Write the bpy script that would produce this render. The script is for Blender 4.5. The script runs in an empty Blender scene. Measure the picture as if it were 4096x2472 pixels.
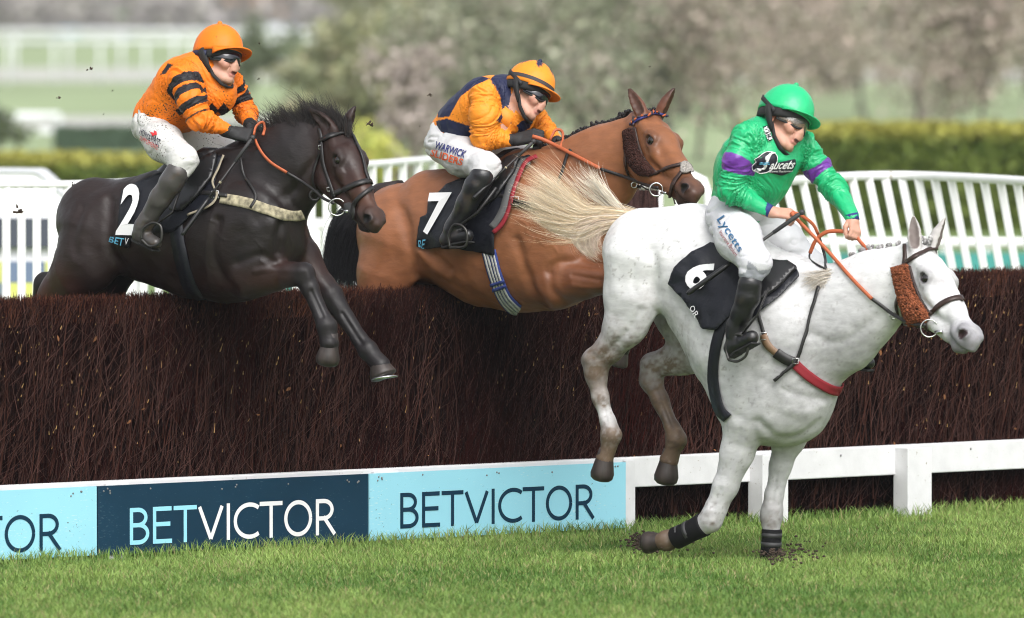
import bpy, bmesh, math, random
import numpy as np
from mathutils import Vector, Matrix, geometry
from mathutils.bvhtree import BVHTree

# ------------------------------------------------------------------ camera, sky, sun
SC = bpy.context.scene
COL = SC.collection
FPX, CX, CY = 40960.0, 2048.0, 1236.0          # focal length and centre in photograph pixels
CAMH, PITCH = 3.1, math.radians(1.938)
cam_d = bpy.data.cameras.new('camera')
cam = bpy.data.objects.new('camera', cam_d); COL.objects.link(cam); SC.camera = cam
cam.location = (0, 0, CAMH); cam.rotation_euler = (math.pi/2 - PITCH, 0, 0)
cam_d.lens = 360; cam_d.sensor_width = 36; cam_d.clip_start = 1; cam_d.clip_end = 6000
cam_d.dof.use_dof = True; cam_d.dof.focus_distance = 54.2; cam_d.dof.aperture_fstop = 3.3

W = bpy.data.worlds.new("World"); SC.world = W; W.use_nodes = True
nt = W.node_tree; nt.nodes.clear()
sky = nt.nodes.new('ShaderNodeTexSky'); sky.sky_type = 'NISHITA'; sky.sun_disc = False
SUN_EL, SUN_AZ = math.radians(48), math.radians(165)
sky.sun_elevation = SUN_EL; sky.sun_rotation = SUN_AZ; sky.air_density = 1.0; sky.dust_density = 4.0
hs = nt.nodes.new('ShaderNodeHueSaturation'); hs.inputs['Saturation'].default_value = 0.22
bg = nt.nodes.new('ShaderNodeBackground'); bg.inputs[1].default_value = 0.15
wo = nt.nodes.new('ShaderNodeOutputWorld')
nt.links.new(sky.outputs[0], hs.inputs['Color']); nt.links.new(hs.outputs[0], bg.inputs[0]); nt.links.new(bg.outputs[0], wo.inputs[0])
sun_d = bpy.data.lights.new('sun', 'SUN'); sun_d.energy = 1.15; sun_d.angle = math.radians(45); sun_d.color = (1, .985, .965)
sun = bpy.data.objects.new('sun', sun_d); COL.objects.link(sun); sun.location = (0, 20, 60)
sdir = Vector((math.sin(SUN_AZ)*math.cos(SUN_EL), math.cos(SUN_AZ)*math.cos(SUN_EL), math.sin(SUN_EL)))
sun.rotation_euler = sdir.to_track_quat('Z', 'Y').to_euler()
SC.view_settings.view_transform = 'Standard'; SC.view_settings.look = 'None'
SC.view_settings.exposure = 0.74; SC.view_settings.gamma = 1
SC.render.engine = 'CYCLES'
try:
    SC.cycles.use_denoising = True; SC.cycles.denoiser = 'OPENIMAGEDENOISE'
except Exception: pass
SC.cycles.filter_width = 1.05
SC.cycles.max_bounces = 6; SC.cycles.diffuse_bounces = 3; SC.cycles.transparent_max_bounces = 6
SC.render.resolution_x = 1024; SC.render.resolution_y = 618

# ------------------------------------------------------------------ projection helpers
CP, SP = math.cos(PITCH), math.sin(PITCH)
CAMP = np.array([0, 0, CAMH])
CAMAX = np.array([[1, 0, 0], [0, SP, CP], [0, -CP, SP]]).T      # columns: right, up, toward the camera
def ray(px, py):
    x = (px-CX)/FPX; y = (CY-py)/FPX
    return np.array([x, CP + y*SP, -SP + y*CP])
def at(px, py, Z):
    r = ray(px, py); return CAMP + r*(Z/r[1])
def ground(px, py, z=0.0):
    r = ray(px, py); return CAMP + r*((z-CAMH)/r[2])
def project(P):
    P = np.asarray(P, float) - CAMP
    x = P[..., 0]; y = P[..., 1]*SP + P[..., 2]*CP; d = P[..., 1]*CP - P[..., 2]*SP
    return np.stack([CX + FPX*x/d, CY - FPX*y/d], -1)

class Frame:
    """a body's own axes: forward, left (away from the camera), up; its origin lies on the ground"""
    def __init__(s, anchor, yaw_deg):
        a = math.radians(yaw_deg); s.rz = -a
        s.F = np.array([math.cos(a), -math.sin(a), 0]); s.Y = np.array([math.sin(a), math.cos(a), 0]); s.U = np.array([0, 0, 1.])
        s.O = np.array([anchor[0], anchor[1], 0.0]); s.M = np.stack([s.F, s.Y, s.U])      # rows
    def loc(s, P): return (np.asarray(P, float) - s.O) @ s.M.T
    def wor(s, p): return np.asarray(p, float) @ s.M + s.O
    def pt(s, px, py, l=0.0):
        r = ray(px, py); t = ((s.O - CAMP) @ s.Y - l) / (r @ s.Y)
        return s.loc(CAMP + r*t)
    def m(s, px):                              # pixels to metres at this body
        return px*(s.O[1])/FPX

# ------------------------------------------------------------------ scene bookkeeping
def link(o, parent=None):
    COL.objects.link(o)
    if parent is not None: o.parent = parent
    return o
def tag(o, label=None, cat=None, group=None, kind=None):
    if label: o['label'] = label
    if cat: o['category'] = cat
    if group: o['group'] = group
    if kind: o['kind'] = kind
    return o
def empty(name, loc=(0, 0, 0), rz=0.0, parent=None):
    o = bpy.data.objects.new(name, None); o.location = loc; o.rotation_euler = (0, 0, rz); o.empty_display_size = .1
    return link(o, parent)
def mesh_np(name, V, faces, mat, parent=None, cols=None, smooth=True, nper=None):
    """V (n,3); faces: int array (m,k) or list of such arrays"""
    me = bpy.data.meshes.new(name)
    V = np.ascontiguousarray(V, np.float32)
    fl = [np.asarray(f) for f in (faces if isinstance(faces, list) else [faces]) if len(f)]
    loops = np.concatenate([f.ravel() for f in fl]).astype(np.int32)
    tot = np.concatenate([np.full(len(f), f.shape[1]) for f in fl]).astype(np.int32)
    st = np.concatenate([[0], np.cumsum(tot)[:-1]]).astype(np.int32)
    me.vertices.add(len(V)); me.vertices.foreach_set('co', V.ravel())
    me.loops.add(len(loops)); me.loops.foreach_set('vertex_index', loops)
    me.polygons.add(len(tot)); me.polygons.foreach_set('loop_start', st); me.polygons.foreach_set('loop_total', tot)
    me.polygons.foreach_set('use_smooth', np.full(len(tot), bool(smooth)))
    if cols is not None:
        a = me.color_attributes.new('Col', 'FLOAT_COLOR', 'POINT')
        c = np.ones((len(V), 4), np.float32); c[:, :3] = cols; a.data.foreach_set('color', c.ravel())
    me.update(calc_edges=True); me.validate()
    if mat is not None: me.materials.append(mat)
    o = bpy.data.objects.new(name, me)
    return link(o, parent)
class MB:
    """collects simple solids into one mesh"""
    def __init__(s): s.v = []; s.f = {}; s.c = []; s.n = 0
    def add(s, V, F, col=None):
        V = np.asarray(V, float)
        for f in F: s.f.setdefault(len(f), []).append([i+s.n for i in f])
        s.v.append(V); s.n += len(V); s.c.append(np.tile(np.array(col if col is not None else (1, 1, 1.)), (len(V), 1)))
    def hexa(s, P, col=None):                   # 8 corners: bottom ring then top ring
        s.add(P, [(3, 2, 1, 0), (4, 5, 6, 7), (0, 1, 5, 4), (1, 2, 6, 5), (2, 3, 7, 6), (3, 0, 4, 7)], col)
    def box(s, c, h, col=None, ax=None):
        ax = np.eye(3) if ax is None else np.asarray(ax); c = np.asarray(c, float)
        sg = [(-1, -1, -1), (1, -1, -1), (1, 1, -1), (-1, 1, -1), (-1, -1, 1), (1, -1, 1), (1, 1, 1), (-1, 1, 1)]
        s.hexa([c + sum(ax[i]*h[i]*g[i] for i in range(3)) for g in sg], col)
    def tube(s, pts, rad, n=8, col=None, cap=True, flat=None):
        pts = np.asarray(pts, float); m = len(pts); rad = np.broadcast_to(np.asarray(rad, float), (m,))
        T = np.gradient(pts, axis=0); T /= np.linalg.norm(T, axis=1)[:, None] + 1e-9
        ref = np.array([0, 0, 1.]) if abs(T[0, 2]) < .9 else np.array([0, 1., 0])
        A = np.cross(T[0], ref); A /= np.linalg.norm(A); V = []
        for i in range(m):
            A = A - T[i]*(A @ T[i]); A /= np.linalg.norm(A) + 1e-9; B = np.cross(T[i], A)
            for j in range(n):
                th = 2*math.pi*j/n; fb = flat if flat else 1
                V.append(pts[i] + rad[i]*(A*math.cos(th)*fb + B*math.sin(th)))
        F = [(i*n+j, i*n+(j+1) % n, (i+1)*n+(j+1) % n, (i+1)*n+j) for i in range(m-1) for j in range(n)]
        if cap: F += [tuple(range(n-1, -1, -1)), tuple((m-1)*n+j for j in range(n))]
        s.add(V, F, col)
    def ball(s, c, r, col=None, n=10, m=6, ax=None):
        r = np.broadcast_to(np.asarray(r, float), (3,)); V = []; c = np.asarray(c, float); ax = np.eye(3) if ax is None else ax
        for i in range(m+1):
            ph = math.pi*i/m
            for j in range(n):
                th = 2*math.pi*j/n
                V.append(c + (np.array([math.sin(ph)*math.cos(th), math.sin(ph)*math.sin(th), math.cos(ph)])*r) @ ax)
        F = [(i*n+j, (i+1)*n+j, (i+1)*n+(j+1) % n, i*n+(j+1) % n) for i in range(m) for j in range(n)]
        s.add(V, F, col)
    def build(s, name, mat, parent=None, smooth=True, frame=None):
        V = np.concatenate(s.v)
        if frame is not None: V = frame.loc(V)
        return mesh_np(name, V, [np.array(x) for x in s.f.values()], mat, parent, np.concatenate(s.c), smooth)

# ------------------------------------------------------------------ materials
def material(name, col=(.5, .5, .5), rough=.6, attr=False, spec=.5, bump=0, bscale=40, bdist=.004, var=0, vscale=6, metal=0, sheen=0, stretch=None, trans=0, detail=4):
    m = bpy.data.materials.new(name); m.use_nodes = True; n = m.node_tree; b = n.nodes['Principled BSDF']
    b.inputs['Roughness'].default_value = rough; b.inputs['Specular IOR Level'].default_value = spec; b.inputs['Metallic'].default_value = metal
    if sheen: b.inputs['Sheen Weight'].default_value = sheen
    tc = n.nodes.new('ShaderNodeTexCoord'); src = None
    vec = tc.outputs['Object']
    if stretch:
        mp = n.nodes.new('ShaderNodeMapping'); mp.inputs['Scale'].default_value = stretch; n.links.new(vec, mp.inputs[0]); vec = mp.outputs[0]
    if attr:
        a = n.nodes.new('ShaderNodeAttribute'); a.attribute_name = 'Col'; src = a.outputs['Color']
    else:
        r = n.nodes.new('ShaderNodeRGB'); r.outputs[0].default_value = (*col, 1); src = r.outputs[0]
    if var:
        nz = n.nodes.new('ShaderNodeTexNoise'); nz.inputs['Scale'].default_value = vscale; nz.inputs['Detail'].default_value = 6; n.links.new(vec, nz.inputs['Vector'])
        mr = n.nodes.new('ShaderNodeMapRange'); mr.inputs[1].default_value = .3; mr.inputs[2].default_value = .7; mr.inputs[3].default_value = 1-var; mr.inputs[4].default_value = 1+var
        n.links.new(nz.outputs[0], mr.inputs[0])
        mx = n.nodes.new('ShaderNodeVectorMath'); mx.operation = 'SCALE'; n.links.new(src, mx.inputs[0]); n.links.new(mr.outputs[0], mx.inputs['Scale']); src = mx.outputs[0]
    n.links.new(src, b.inputs['Base Color'])
    if bump:
        nz = n.nodes.new('ShaderNodeTexNoise'); nz.inputs['Scale'].default_value = bscale; nz.inputs['Detail'].default_value = detail; n.links.new(vec, nz.inputs['Vector'])
        bp = n.nodes.new('ShaderNodeBump'); bp.inputs['Strength'].default_value = bump; bp.inputs['Distance'].default_value = bdist
        n.links.new(nz.outputs[0], bp.inputs['Height']); n.links.new(bp.outputs[0], b.inputs['Normal'])
    if trans:
        b.inputs['Subsurface Weight'].default_value = trans
    return m

def specks(m, col, scale, thr, soft=.04, mask=3.0, mw=.35, stretch=(1, 1, 1)):
    """splashes and scuffs of another colour on a material"""
    n = m.node_tree; b = n.nodes['Principled BSDF']; src = b.inputs['Base Color'].links[0].from_socket
    tc = n.nodes.new('ShaderNodeTexCoord'); mp = n.nodes.new('ShaderNodeMapping'); mp.inputs['Scale'].default_value = stretch; n.links.new(tc.outputs['Object'], mp.inputs[0])
    z = n.nodes.new('ShaderNodeTexNoise'); z.inputs['Scale'].default_value = scale; z.inputs['Detail'].default_value = 4; n.links.new(mp.outputs[0], z.inputs['Vector'])
    z2 = n.nodes.new('ShaderNodeTexNoise'); z2.inputs['Scale'].default_value = mask; n.links.new(tc.outputs['Object'], z2.inputs['Vector'])
    ad = n.nodes.new('ShaderNodeMath'); ad.operation = 'MULTIPLY_ADD'; ad.inputs[1].default_value = mw; n.links.new(z2.outputs[0], ad.inputs[0]); n.links.new(z.outputs[0], ad.inputs[2])
    mr = n.nodes.new('ShaderNodeMapRange'); mr.inputs[1].default_value = thr; mr.inputs[2].default_value = thr+soft; n.links.new(ad.outputs[0], mr.inputs[0])
    mx = n.nodes.new('ShaderNodeMix'); mx.data_type = 'RGBA'; mx.inputs['B'].default_value = (*col, 1); n.links.new(mr.outputs[0], mx.inputs['Factor']); n.links.new(src, mx.inputs['A']); n.links.new(mx.outputs['Result'], b.inputs['Base Color'])
# ------------------------------------------------------------------ implicit bodies
class SDF:
    def __init__(s): s.P = []
    def cone(s, a, b, ra, rb, k=.03, col=(1, 1, 1), ratio=(1, 1, 1), xf=None, sub=False):
        s.P.append(dict(a=np.asarray(a, float), b=np.asarray(b, float), ra=ra, rb=rb, k=k, col=np.asarray(col, float), q=np.asarray(ratio, float), xf=xf, sub=sub))
    def ball(s, c, r, **kw): s.cone(c, np.asarray(c, float)+1e-5, r, r, **kw)
    def chain(s, pts, k=.03, col=(1, 1, 1), **kw):
        """pts: (point, r, ratio_y)"""
        for i in range(len(pts)-1):
            a, b = pts[i], pts[i+1]; rt = (a[2]+b[2])/2 if len(a) > 2 else 1
            c = a[3] if len(a) > 3 else col
            s.cone(a[0], b[0], a[1], b[1], k, c, (1, rt, 1), **kw)
    @staticmethod
    def dist(p, X):
        q = p['q']; a = p['a']; b = p['b']; sc = 1.0
        if p['xf'] is not None:
            A, t, sc = p['xf']; X = ((X - t) @ A)/sc
        c = (a+b)/2
        d = (X - c)/q.astype(X.dtype); ea = ((a-c)/q).astype(X.dtype); eb = ((b-c)/q).astype(X.dtype); e = eb-ea; L = float(e @ e)
        d = d - ea
        h = np.clip((d @ e)/(L+1e-12), 0, 1)
        dx = d - h[..., None]*e
        return (np.sqrt((dx*dx).sum(-1)) - (p['ra'] + (p['rb']-p['ra'])*h))*(sc*min(1.0, q.min()))
    def bounds(s, p):
        a, b = p['a'], p['b']; r = max(p['ra'], p['rb'])*p['q'].max(); sc = 1
        if p['xf'] is not None:
            A, t, sc = p['xf']; a = A @ a*sc + t; b = A @ b*sc + t
        return np.minimum(a, b) - r*sc, np.maximum(a, b) + r*sc
    def mesh(s, vs, smooth=2, inflate=0.0):
        lo = np.min([s.bounds(p)[0] for p in s.P if not p['sub']], 0) - 4*vs - inflate
        hi = np.max([s.bounds(p)[1] for p in s.P if not p['sub']], 0) + 4*vs + inflate
        n = np.ceil((hi-lo)/vs).astype(int)+1
        G = np.full(n, .5, np.float32); ax = [(lo[i] + vs*np.arange(n[i])).astype(np.float32) for i in range(3)]
        for p in s.P:
            bl, bh = s.bounds(p); pad = p['k'] + 3*vs + inflate
            i0 = np.clip(((bl-pad-lo)/vs).astype(int), 0, n); i1 = np.clip(((bh+pad-lo)/vs).astype(int)+2, 0, n)
            if (i1 <= i0).any(): continue
            X = np.stack(np.meshgrid(*[ax[i][i0[i]:i1[i]] for i in range(3)], indexing='ij'), -1)
            d2 = s.dist(p, X).astype(np.float32) - (0 if p['sub'] else inflate); sl = tuple(slice(i0[i], i1[i]) for i in range(3)); d1 = G[sl]; k = p['k']
            if p['sub']:
                d2 = -d2; h = np.clip(.5 - .5*(d2-d1)/k, 0, 1); G[sl] = d2 + (d1-d2)*h + k*h*(1-h)
            else:
                h = np.clip(.5 + .5*(d2-d1)/k, 0, 1); G[sl] = d2 + (d1-d2)*h - k*h*(1-h)
                # (h weights the old field: smooth minimum)
        V, Q = surface_nets(G, lo, vs)
        if smooth: V = relax(V, Q, smooth)
        return V, Q
    def colour(s, V, sigma=.012):
        D = np.stack([s.dist(p, V.astype(np.float32)) for p in s.P if not p['sub']], 1)
        w = np.exp(-(D - D.min(1)[:, None])/sigma); w /= w.sum(1)[:, None]
        C = w @ np.array([p['col'] for p in s.P if not p['sub']])
        for p in s.P:                                     # hollows keep their own colour
            if p['sub']: C += np.clip(1.6 - s.dist(p, V.astype(np.float32))/.004, 0, 1)[:, None]*(p['col'] - C)
        return C

def surface_nets(G, lo, vs):
    n = np.array(G.shape); ins = G < 0
    S = [slice(0, -1), slice(1, None)]
    cnt = sum(ins[S[i], S[j], S[k]].astype(np.int8) for i in (0, 1) for j in (0, 1) for k in (0, 1))
    mask = (cnt > 0) & (cnt < 8); idx = np.argwhere(mask)
    acc = np.zeros((len(idx), 3), np.float32); num = np.zeros(len(idx), np.float32)
    cs = [(i, j, k) for i in (0, 1) for j in (0, 1) for k in (0, 1)]
    for a in cs:
        for ax in range(3):
            if a[ax]: continue
            b = list(a); b[ax] = 1
            f0 = G[idx[:, 0]+a[0], idx[:, 1]+a[1], idx[:, 2]+a[2]]; f1 = G[idx[:, 0]+b[0], idx[:, 1]+b[1], idx[:, 2]+b[2]]
            c = (f0 < 0) != (f1 < 0); t = np.where(c, f0/np.where(c, f0-f1, 1), 0)
            pos = np.tile(np.array(a, np.float32), (len(idx), 1)); pos[:, ax] = t
            acc += pos*c[:, None]; num += c
    V = (idx + acc/num[:, None])*vs + lo
    vid = np.full(mask.shape, -1, np.int64); vid[mask] = np.arange(len(idx)); Q = []
    for ax in range(3):
        o = [x for x in range(3) if x != ax]
        A = [slice(None)]*3; B = [slice(None)]*3; A[ax] = slice(0, -1); B[ax] = slice(1, None)
        d = ins[tuple(A)] != ins[tuple(B)]; e = np.argwhere(d)
        e = e[(e[:, o[0]] > 0) & (e[:, o[1]] > 0) & (e[:, o[0]] < n[o[0]]-1) & (e[:, o[1]] < n[o[1]]-1)]
        def g(u, v):
            q = e.copy(); q[:, o[0]] -= u; q[:, o[1]] -= v; return vid[q[:, 0], q[:, 1], q[:, 2]]
        q = np.stack([g(1, 1), g(0, 1), g(0, 0), g(1, 0)], 1)
        flip = ins[e[:, 0], e[:, 1], e[:, 2]]
        if ax == 1: flip = ~flip
        q[~flip] = q[~flip][:, ::-1]; Q.append(q)
    return V, np.concatenate(Q)
def relax(V, Q, it, lam=.5):
    E = np.concatenate([Q[:, [0, 1]], Q[:, [1, 2]], Q[:, [2, 3]], Q[:, [3, 0]]]); n = len(V)
    I = np.concatenate([E[:, 0], E[:, 1]]); J = np.concatenate([E[:, 1], E[:, 0]]); deg = np.bincount(I, minlength=n)[:, None]
    for _ in range(it):
        for f in (lam, -lam*.9):
            A = np.stack([np.bincount(I, V[J, k], minlength=n) for k in range(3)], 1)/np.maximum(deg, 1); V = V + f*(A-V)
    return V
def hnoise(P, scale, seed=0, oct=3):
    """smooth value noise, -1..1, at points (n,3)"""
    out = np.zeros(len(P)); amp = 1; tot = 0
    for o in range(oct):
        X = P*scale*(2**o) + seed*17.13 + o*5.7; i = np.floor(X).astype(np.int64); f = X - i; f = f*f*(3-2*f); r = 0
        for a in (0, 1):
            for b in (0, 1):
                for c in (0, 1):
                    h = ((i[:, 0]+a)*374761393 + (i[:, 1]+b)*668265263 + (i[:, 2]+c)*2147483647 + seed*1013) & 0x7fffffff
                    h = (h ^ (h >> 13))*1274126177 & 0x7fffffff; h = ((h ^ (h >> 16)) & 0xffff)/32767.5 - 1
                    r = r + h*np.where(a, f[:, 0], 1-f[:, 0])*np.where(b, f[:, 1], 1-f[:, 1])*np.where(c, f[:, 2], 1-f[:, 2])
        out += r*amp; tot += amp; amp *= .5
    return out/tot
def vnormals(V, Q):
    N = np.zeros_like(V); fn = np.cross(V[Q[:, 2]]-V[Q[:, 0]], V[Q[:, 3]]-V[Q[:, 1]])
    for k in range(4):
        for c in range(3): N[:, c] += np.bincount(Q[:, k], fn[:, c], minlength=len(V))
    return N/(np.linalg.norm(N, axis=1)[:, None]+1e-12)

# ------------------------------------------------------------------ pose fitting (which way a head points)
def rotvec(w):
    th = np.linalg.norm(w)
    if th < 1e-9: return np.eye(3)
    k = w/th; K = np.array([[0, -k[2], k[1]], [k[2], 0, -k[0]], [-k[1], k[0], 0]])
    return np.eye(3) + math.sin(th)*K + (1-math.cos(th))*K @ K
def fit_pose(canon, px, x0, z0, s0, fixed_s=None):
    C = np.asarray(canon, float); T = np.asarray(px, float).copy(); T[:, 1] *= -1
    x = np.array(x0, float); x /= np.linalg.norm(x); z = np.array(z0, float); z -= x*(z @ x); z /= np.linalg.norm(z); R = np.stack([x, np.cross(z, x), z], 1)
    p = np.zeros(6); p[3] = math.log(s0); p[4:] = T.mean(0) - s0*(C @ R.T)[:, :2].mean(0)
    def res(p):
        return ((math.exp(p[3])*(C @ (rotvec(p[:3]) @ R).T)[:, :2] + p[4:]) - T).ravel()
    lam = 1e-2; scale = np.array([1, 1, 1, 1, 100, 100.])
    for _ in range(120):
        r = res(p); J = np.stack([(res(p + np.eye(6)[i]*1e-4*scale[i]) - r)/(1e-4*scale[i]) for i in range(6)], 1)
        A = J.T @ J; st = np.linalg.solve(A + lam*np.diag(np.diag(A)+1e-9), -J.T @ r)
        if fixed_s: st[3] = 0
        if (res(p+st)**2).sum() < (r**2).sum(): p = p+st; lam = max(lam*.5, 1e-7)
        else: lam *= 3
    e = res(p).reshape(-1, 2); e[:, 1] *= -1
    return rotvec(p[:3]) @ R, math.exp(p[3]), p[4:]*np.array([1, -1]), e
def head_xf(fr, R, s, t, l):
    """canonical head coords to body coords: (A, origin, scale)"""
    O = fr.pt(t[0], t[1], l); Zw = fr.wor(O)[1]
    A = fr.M @ CAMAX @ R                              # canonical axes in body axes (columns)
    return (A, O, s*Zw/FPX)
def hx(xf, p): A, O, sc = xf; return np.asarray(p, float) @ A.T*sc + O
# note: SDF.dist uses (X-t)@A/sc, which inverts hx for an orthonormal A

# ------------------------------------------------------------------ laying things on a surface
def bvh_of(V, Q, fr):
    return BVHTree.FromPolygons([Vector(v) for v in fr.wor(V)], [tuple(int(i) for i in q) for q in Q])
def lay(bv, px, py, off, Zg=None, both=False):
    r = ray(px, py); d = Vector(r).normalized(); h = bv.ray_cast(Vector(CAMP), d)
    if h[0] is None:
        q = min((bv.find_nearest(Vector(at(px, py, Z))) for Z in np.arange(51, 58.01, .25)), key=lambda t: t[3])
        for _ in range(4): q = bv.find_nearest(Vector(at(px, py, q[0].y)))     # slide along the viewing ray to the closest point
        h = q
    n = h[1]
    if n.dot(d) > 0: n = -n
    return np.array(h[0] + n*off), np.array(n)
def resample(P, step, closed=False):
    P = np.asarray(P, float)
    if closed: P = np.vstack([P, P[:1]])
    d = np.r_[0, np.cumsum(np.linalg.norm(np.diff(P[:, :2], axis=0), axis=1))]; n = max(2, int(d[-1]/step)+1); t = np.linspace(0, d[-1], n)
    Q = np.stack([np.interp(t, d, P[:, k]) for k in range(P.shape[1])], 1)
    return Q[:-1] if closed else Q
def smooth_path(P, step):
    """Catmull-Rom through the points"""
    P = np.asarray(P, float); E = np.vstack([2*P[0]-P[1], P, 2*P[-1]-P[-2]]); out = []
    for i in range(1, len(E)-2):
        n = max(2, int(np.linalg.norm(E[i+1][:2]-E[i][:2])/step)+1)
        for t in np.linspace(0, 1, n, endpoint=False):
            a, b, c, d = E[i-1], E[i], E[i+1], E[i+2]
            out.append(.5*((2*b) + (-a+c)*t + (2*a-5*b+4*c-d)*t*t + (-a+3*b-3*c+d)*t**3))
    out.append(P[-1]); return np.array(out)
def patch(name, poly, bv, fr, mat, parent, off=.004, step=14, thick=.004, wav=0, seed=0, holes=(), round_=False, Zg=None):
    """a piece of cloth or leather cut to an outline and laid on the surface it rests on"""
    poly = smooth_path(np.vstack([poly, poly[:1]]), step)[:-1] if round_ else resample(poly, step, True)
    vs = [Vector(p) for p in poly]; fc = [list(range(len(vs)))]
    for h in holes:
        h = resample(h, step, True); fc.append(list(range(len(vs), len(vs)+len(h)))); vs += [Vector(p) for p in h]
    lo, hi = poly.min(0), poly.max(0)
    for x in np.arange(lo[0]+step*.5, hi[0], step):
        for y in np.arange(lo[1]+step*.5, hi[1], step):
            j = random.Random(int(x*7+y*13)).uniform(-.2, .2)*step
            vs.append(Vector((x+j, y-j)))
    r = geometry.delaunay_2d_cdt(vs, [], fc, 3 if holes else 1, 1e-3)
    P = np.array([[v[0], v[1]] for v in r[0]]); TF = [list(f) for f in r[2]]; lab = list(range(len(P)))
    def fnd(i):
        while lab[i] != i: lab[i] = lab[lab[i]]; i = lab[i]
        return i
    for f in TF:
        for j in f[1:]: lab[fnd(j)] = fnd(f[0])
    cnt = {}
    for f in TF: cnt[fnd(f[0])] = cnt.get(fnd(f[0]), 0) + 1
    big = max(cnt, key=cnt.get); TF = [f for f in TF if fnd(f[0]) == big]; used = sorted({i for f in TF for i in f}); mp = {i: k for k, i in enumerate(used)}; P = P[used]; TF = [[mp[i] for i in f] for f in TF]
    W3 = []; 
    for i, p in enumerate(P):
        w = off
        if wav: w += wav*(.25+1.1*(1-abs(hnoise(np.array([[p[0]/75, p[1]/75, seed]]), 1, seed, 2)[0])*1.6)**2*.6)
        W3.append(lay(bv, p[0], p[1], w, Zg)[0])
    V = fr.loc(np.array(W3)) if fr else np.array(W3)
    o = mesh_np(name, V, np.array([f[::-1] for f in TF]), mat, parent)
    if thick:
        md = o.modifiers.new('thick', 'SOLIDIFY'); md.thickness = thick; md.offset = 0
    return o
def strap(name, path, width, bv, fr, mat, parent, off=.005, thick=.006, step=12, smooth=True, Zg=None, nw=3):
    path = smooth_path(path, step) if smooth else resample(path, step)
    wd = np.broadcast_to(np.asarray(width, float), (len(path),)) if np.ndim(width) == 0 else np.interp(np.linspace(0, 1, len(path)), np.linspace(0, 1, len(width)), width)
    T = np.gradient(path[:, :2], axis=0); T /= np.linalg.norm(T, axis=1)[:, None]; N = np.stack([-T[:, 1], T[:, 0]], 1); V = []
    for i in range(len(path)):
        for j in range(nw):
            q = path[i, :2] + N[i]*wd[i]*(j/(nw-1)-.5); V.append(lay(bv, q[0], q[1], off, Zg)[0])
    V = np.array(V); V = fr.loc(V) if fr else V
    F = np.array([[i*nw+j, (i+1)*nw+j, (i+1)*nw+j+1, i*nw+j+1] for i in range(len(path)-1) for j in range(nw-1)])
    o = mesh_np(name, V, F, mat, parent); md = o.modifiers.new('thick', 'SOLIDIFY'); md.thickness = thick; md.offset = 0
    return o
def text_shape(body, bold=0.0, align='LEFT', shear=0.0, space=1.0):
    cu = bpy.data.curves.new('t', 'FONT'); cu.body = body; cu.size = 1; cu.offset = bold; cu.shear = shear; cu.space_character = space; cu.resolution_u = 4; cu.align_x = align
    o = bpy.data.objects.new('t', cu); COL.objects.link(o); dg = bpy.context.evaluated_depsgraph_get()
    me = bpy.data.meshes.new_from_object(o.evaluated_get(dg)); bm = bmesh.new(); bm.from_mesh(me); bmesh.ops.triangulate(bm, faces=bm.faces[:])
    V = np.array([v.co[:2] for v in bm.verts]); F = np.array([[v.index for v in f.verts] for f in bm.faces]); bm.free()
    bpy.data.objects.remove(o); bpy.data.curves.remove(cu); bpy.data.meshes.remove(me)
    lo, hi = V.min(0), V.max(0); return (V-lo)/(hi-lo), F
def text_on(name, body, quad, bv, fr, mat, parent, off=.006, bold=0.0, shear=0.0, Zg=None):
    """lettering sewn on a surface; quad = pixel of bottom-left, bottom-right, top-right, top-left"""
    V, F = text_shape(body, bold, shear=shear); q = np.asarray(quad, float); u, v = V[:, :1], V[:, 1:]
    P = q[0]*(1-u)*(1-v) + q[1]*u*(1-v) + q[2]*u*v + q[3]*(1-u)*v
    X = np.array([lay(bv, p[0], p[1], off, Zg)[0] for p in P]); X = fr.loc(X) if fr else X
    return mesh_np(name, X, F, mat, parent, smooth=False)
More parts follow.
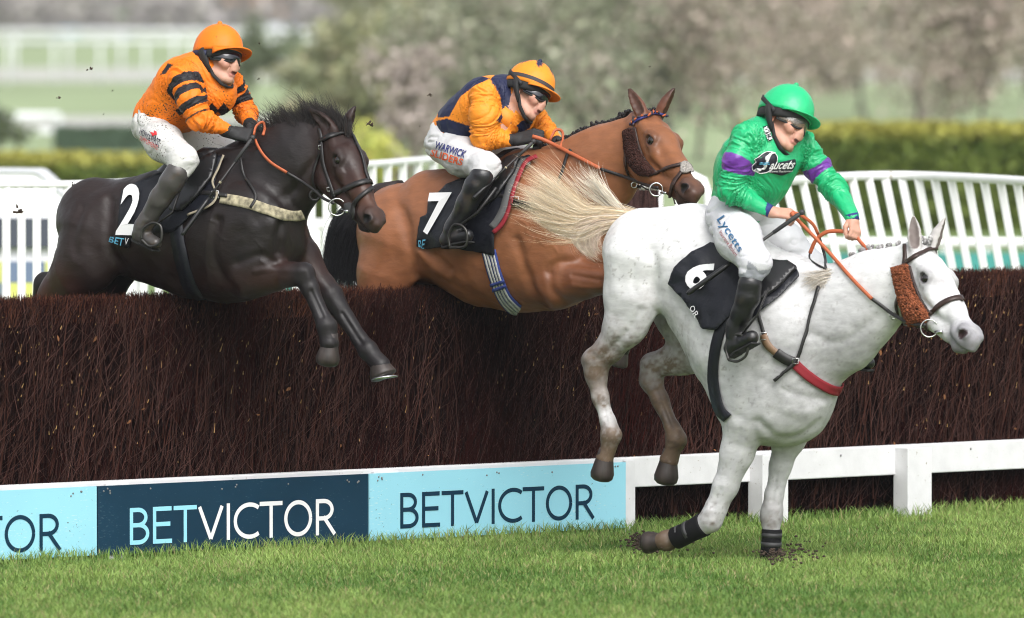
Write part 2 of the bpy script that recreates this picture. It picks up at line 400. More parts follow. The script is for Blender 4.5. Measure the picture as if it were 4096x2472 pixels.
# ------------------------------------------------------------------ the setting
rnd = random.Random(5); rg0 = np.random.default_rng(5)
G0, G1 = ground(0, 2264), ground(4096, 2050)
FD = (G1-G0)/np.linalg.norm(G1-G0); FN = np.array([FD[1], -FD[0], 0])       # along the fence, and out of its face towards the camera side
FAX = np.stack([FD, FN, np.array([0, 0, 1.])])
FRZ = math.atan2(FD[1], FD[0])
def bpt(px, py, out=0.0):
    """the point where a picture ray meets the upright plane of the guard board, as (along, height)"""
    r = ray(px, py); t = ((G0 + FN*out - CAMP) @ FN)/(r @ FN); P = CAMP + r*t
    return (P-G0) @ FD, P[2]
def fw(s, o, z): return G0 + FD*s + FN*o + np.array([0, 0, z])
def grass_ground():
    m = bpy.data.materials.new('turf'); m.use_nodes = True; n = m.node_tree; b = n.nodes['Principled BSDF']; b.inputs['Roughness'].default_value = .9; b.inputs['Specular IOR Level'].default_value = .15
    tc = n.nodes.new('ShaderNodeTexCoord'); cr = n.nodes.new('ShaderNodeValToRGB'); nz = n.nodes.new('ShaderNodeTexNoise'); nz.inputs['Scale'].default_value = .9; nz.inputs['Detail'].default_value = 8
    nz2 = n.nodes.new('ShaderNodeTexNoise'); nz2.inputs['Scale'].default_value = .03; nz2.inputs['Detail'].default_value = 5
    n.links.new(tc.outputs['Object'], nz.inputs['Vector']); n.links.new(tc.outputs['Object'], nz2.inputs['Vector'])
    ad = n.nodes.new('ShaderNodeMath'); ad.operation = 'ADD'; n.links.new(nz.outputs[0], ad.inputs[0]); n.links.new(nz2.outputs[0], ad.inputs[1])
    mu = n.nodes.new('ShaderNodeMath'); mu.operation = 'MULTIPLY'; mu.inputs[1].default_value = .5; n.links.new(ad.outputs[0], mu.inputs[0])
    cr.color_ramp.elements[0].position = .38; cr.color_ramp.elements[0].color = (.105, .17, .05, 1); cr.color_ramp.elements[1].position = .62; cr.color_ramp.elements[1].color = (.19, .25, .10, 1)
    n.links.new(mu.outputs[0], cr.inputs[0]); n.links.new(cr.outputs[0], b.inputs['Base Color']); return m
M_TURF = grass_ground()
def make_ground():
    V = [(-900, -30, 0), (900, -30, 0), (900, 1500, 0), (-900, 1500, 0)]
    o = mesh_np('ground', V, np.array([[0, 1, 2, 3]]), M_TURF, smooth=False); tag(o, kind='structure')
make_ground()
M_BLADE = material('grass_blade', attr=True, rough=.55, spec=.25)
def make_grass(n=300000):
    g = np.random.default_rng(3)
    y = g.uniform(45.5, 60.5, n*2); x = g.uniform(-1, 1, n*2)*(3.4 + (y-45)*.065 + .25)
    P = np.stack([x, y, np.zeros_like(x)], 1); o = (P-G0) @ FN
    P = P[o > -.25][:n]; n = len(P); x, y = P[:, 0], P[:, 1]
    X3 = np.stack([x, y*.6, np.zeros(n)], 1)
    a = hnoise(X3, 1.1, 2, 3); b = hnoise(X3, 4.5, 3, 2); c = hnoise(X3, .45, 4, 2)
    h = (.038 + .012*a + .016*b)*g.uniform(.6, 1.35, n); h = np.clip(h, .014, .11)
    d0 = np.abs((P-G0) @ FN); h += np.where(d0 < .14, .045, 0)*g.uniform(.2, 1.2, n)           # longer against the board
    az = g.uniform(0, 2*np.pi, n); ln = h*np.abs(g.normal(.35, .3, n)) + h*.15; D = np.stack([np.cos(az), np.sin(az), np.zeros(n)], 1); S = np.stack([-D[:, 1], D[:, 0], np.zeros(n)], 1)
    az2 = g.uniform(0, 2*np.pi, n); S = np.stack([np.cos(az2), np.sin(az2), np.zeros(n)], 1)
    w = g.uniform(.0018, .0038, n)[:, None]; U = np.array([0, 0, 1.]); hh = h[:, None]; L = ln[:, None]
    p1 = P - S*w; p2 = P + S*w; p3 = P + U*hh*.6 + D*L*.35 + S*w*.8; p4 = P + U*hh*.6 + D*L*.35 - S*w*.8; p5 = P + U*hh + D*L
    V = np.stack([p1, p2, p3, p4, p5], 1).reshape(-1, 3); i = np.arange(n)[:, None]*5
    Q = np.concatenate([i+0, i+1, i+2, i+3], 1); T = np.concatenate([i+3, i+2, i+4], 1)
    t = np.clip(.50 + .55*a + .50*b + .45*c + g.normal(0, .20, n), 0, 1)[:, None]
    C = np.array([.068, .145, .024])*(1-t) + np.array([.245, .345, .085])*t
    dry = (g.uniform(0, 1, n) < .09 + .10*np.clip(b, 0, 1))[:, None]; C = np.where(dry, np.array([.30, .28, .12])*g.uniform(.6, 1.1, (n, 1)), C)
    o = mesh_np('grass', V, [Q, T], M_BLADE, None, np.repeat(C, 5, 0)); tag(o, 'short bright green turf in front of the fence', 'grass', kind='stuff')
make_grass()

# --- the birch fence -----------------------------------------------------------------------------
M_TWIG = material('birch_twig', attr=True, rough=.8, spec=.06)
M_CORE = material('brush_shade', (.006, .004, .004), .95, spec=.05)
SMIN, SMAX, FH = -1.6, 9.4, 1.365
def face_out(z): return -.16 - .10*np.clip(z/1.36, 0, 1)**1.5           # how far the face lies behind the board plane
BACK = -.80
def make_fence():
    root = empty('brush_fence', fw(3.8, -.4, 0), FRZ); tag(root, 'dark brown birch brush fence packed with upright twigs', 'fence')
    inv = lambda V: (np.asarray(V)-fw(3.8, -.4, 0)) @ FAX2.T
    FAX2 = np.stack([FD, -FN, np.array([0, 0, 1.])])
    # packed heart of the fence
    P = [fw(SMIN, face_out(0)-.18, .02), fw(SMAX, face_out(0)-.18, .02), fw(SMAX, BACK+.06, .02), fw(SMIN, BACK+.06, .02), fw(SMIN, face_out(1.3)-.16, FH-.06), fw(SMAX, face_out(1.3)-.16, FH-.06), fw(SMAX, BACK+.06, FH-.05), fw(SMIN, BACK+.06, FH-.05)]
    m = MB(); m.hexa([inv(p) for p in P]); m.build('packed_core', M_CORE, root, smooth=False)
    g = np.random.default_rng(11)
    def twigs(n, s, o, z0, L, lean, leano, r, C, curve=.05, seg=4, tone=np.array([.80, .60, .55])):
        """n twigs as three-sided tapering tubes with a slight bend"""
        t = np.linspace(0, 1, seg)[None, :, None]; A = FD*s[:, None] + FN*o[:, None] + np.array([0, 0, 1.])*z0[:, None] + G0
        D = FD*lean[:, None] + FN*leano[:, None] + np.array([0, 0, 1.]); D /= np.linalg.norm(D, axis=1)[:, None]
        B = (FD*g.normal(0, curve, n)[:, None] + FN*g.normal(0, curve*.4, n)[:, None])
        c = A[:, None, :] + D[:, None, :]*(L[:, None, None]*t) + B[:, None, :]*L[:, None, None]*(t*t - t)*2
        oo = (c - G0) @ FN; rag = .022*hnoise(np.stack([((c[:, 0]-G0) @ FD), oo[:, 0]*2, 0*oo[:, 0]], 1), 2.2, 4, 3); zz = np.minimum(c[..., 2], FH + (g.uniform(-.035, .012, n) + rag)[:, None] - 1.4*np.clip(oo + .34, 0, 1)**2 + (g.uniform(0, 1, n) < .02)[:, None]*g.uniform(0, .05, n)[:, None]); c[..., 2] = zz
        R = (r[:, None]*(1-.72*t[0, :, 0][None]))[..., None]; th0 = g.uniform(0, 6.28, n)
        V = np.stack([c + R*(FD*np.cos(th0+2.094*j)[:, None, None] + FN*np.sin(th0+2.094*j)[:, None, None]) for j in range(3)], 2)      # n,seg,3,3
        i = (np.arange(n)[:, None]*seg*3 + np.arange(seg-1)[None]*3)[..., None]
        F = np.concatenate([np.stack([i[..., 0]+j, i[..., 0]+(j+1) % 3, i[..., 0]+3+(j+1) % 3, i[..., 0]+3+j], -1).reshape(-1, 4) for j in range(3)])
        return V.reshape(-1, 3), F, np.repeat(C*tone, seg*3, 0)
    parts = []
    n = 52000; s = g.uniform(SMIN, SMAX, n); z0 = g.uniform(-.15, 1.22, n); dep = np.abs(g.normal(0, .075, n))
    S3 = np.stack([s, z0*.5, np.zeros(n)], 1); cl = hnoise(S3, 3.2, 1, 3); cl2 = hnoise(S3, .8, 6, 2)
    L = g.uniform(.15, .62, n); lean = .16 + .20*cl2 + .28*cl + g.normal(0, .20, n)
    o = face_out(np.clip(z0, 0, 1.4)) - dep + .085*cl + .025*cl2 + .02
    t = np.clip(.45 + .6*cl + g.normal(0, .28, n), 0, 1)[:, None]
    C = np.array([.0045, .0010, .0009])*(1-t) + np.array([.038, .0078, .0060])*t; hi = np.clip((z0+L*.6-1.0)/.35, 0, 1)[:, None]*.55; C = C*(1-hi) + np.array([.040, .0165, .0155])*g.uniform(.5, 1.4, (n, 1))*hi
    C = C*np.clip(.85 + .9*hnoise(np.stack([s, z0*.7, 0*s], 1), 2.2, 14, 3), .35, 1.7)[:, None]; gy = (g.uniform(0, 1, n) < .08)[:, None]; C = np.where(gy, np.array([.075, .050, .047])*g.uniform(.2, 1.25, (n, 1)), C)  # shade of the gaps between twigs painted in as darker clumps
    parts.append(twigs(n, s, o, z0, L, lean, g.normal(-.06, .07, n), g.uniform(.0012, .0036, n), C, .09, 5))
    # stout stems
    n = 1500; s = g.uniform(SMIN, SMAX, n); z0 = g.uniform(-.1, .8, n); C = np.tile([.055, .028, .022], (n, 1))*g.uniform(.2, 1.3, (n, 1))
    parts.append(twigs(n, s, face_out(z0)+.012, z0, g.uniform(.4, .9, n), g.normal(.2, .14, n), g.normal(-.07, .02, n), g.uniform(.004, .0085, n), C, .06, 5))
    # stray twigs crossing over
    n = 9000; s = g.uniform(SMIN, SMAX, n); z0 = g.uniform(.05, 1.28, n); C = np.tile([.12, .078, .070], (n, 1))*g.uniform(.2, 1.25, (n, 1))
    parts.append(twigs(n, s, face_out(z0)+.03, z0, g.uniform(.10, .34, n), g.normal(.5, .9, n), g.normal(.0, .06, n), g.uniform(.0011, .0022, n), C, .15))
    # clipped top: short ends standing up through the thickness
    n = 42000; s = g.uniform(SMIN, SMAX, n); o = g.uniform(BACK, face_out(1.36)+.02, n); z0 = np.full(n, FH-.14) - .02*np.abs(hnoise(np.stack([s, o*3, 0*s], 1), 4, 8, 2))
    t = g.uniform(0, 1, n)[:, None]; C = np.array([.045, .022, .018])*(1-t) + np.array([.19, .095, .055])*t
    hl = g.uniform(.10, .16, n) + (g.uniform(0, 1, n) < .03)*g.uniform(0, .05, n)
    parts.append(twigs(n, s, o, z0, hl, g.normal(.1, .25, n), g.normal(0, .2, n), g.uniform(.0018, .004, n), C, .05, 3))
    V = np.concatenate([p[0] for p in parts]); off = np.cumsum([0]+[len(p[0]) for p in parts[:-1]])
    b = mesh_np('birch_twigs', inv(V), np.concatenate([p[1]+k for p, k in zip(parts, off)]), M_TWIG, root, np.concatenate([p[2] for p in parts])); tag(b, kind='stuff')
    # pale slanting cut ends
    m = []; n = 620; s = g.uniform(SMIN, SMAX, n); z = 1.33 - np.abs(g.normal(0, .42, n)); z = np.where(z < .45, g.uniform(.5, 1.3, n), z); C = np.tile([.52, .33, .13], (n, 1))*g.uniform(.4, 1.2, (n, 1))
    ln = g.uniform(.006, .022, n) + (g.uniform(0, 1, n) < .12)*g.uniform(.01, .04, n)
    V, F, Cc = twigs(n, s, face_out(z)+.035, z, ln, g.normal(.2, .2, n), np.zeros(n), g.uniform(.002, .0045, n), C, .0, 3, .85)
    c = mesh_np('cut_ends', inv(V), F, M_TWIG, root, Cc); tag(c, kind='stuff')
    # dry leaves caught in the brush
    V = []; F = []; Cc = []
    for i in range(70):
        z = rnd.uniform(.3, 1.3); p = fw(rnd.uniform(SMIN, SMAX), float(face_out(z))+.04, z); a = rnd.uniform(0, 6.28); q = rnd.uniform(.005, .012)
        u = (FD*math.cos(a)+np.array([0, 0, 1])*math.sin(a))*q*1.7; v = (FD*-math.sin(a)+np.array([0, 0, 1])*math.cos(a)+FN*rnd.uniform(-.5, .5))*q*.6; k = len(V)
        V += [p-u, p-u*.3-v, p+u*.4-v*.8, p+u, p+u*.4+v*.8+FN*q*.4, p-u*.3+v+FN*q*.4]; F.append([k, k+1, k+2, k+3, k+4, k+5]); Cc += [np.array([.20, .09, .04])*rnd.uniform(.5, 1.2)]*6
    l = mesh_np('dry_leaves', inv(np.array(V)), np.array(F), M_TWIG, root, np.array(Cc)); tag(l, kind='stuff')
make_fence()

# --- guard rail along the foot of the fence --------------------------------------------------------
M_PAINT = material('white_paint', (.66, .66, .67), .5, bump=.35, bscale=35, bdist=.003, var=.07, vscale=9)
M_LIGHT = material('pale_blue_board', (.285, .60, .715), .6, spec=.12, bump=.05, bscale=3, bdist=.01, var=.035, vscale=2)
M_NAVY = material('navy_board', (.008, .034, .062), .6, spec=.10, bump=.06, bscale=3, bdist=.01, var=.12, vscale=3)
M_NAVYT = material('navy_print', (.008, .034, .062), .7, spec=.05); M_CYANT = material('pale_blue_print', (.28, .62, .76), .7, spec=.1)
M_WHITE = material('white_print', (.75, .75, .76), .7, spec=.1)
M_SCREW = material('screw_head', (.22, .22, .22), .5, metal=.5)
specks(M_PAINT, (.30, .26, .20), 55, .835, .08, 4, .30); specks(M_LIGHT, (.10, .16, .17), 70, .87, .06, 3, .32); specks(M_LIGHT, (.45, .66, .72), 30, .84, .05, 3, .35, (1, 1, 6)); specks(M_NAVY, (.06, .10, .13), 40, .84, .08, 3, .34, (1, 1, 4))
RT = np.mean([bpt(x, y)[1] for x, y in ((0, 1942), (1473, 1874), (2500, 1832), (4090, 1768))]); RB = bpt(3750, 1893)[1]
print('board height', RT, RB)
def make_guard():
    root = empty('guard_rail', fw(3.8, 0, 0), FRZ); tag(root, 'white timber guard rail on short posts along the foot of the fence', 'rail')
    inv = lambda P: (np.asarray(P)-fw(3.8, 0, 0)) @ np.stack([FD, -FN, np.array([0, 0, 1.])]).T
    fx = np.eye(3)
    m = MB(); m.box(inv(fw((SMIN+SMAX)/2, -.055, (RT+RB)/2)), ((SMAX-SMIN)/2, .02, (RT-RB)/2)); o = m.build('top_board', M_PAINT, root, smooth=False)
    bv = o.modifiers.new('b', 'BEVEL'); bv.width = .006; bv.segments = 2
    m = MB(); m.box(inv(fw((SMIN+SMAX)/2, -.115, RT-.018)), ((SMAX-SMIN)/2, .035, .015)); m.build('ledge_board', M_PAINT, root, smooth=False)
    for px0, px1 in ((-420, -320), (430, 520), (1500, 1600), (2506, 2546), (3017, 3120), (3598, 3694), (4200, 4300)):
        s0, s1 = bpt(px0, 2000)[0], bpt(px1, 2000)[0]
        m = MB(); m.box(inv(fw((s0+s1)/2, .008 if px0 > 2600 else -.020, (RT-.012)/2)), ((s1-s0)/2, .058 if px0 > 2600 else .012, (RT-.012)/2)); o = m.build('post', M_PAINT, root, smooth=False)
        bv = o.modifiers.new('b', 'BEVEL'); bv.width = .004; bv.segments = 2
    g = random.Random(2)
    for px in (2540, 2990, 3060, 3075, 3110, 3380, 3700, 3730, 3900):
        s, z = bpt(px, 1800)[0], RT - g.uniform(.02, .05); m = MB(); m.ball(inv(fw(s, -.033, z)), (.007, .004, .007), n=8, m=4); m.build('nail', M_SCREW, root)
make_guard()

# --- lettered boards -------------------------------------------------------------------------------
def arc(cx, cy, rx, ry, a0, a1, n=14): return [(cx+rx*math.cos(math.radians(a0+(a1-a0)*i/n)), cy+ry*math.sin(math.radians(a0+(a1-a0)*i/n))) for i in range(n+1)]
GLY = {  # strokes in a cell of height 1
 'B': (.56, [[(.06, 0), (.06, 1)], [(.06, 1), (.26, 1)] + arc(.26, .765, .23, .235, 90, -90) + [(.06, .53)], [(.06, .53), (.28, .53)] + arc(.28, .265, .26, .265, 90, -90) + [(.06, 0)]]),
 'E': (.55, [[(.06, 0), (.06, 1)], [(.06, 1), (.52, 1)], [(.06, .53), (.48, .53)], [(.06, 0), (.53, 0)]]),
 'T': (.60, [[(.0, 1), (.60, 1)], [(.30, 1), (.30, 0)]]),
 'V': (.68, [[(.0, 1), (.34, 0)], [(.34, 0), (.68, 1)]]),
 'I': (.12, [[(.06, 0), (.06, 1)]]),
 'C': (.68, [arc(.46, .5, .44, .5, 52, 308, 26)]),
 'O': (.80, [arc(.40, .5, .38, .5, 0, 360, 36)]),
 'R': (.60, [[(.06, 0), (.06, 1)], [(.06, 1), (.26, 1)] + arc(.26, .73, .25, .27, 90, -90) + [(.06, .46)], [(.28, .46), (.56, 0)]])}
def stroke_text(word, x0, x1, y0, y1, w, sp=.13):
    """flat ribbon letters in (along, height); returns verts, quads per letter"""
    tot = sum(GLY[c][0] for c in word) + sp*(len(word)-1); kx = (x1-x0)/tot; ky = y1-y0; x = 0; out = []
    for c in word:
        V = []; F = []; o = 0
        for li, st in enumerate(GLY[c][1]):
            P = np.array([(x0+(x+a)*kx, y0+w/2+b*(ky-w)) for a, b in st]); T = np.gradient(P, axis=0)
            closed = np.linalg.norm(P[0]-P[-1]) < 1e-6
            T /= np.linalg.norm(T, axis=1)[:, None]; N = np.stack([-T[:, 1], T[:, 0]], 1)
            if not closed:
                P = P.copy(); ext = w/2 if c not in 'CV' else .0; P[0] -= T[0]*ext*.99; P[-1] += T[-1]*ext*.99
            for p, q in zip(P, N): V += [(*(p-q*w/2), li*.0004), (*(p+q*w/2), li*.0004)]
            F += [(o+2*i, o+2*i+2, o+2*i+3, o+2*i+1) for i in range(len(P)-1)]; o += 2*len(P)
        out.append((c, np.array(V), F)); x += GLY[c][0]+sp
    return out
def board(px0, px1, top, bot, mat, label, words, clip=None):
    s0, s1 = bpt(px0, 1900)[0], bpt(px1, 1900)[0]; c = fw((s0+s1)/2, .0, 0); root = empty('advert_board', c, FRZ); tag(root, label, 'advert board', 'advert boards on the guard rail')
    inv = lambda P: (np.asarray(P)-c) @ np.stack([FD, -FN, np.array([0, 0, 1.])]).T
    m = MB(); m.box(inv(fw((s0+s1)/2, -.004, (top+bot)/2)), ((s1-s0)/2 - .002, .008, (top-bot)/2)); p = m.build('panel', mat, root, smooth=False)
    for txt, quad, mt in words:
        # quad: pixels bottom-left, bottom-right, top-right, top-left on the board
        q = np.array([bpt(*v, .008) for v in quad]); x0, x1 = (q[0, 0]+q[3, 0])/2, (q[1, 0]+q[2, 0])/2; y0, y1 = (q[0, 1]+q[1, 1])/2, (q[2, 1]+q[3, 1])/2
        for i, (ch, V, F) in enumerate(stroke_text(txt, x0, x1, y0, y1, .0225)):
            mt2 = mt[i] if isinstance(mt, list) else mt
            if V[:, 0].max() < s0: continue
            W3 = [fw(max(v[0], s0+.003), .0056 + v[2], v[1]) for v in V]
            lt = mesh_np('lettering', inv(W3), np.array(F), mt2, p, smooth=False)
    g = random.Random(int(px0)+9)
    for fx_ in (.03, .05, .2, .45, .5, .7, .93, .96):
        for k in range(1 if fx_ in (.2, .45, .7) else 2):
            m = MB(); m.ball(inv(fw(s0+(s1-s0)*fx_+g.uniform(-.02, .02), .005, top-g.uniform(.015, .045))), (.0055, .004, .0055), n=8, m=4); m.build('screw', M_SCREW, root)
TOPZ = RT-.022
board(-1100, 386, TOPZ, .03, M_LIGHT, 'pale blue board at the left edge, its lettering cut off to TOR', [('BETVICTOR', ((-660, 2242), (246, 2209), (240, 2058), (-668, 2090)), M_NAVYT)])
board(388, 1471, TOPZ, .03, M_NAVY, 'navy board lettered BETVICTOR in pale blue and white', [('BETVICTOR', ((520, 2186), (1346, 2132), (1336, 1990), (518, 2036)), [M_CYANT]*3+[M_WHITE]*6)])
board(1474, 2502, TOPZ, .03, M_LIGHT, 'pale blue board lettered BETVICTOR in navy, right of the navy board', [('BETVICTOR', ((1602, 2118), (2380, 2072), (2372, 1934), (1600, 1974)), M_NAVYT)])
# ------------------------------------------------------------------ horses
HORSE_LM = {'poll': (0, 0, .02), 'eye': (.335, -.145, -.03), 'brow': (.30, .13, .02), 'nostril': (.905, -.075, -.10),
            'tip': (1.0, 0, -.10), 'lip': (.985, 0, -.19), 'chin': (.875, -.01, -.27), 'jaw': (.20, -.09, -.37), 'ear': (.03, -.09, .04), 'farear': (.03, .09, .04)}
def fit_horse_head(fr, lm, l):
    lm = {k: v for k, v in lm.items() if k in HORSE_LM}; C = [HORSE_LM[k] for k in lm]; T = [lm[k] for k in lm]
    R, s, t, e = fit_pose(C, T, (.45, -.75, .45), (.6, .5, .6), 430)
    print('head fit', round(s), {k: tuple(np.round(v).astype(int)) for k, v in zip(lm, e)}, 'toward', np.round(R[2], 2))
    return head_xf(fr, R, s, t, l), R, s, t
def inv_px(R, s, t, px, y):
    """canonical point with the given sideways place whose picture is px"""
    b = np.array([(px[0]-t[0])/s, -(px[1]-t[1])/s]) - R[:2, 1]*y
    x, z = np.linalg.solve(R[:2][:, [0, 2]], b); return np.array([x, y, z])
def horse_head(S, xf, R, s, t, ears, c):
    f, mz, ear, dk = c['face'], c['muzzle'], c['ear'], c['dark']
    A = lambda a, b, ra, rb, k=.03, col=f, ratio=(1, 1, 1), sub=False: S.cone(a, b, ra, rb, k*xf[2]/.6, col, ratio, xf, sub)
    A((.04, 0, -.10), (.32, 0, -.085), .105, .125, ratio=(1, 1.08, 1))                    # skull
    A((.32, 0, -.085), (.64, 0, -.105), .118, .084, ratio=(1, .9, 1))                      # face
    A((.62, 0, -.105), (.88, 0, -.118), .080, .066, col=c['nose'], ratio=(1, .90, 1))
    A((.27, 0, -.01), (.64, 0, -.052), .05, .034, ratio=(1, 1.3, 1))                        # flat of the forehead and nasal bone
    for g in (-1, 1):
        A((.20, g*.070, -.255), (.38, g*.058, -.225), .138, .122, ratio=(1, .40, 1))        # jowl
        A((.32, g*.05, -.295), (.70, g*.024, -.225), .085, .052)                             # jaw bar
        A((.285, g*.108, -.012), (.345, g*.114, -.010), .034, .028, .02)                    # brow
        A((.36, g*.116, -.072), (.44, g*.104, -.085), .024, .022, .02)
        A((.42, g*.094, -.115), (.62, g*.066, -.125), .028, .018, .025)                     # facial crest
        A((.12, g*.10, -.02), (.27, g*.10, -.03), .03, .03)                                 # temple
        A((.865, g*.050, -.092), (.925, g*.060, -.100), .040, .038, .015, mz)               # nostril wing
        A((.80, g*.04, -.16), (.93, g*.032, -.165), .046, .040, .02, mz)                    # lips
        E = np.array([.337, g*.116, -.042])                                                 # lids round the eye
        for q in range(9):
            th, t2 = q*.7854, (q+1)*.7854
            e1 = E + np.array([math.cos(th)*.047, g*(.012-.010*abs(math.cos(th))), math.sin(th)*.036]); e2 = E + np.array([math.cos(t2)*.047, g*(.012-.010*abs(math.cos(t2))), math.sin(t2)*.036])
            A(e1, e2, .009, .009, .010, c['lid'])
    A((.87, 0, -.115), (.95, 0, -.125), .062, .046, .02, c['nose2'], (1, 1.0, 1))
    A((.95, 0, -.135), (.972, 0, -.170), .044, .032, .015, mz, (1, 1.2, 1))                  # upper lip
    A((.70, 0, -.225), (.85, 0, -.24), .048, .042, .03, mz)
    A((.85, 0, -.240), (.915, 0, -.222), .042, .028, .012, dk, (1, 1.1, 1))                  # lower lip and chin
    for g, tip in zip((-1, 1), ears):
        base = np.array([.035, g*.078, .015]); d = tip-base; L = np.linalg.norm(d); u = d/L
        fw = np.array(c.get('earf', (.75, .55, .1)))*np.array([1, g, 1]); fw = fw - u*(fw @ u); fw /= np.linalg.norm(fw); sd = np.cross(u, fw)
        prof = [(-.08, .040), (.12, .043), (.32, .047), (.52, .042), (.72, .030), (.88, .016), (1.0, .005)]
        for (t0, r0), (t1, r1) in zip(prof[:-1], prof[1:]):
            A(base + d*t0 - fw*r0*.3, base + d*t1 - fw*r1*.3, r0, r1, .012, c['eartip'] if t0 > .7 else ear)
        for (t0, r0), (t1, r1) in zip(prof[1:-2], prof[2:-1]):
            A(base + d*t0 + fw*r0*.75, base + d*t1 + fw*r1*.75, r0*.78, r1*.78, .006, c['earin'], sub=True)
        A((.935, g*.098, -.078), (.905, g*.092, -.122), .026, .030, .006, c['hole'], sub=True)       # nostril
        
        A((1.0, g*.010, -.196), (.77, g*.070, -.190), .008, .006, .006, mz, sub=True)          # mouth line
        A(np.array([.322, g*.142, -.042]), np.array([.352, g*.142, -.042]), .028, .028, .004, c['lid'], sub=True)
    return xf
def ell(S, fr, pts, k=.05, col=None):
    """pts: (px, py, l, r_px, ratio[, colour])"""
    S.chain([(fr.pt(p[0], p[1], p[2]), fr.m(p[3]), p[4]) + ((np.array(p[5]),) if len(p) > 5 else ()) for p in pts], k, col)
def hoof(fr, top, bot, rt, rb, mat, parent, shoe=None, toe=(0, 0), hang=False):
    """top and bottom centre as (px,py,l); a flared foot with a sole"""
    a, b = fr.pt(*top), fr.pt(*bot); rt, rb = fr.m(rt), fr.m(rb); m = MB()
    fw = fr.pt(bot[0]+toe[0], bot[1]+toe[1], bot[2]) - b
    t = np.array([-.25, 0, .2, .5, .8, .93, 1.0]); P = [a + (b-a)*x + fw*x*x for x in t]
    m.tube(P, [rt*.72, rt*.88, rt*.98, rt*.55+rb*.45, rb*.98, rb*.96, rb*.78], 18)
    if hang:
        m = MB(); t = np.array([-.3, 0, .2, .45, .68, .86, .96, 1.0]); m.tube([a + (b-a)*x + fw*x*x for x in t], [rt*.72, rt*.86, rt*.96, rt*.4+rb*.55, rb*.97, rb*.90, rb*.66, rb*.30], 18)
    h = m.build('hoof', mat, parent)
    if shoe is not None:
        m = MB(); d = (b-a)/np.linalg.norm(b-a); q = P[-1]
        m.tube([q - d*.002, q + d*.008], [rb*.97, rb*.97], 16); m.build('horseshoe', shoe, h)
    return h
def hair(name, guides, n, r, mat, parent, spread=.02, seed=0, cols=((0, 0, 0),), seg=9, jitter=.25, lenj=.25, taper=1.0):
    """strands between guide curves; guides: list of (m,3) arrays in the body's axes"""
    rg = np.random.default_rng(seed); G = np.array([resample_n(g, seg) for g in guides]); V = []; F = []; C = []; b = 0; cols = np.array(cols, float)
    nc = max(6, n//26); cu = rg.uniform(0, len(G)-1, nc); co = rg.normal(0, 1, (nc, 3)); ce = rg.normal(0, 1, (nc, 3))
    for i in range(n):
        q = rg.integers(nc); loose = rg.uniform() < .22; u = float(np.clip(cu[q] + rg.normal(0, .10), 0, len(G)-1)) if not loose else rg.uniform(0, len(G)-1); k = min(int(u), len(G)-2) if len(G) > 1 else 0; f = u-k
        c = G[k]*(1-f)+G[min(k+1, len(G)-1)]*f
        o = (co[q]*.85 + rg.normal(0, .38, 3) if not loose else rg.normal(0, 1.2, 3))*spread; o2 = (ce[q]*.9 + rg.normal(0, .3, 3) if not loose else rg.normal(0, 1.3, 3))*spread*jitter*4
        t = np.linspace(0, 1, seg)[:, None]; c = c + o*(.35+.75*t*(1.35-t)) + o2*t*t + rg.normal(0, spread*.12, (seg, 3))*t
        L = 1 - rg.uniform(0, lenj); c = resample_n(c[:max(3, int(seg*L+.5))], seg)
        rr = r*rg.uniform(.6, 1.3)*(1 - taper*.85*np.linspace(0, 1, seg)**1.5)
        T = np.gradient(c, axis=0); T /= np.linalg.norm(T, axis=1)[:, None]+1e-9
        A = np.cross(T, rg.normal(0, 1, 3)); A /= np.linalg.norm(A, axis=1)[:, None]+1e-9; B = np.cross(T, A)
        for j in range(3): V.append(c + (A*math.cos(2.094*j) + B*math.sin(2.094*j))*rr[:, None])
        idx = b + np.arange(seg); b += 3*seg
        for j in range(3):
            p, q = idx + j*seg, idx + ((j+1) % 3)*seg
            F.append(np.stack([p[:-1], p[1:], q[1:], q[:-1]], 1))
        C.append(np.tile(cols[rg.integers(len(cols))]*rg.uniform(.75, 1.25), (3*seg, 1)))
    return mesh_np(name, np.concatenate(V), np.concatenate(F), mat, parent, np.concatenate(C))
def resample_n(P, n):
    P = np.asarray(P, float); d = np.r_[0, np.cumsum(np.linalg.norm(np.diff(P, axis=0), axis=1))]; t = np.linspace(0, d[-1], n)
    return np.stack([np.interp(t, d, P[:, k]) for k in range(3)], 1)
def guide(fr, pts):
    return np.array([fr.pt(*p) for p in smooth_path([p if len(p) > 2 else (*p, 0) for p in pts], 20)])

M_LEATHER = material('black_leather', (.012, .011, .011), .45, bump=.2, bscale=150, bdist=.001)
M_LEATHER_BR = material('brown_leather', (.03, .014, .01), .45, bump=.2, bscale=150, bdist=.001)
M_REIN = material('orange_rubber_rein', (.42, .10, .035), .6, bump=.4, bscale=300, bdist=.001)
M_STEEL = material('steel', (.6, .6, .6), .25, metal=1)
M_CLOTH = material('black_cloth', (.009, .010, .016), .75, bump=.5, bscale=9, bdist=.015, sheen=.1)
M_WHITE = material('white_print', (.75, .75, .76), .6)
M_CYAN = material('cyan_print', (.12, .42, .62), .6)
M_EYE = material('horse_eye', (.006, .004, .003), .06, spec=.8)
M_HAIR = material('hair', attr=True, rough=.5, spec=.35)
M_HOOF = material('hoof_horn', (.030, .022, .019), .5, var=.5, vscale=30, bump=.3, bscale=60, bdist=.002, stretch=(1, 1, .2))

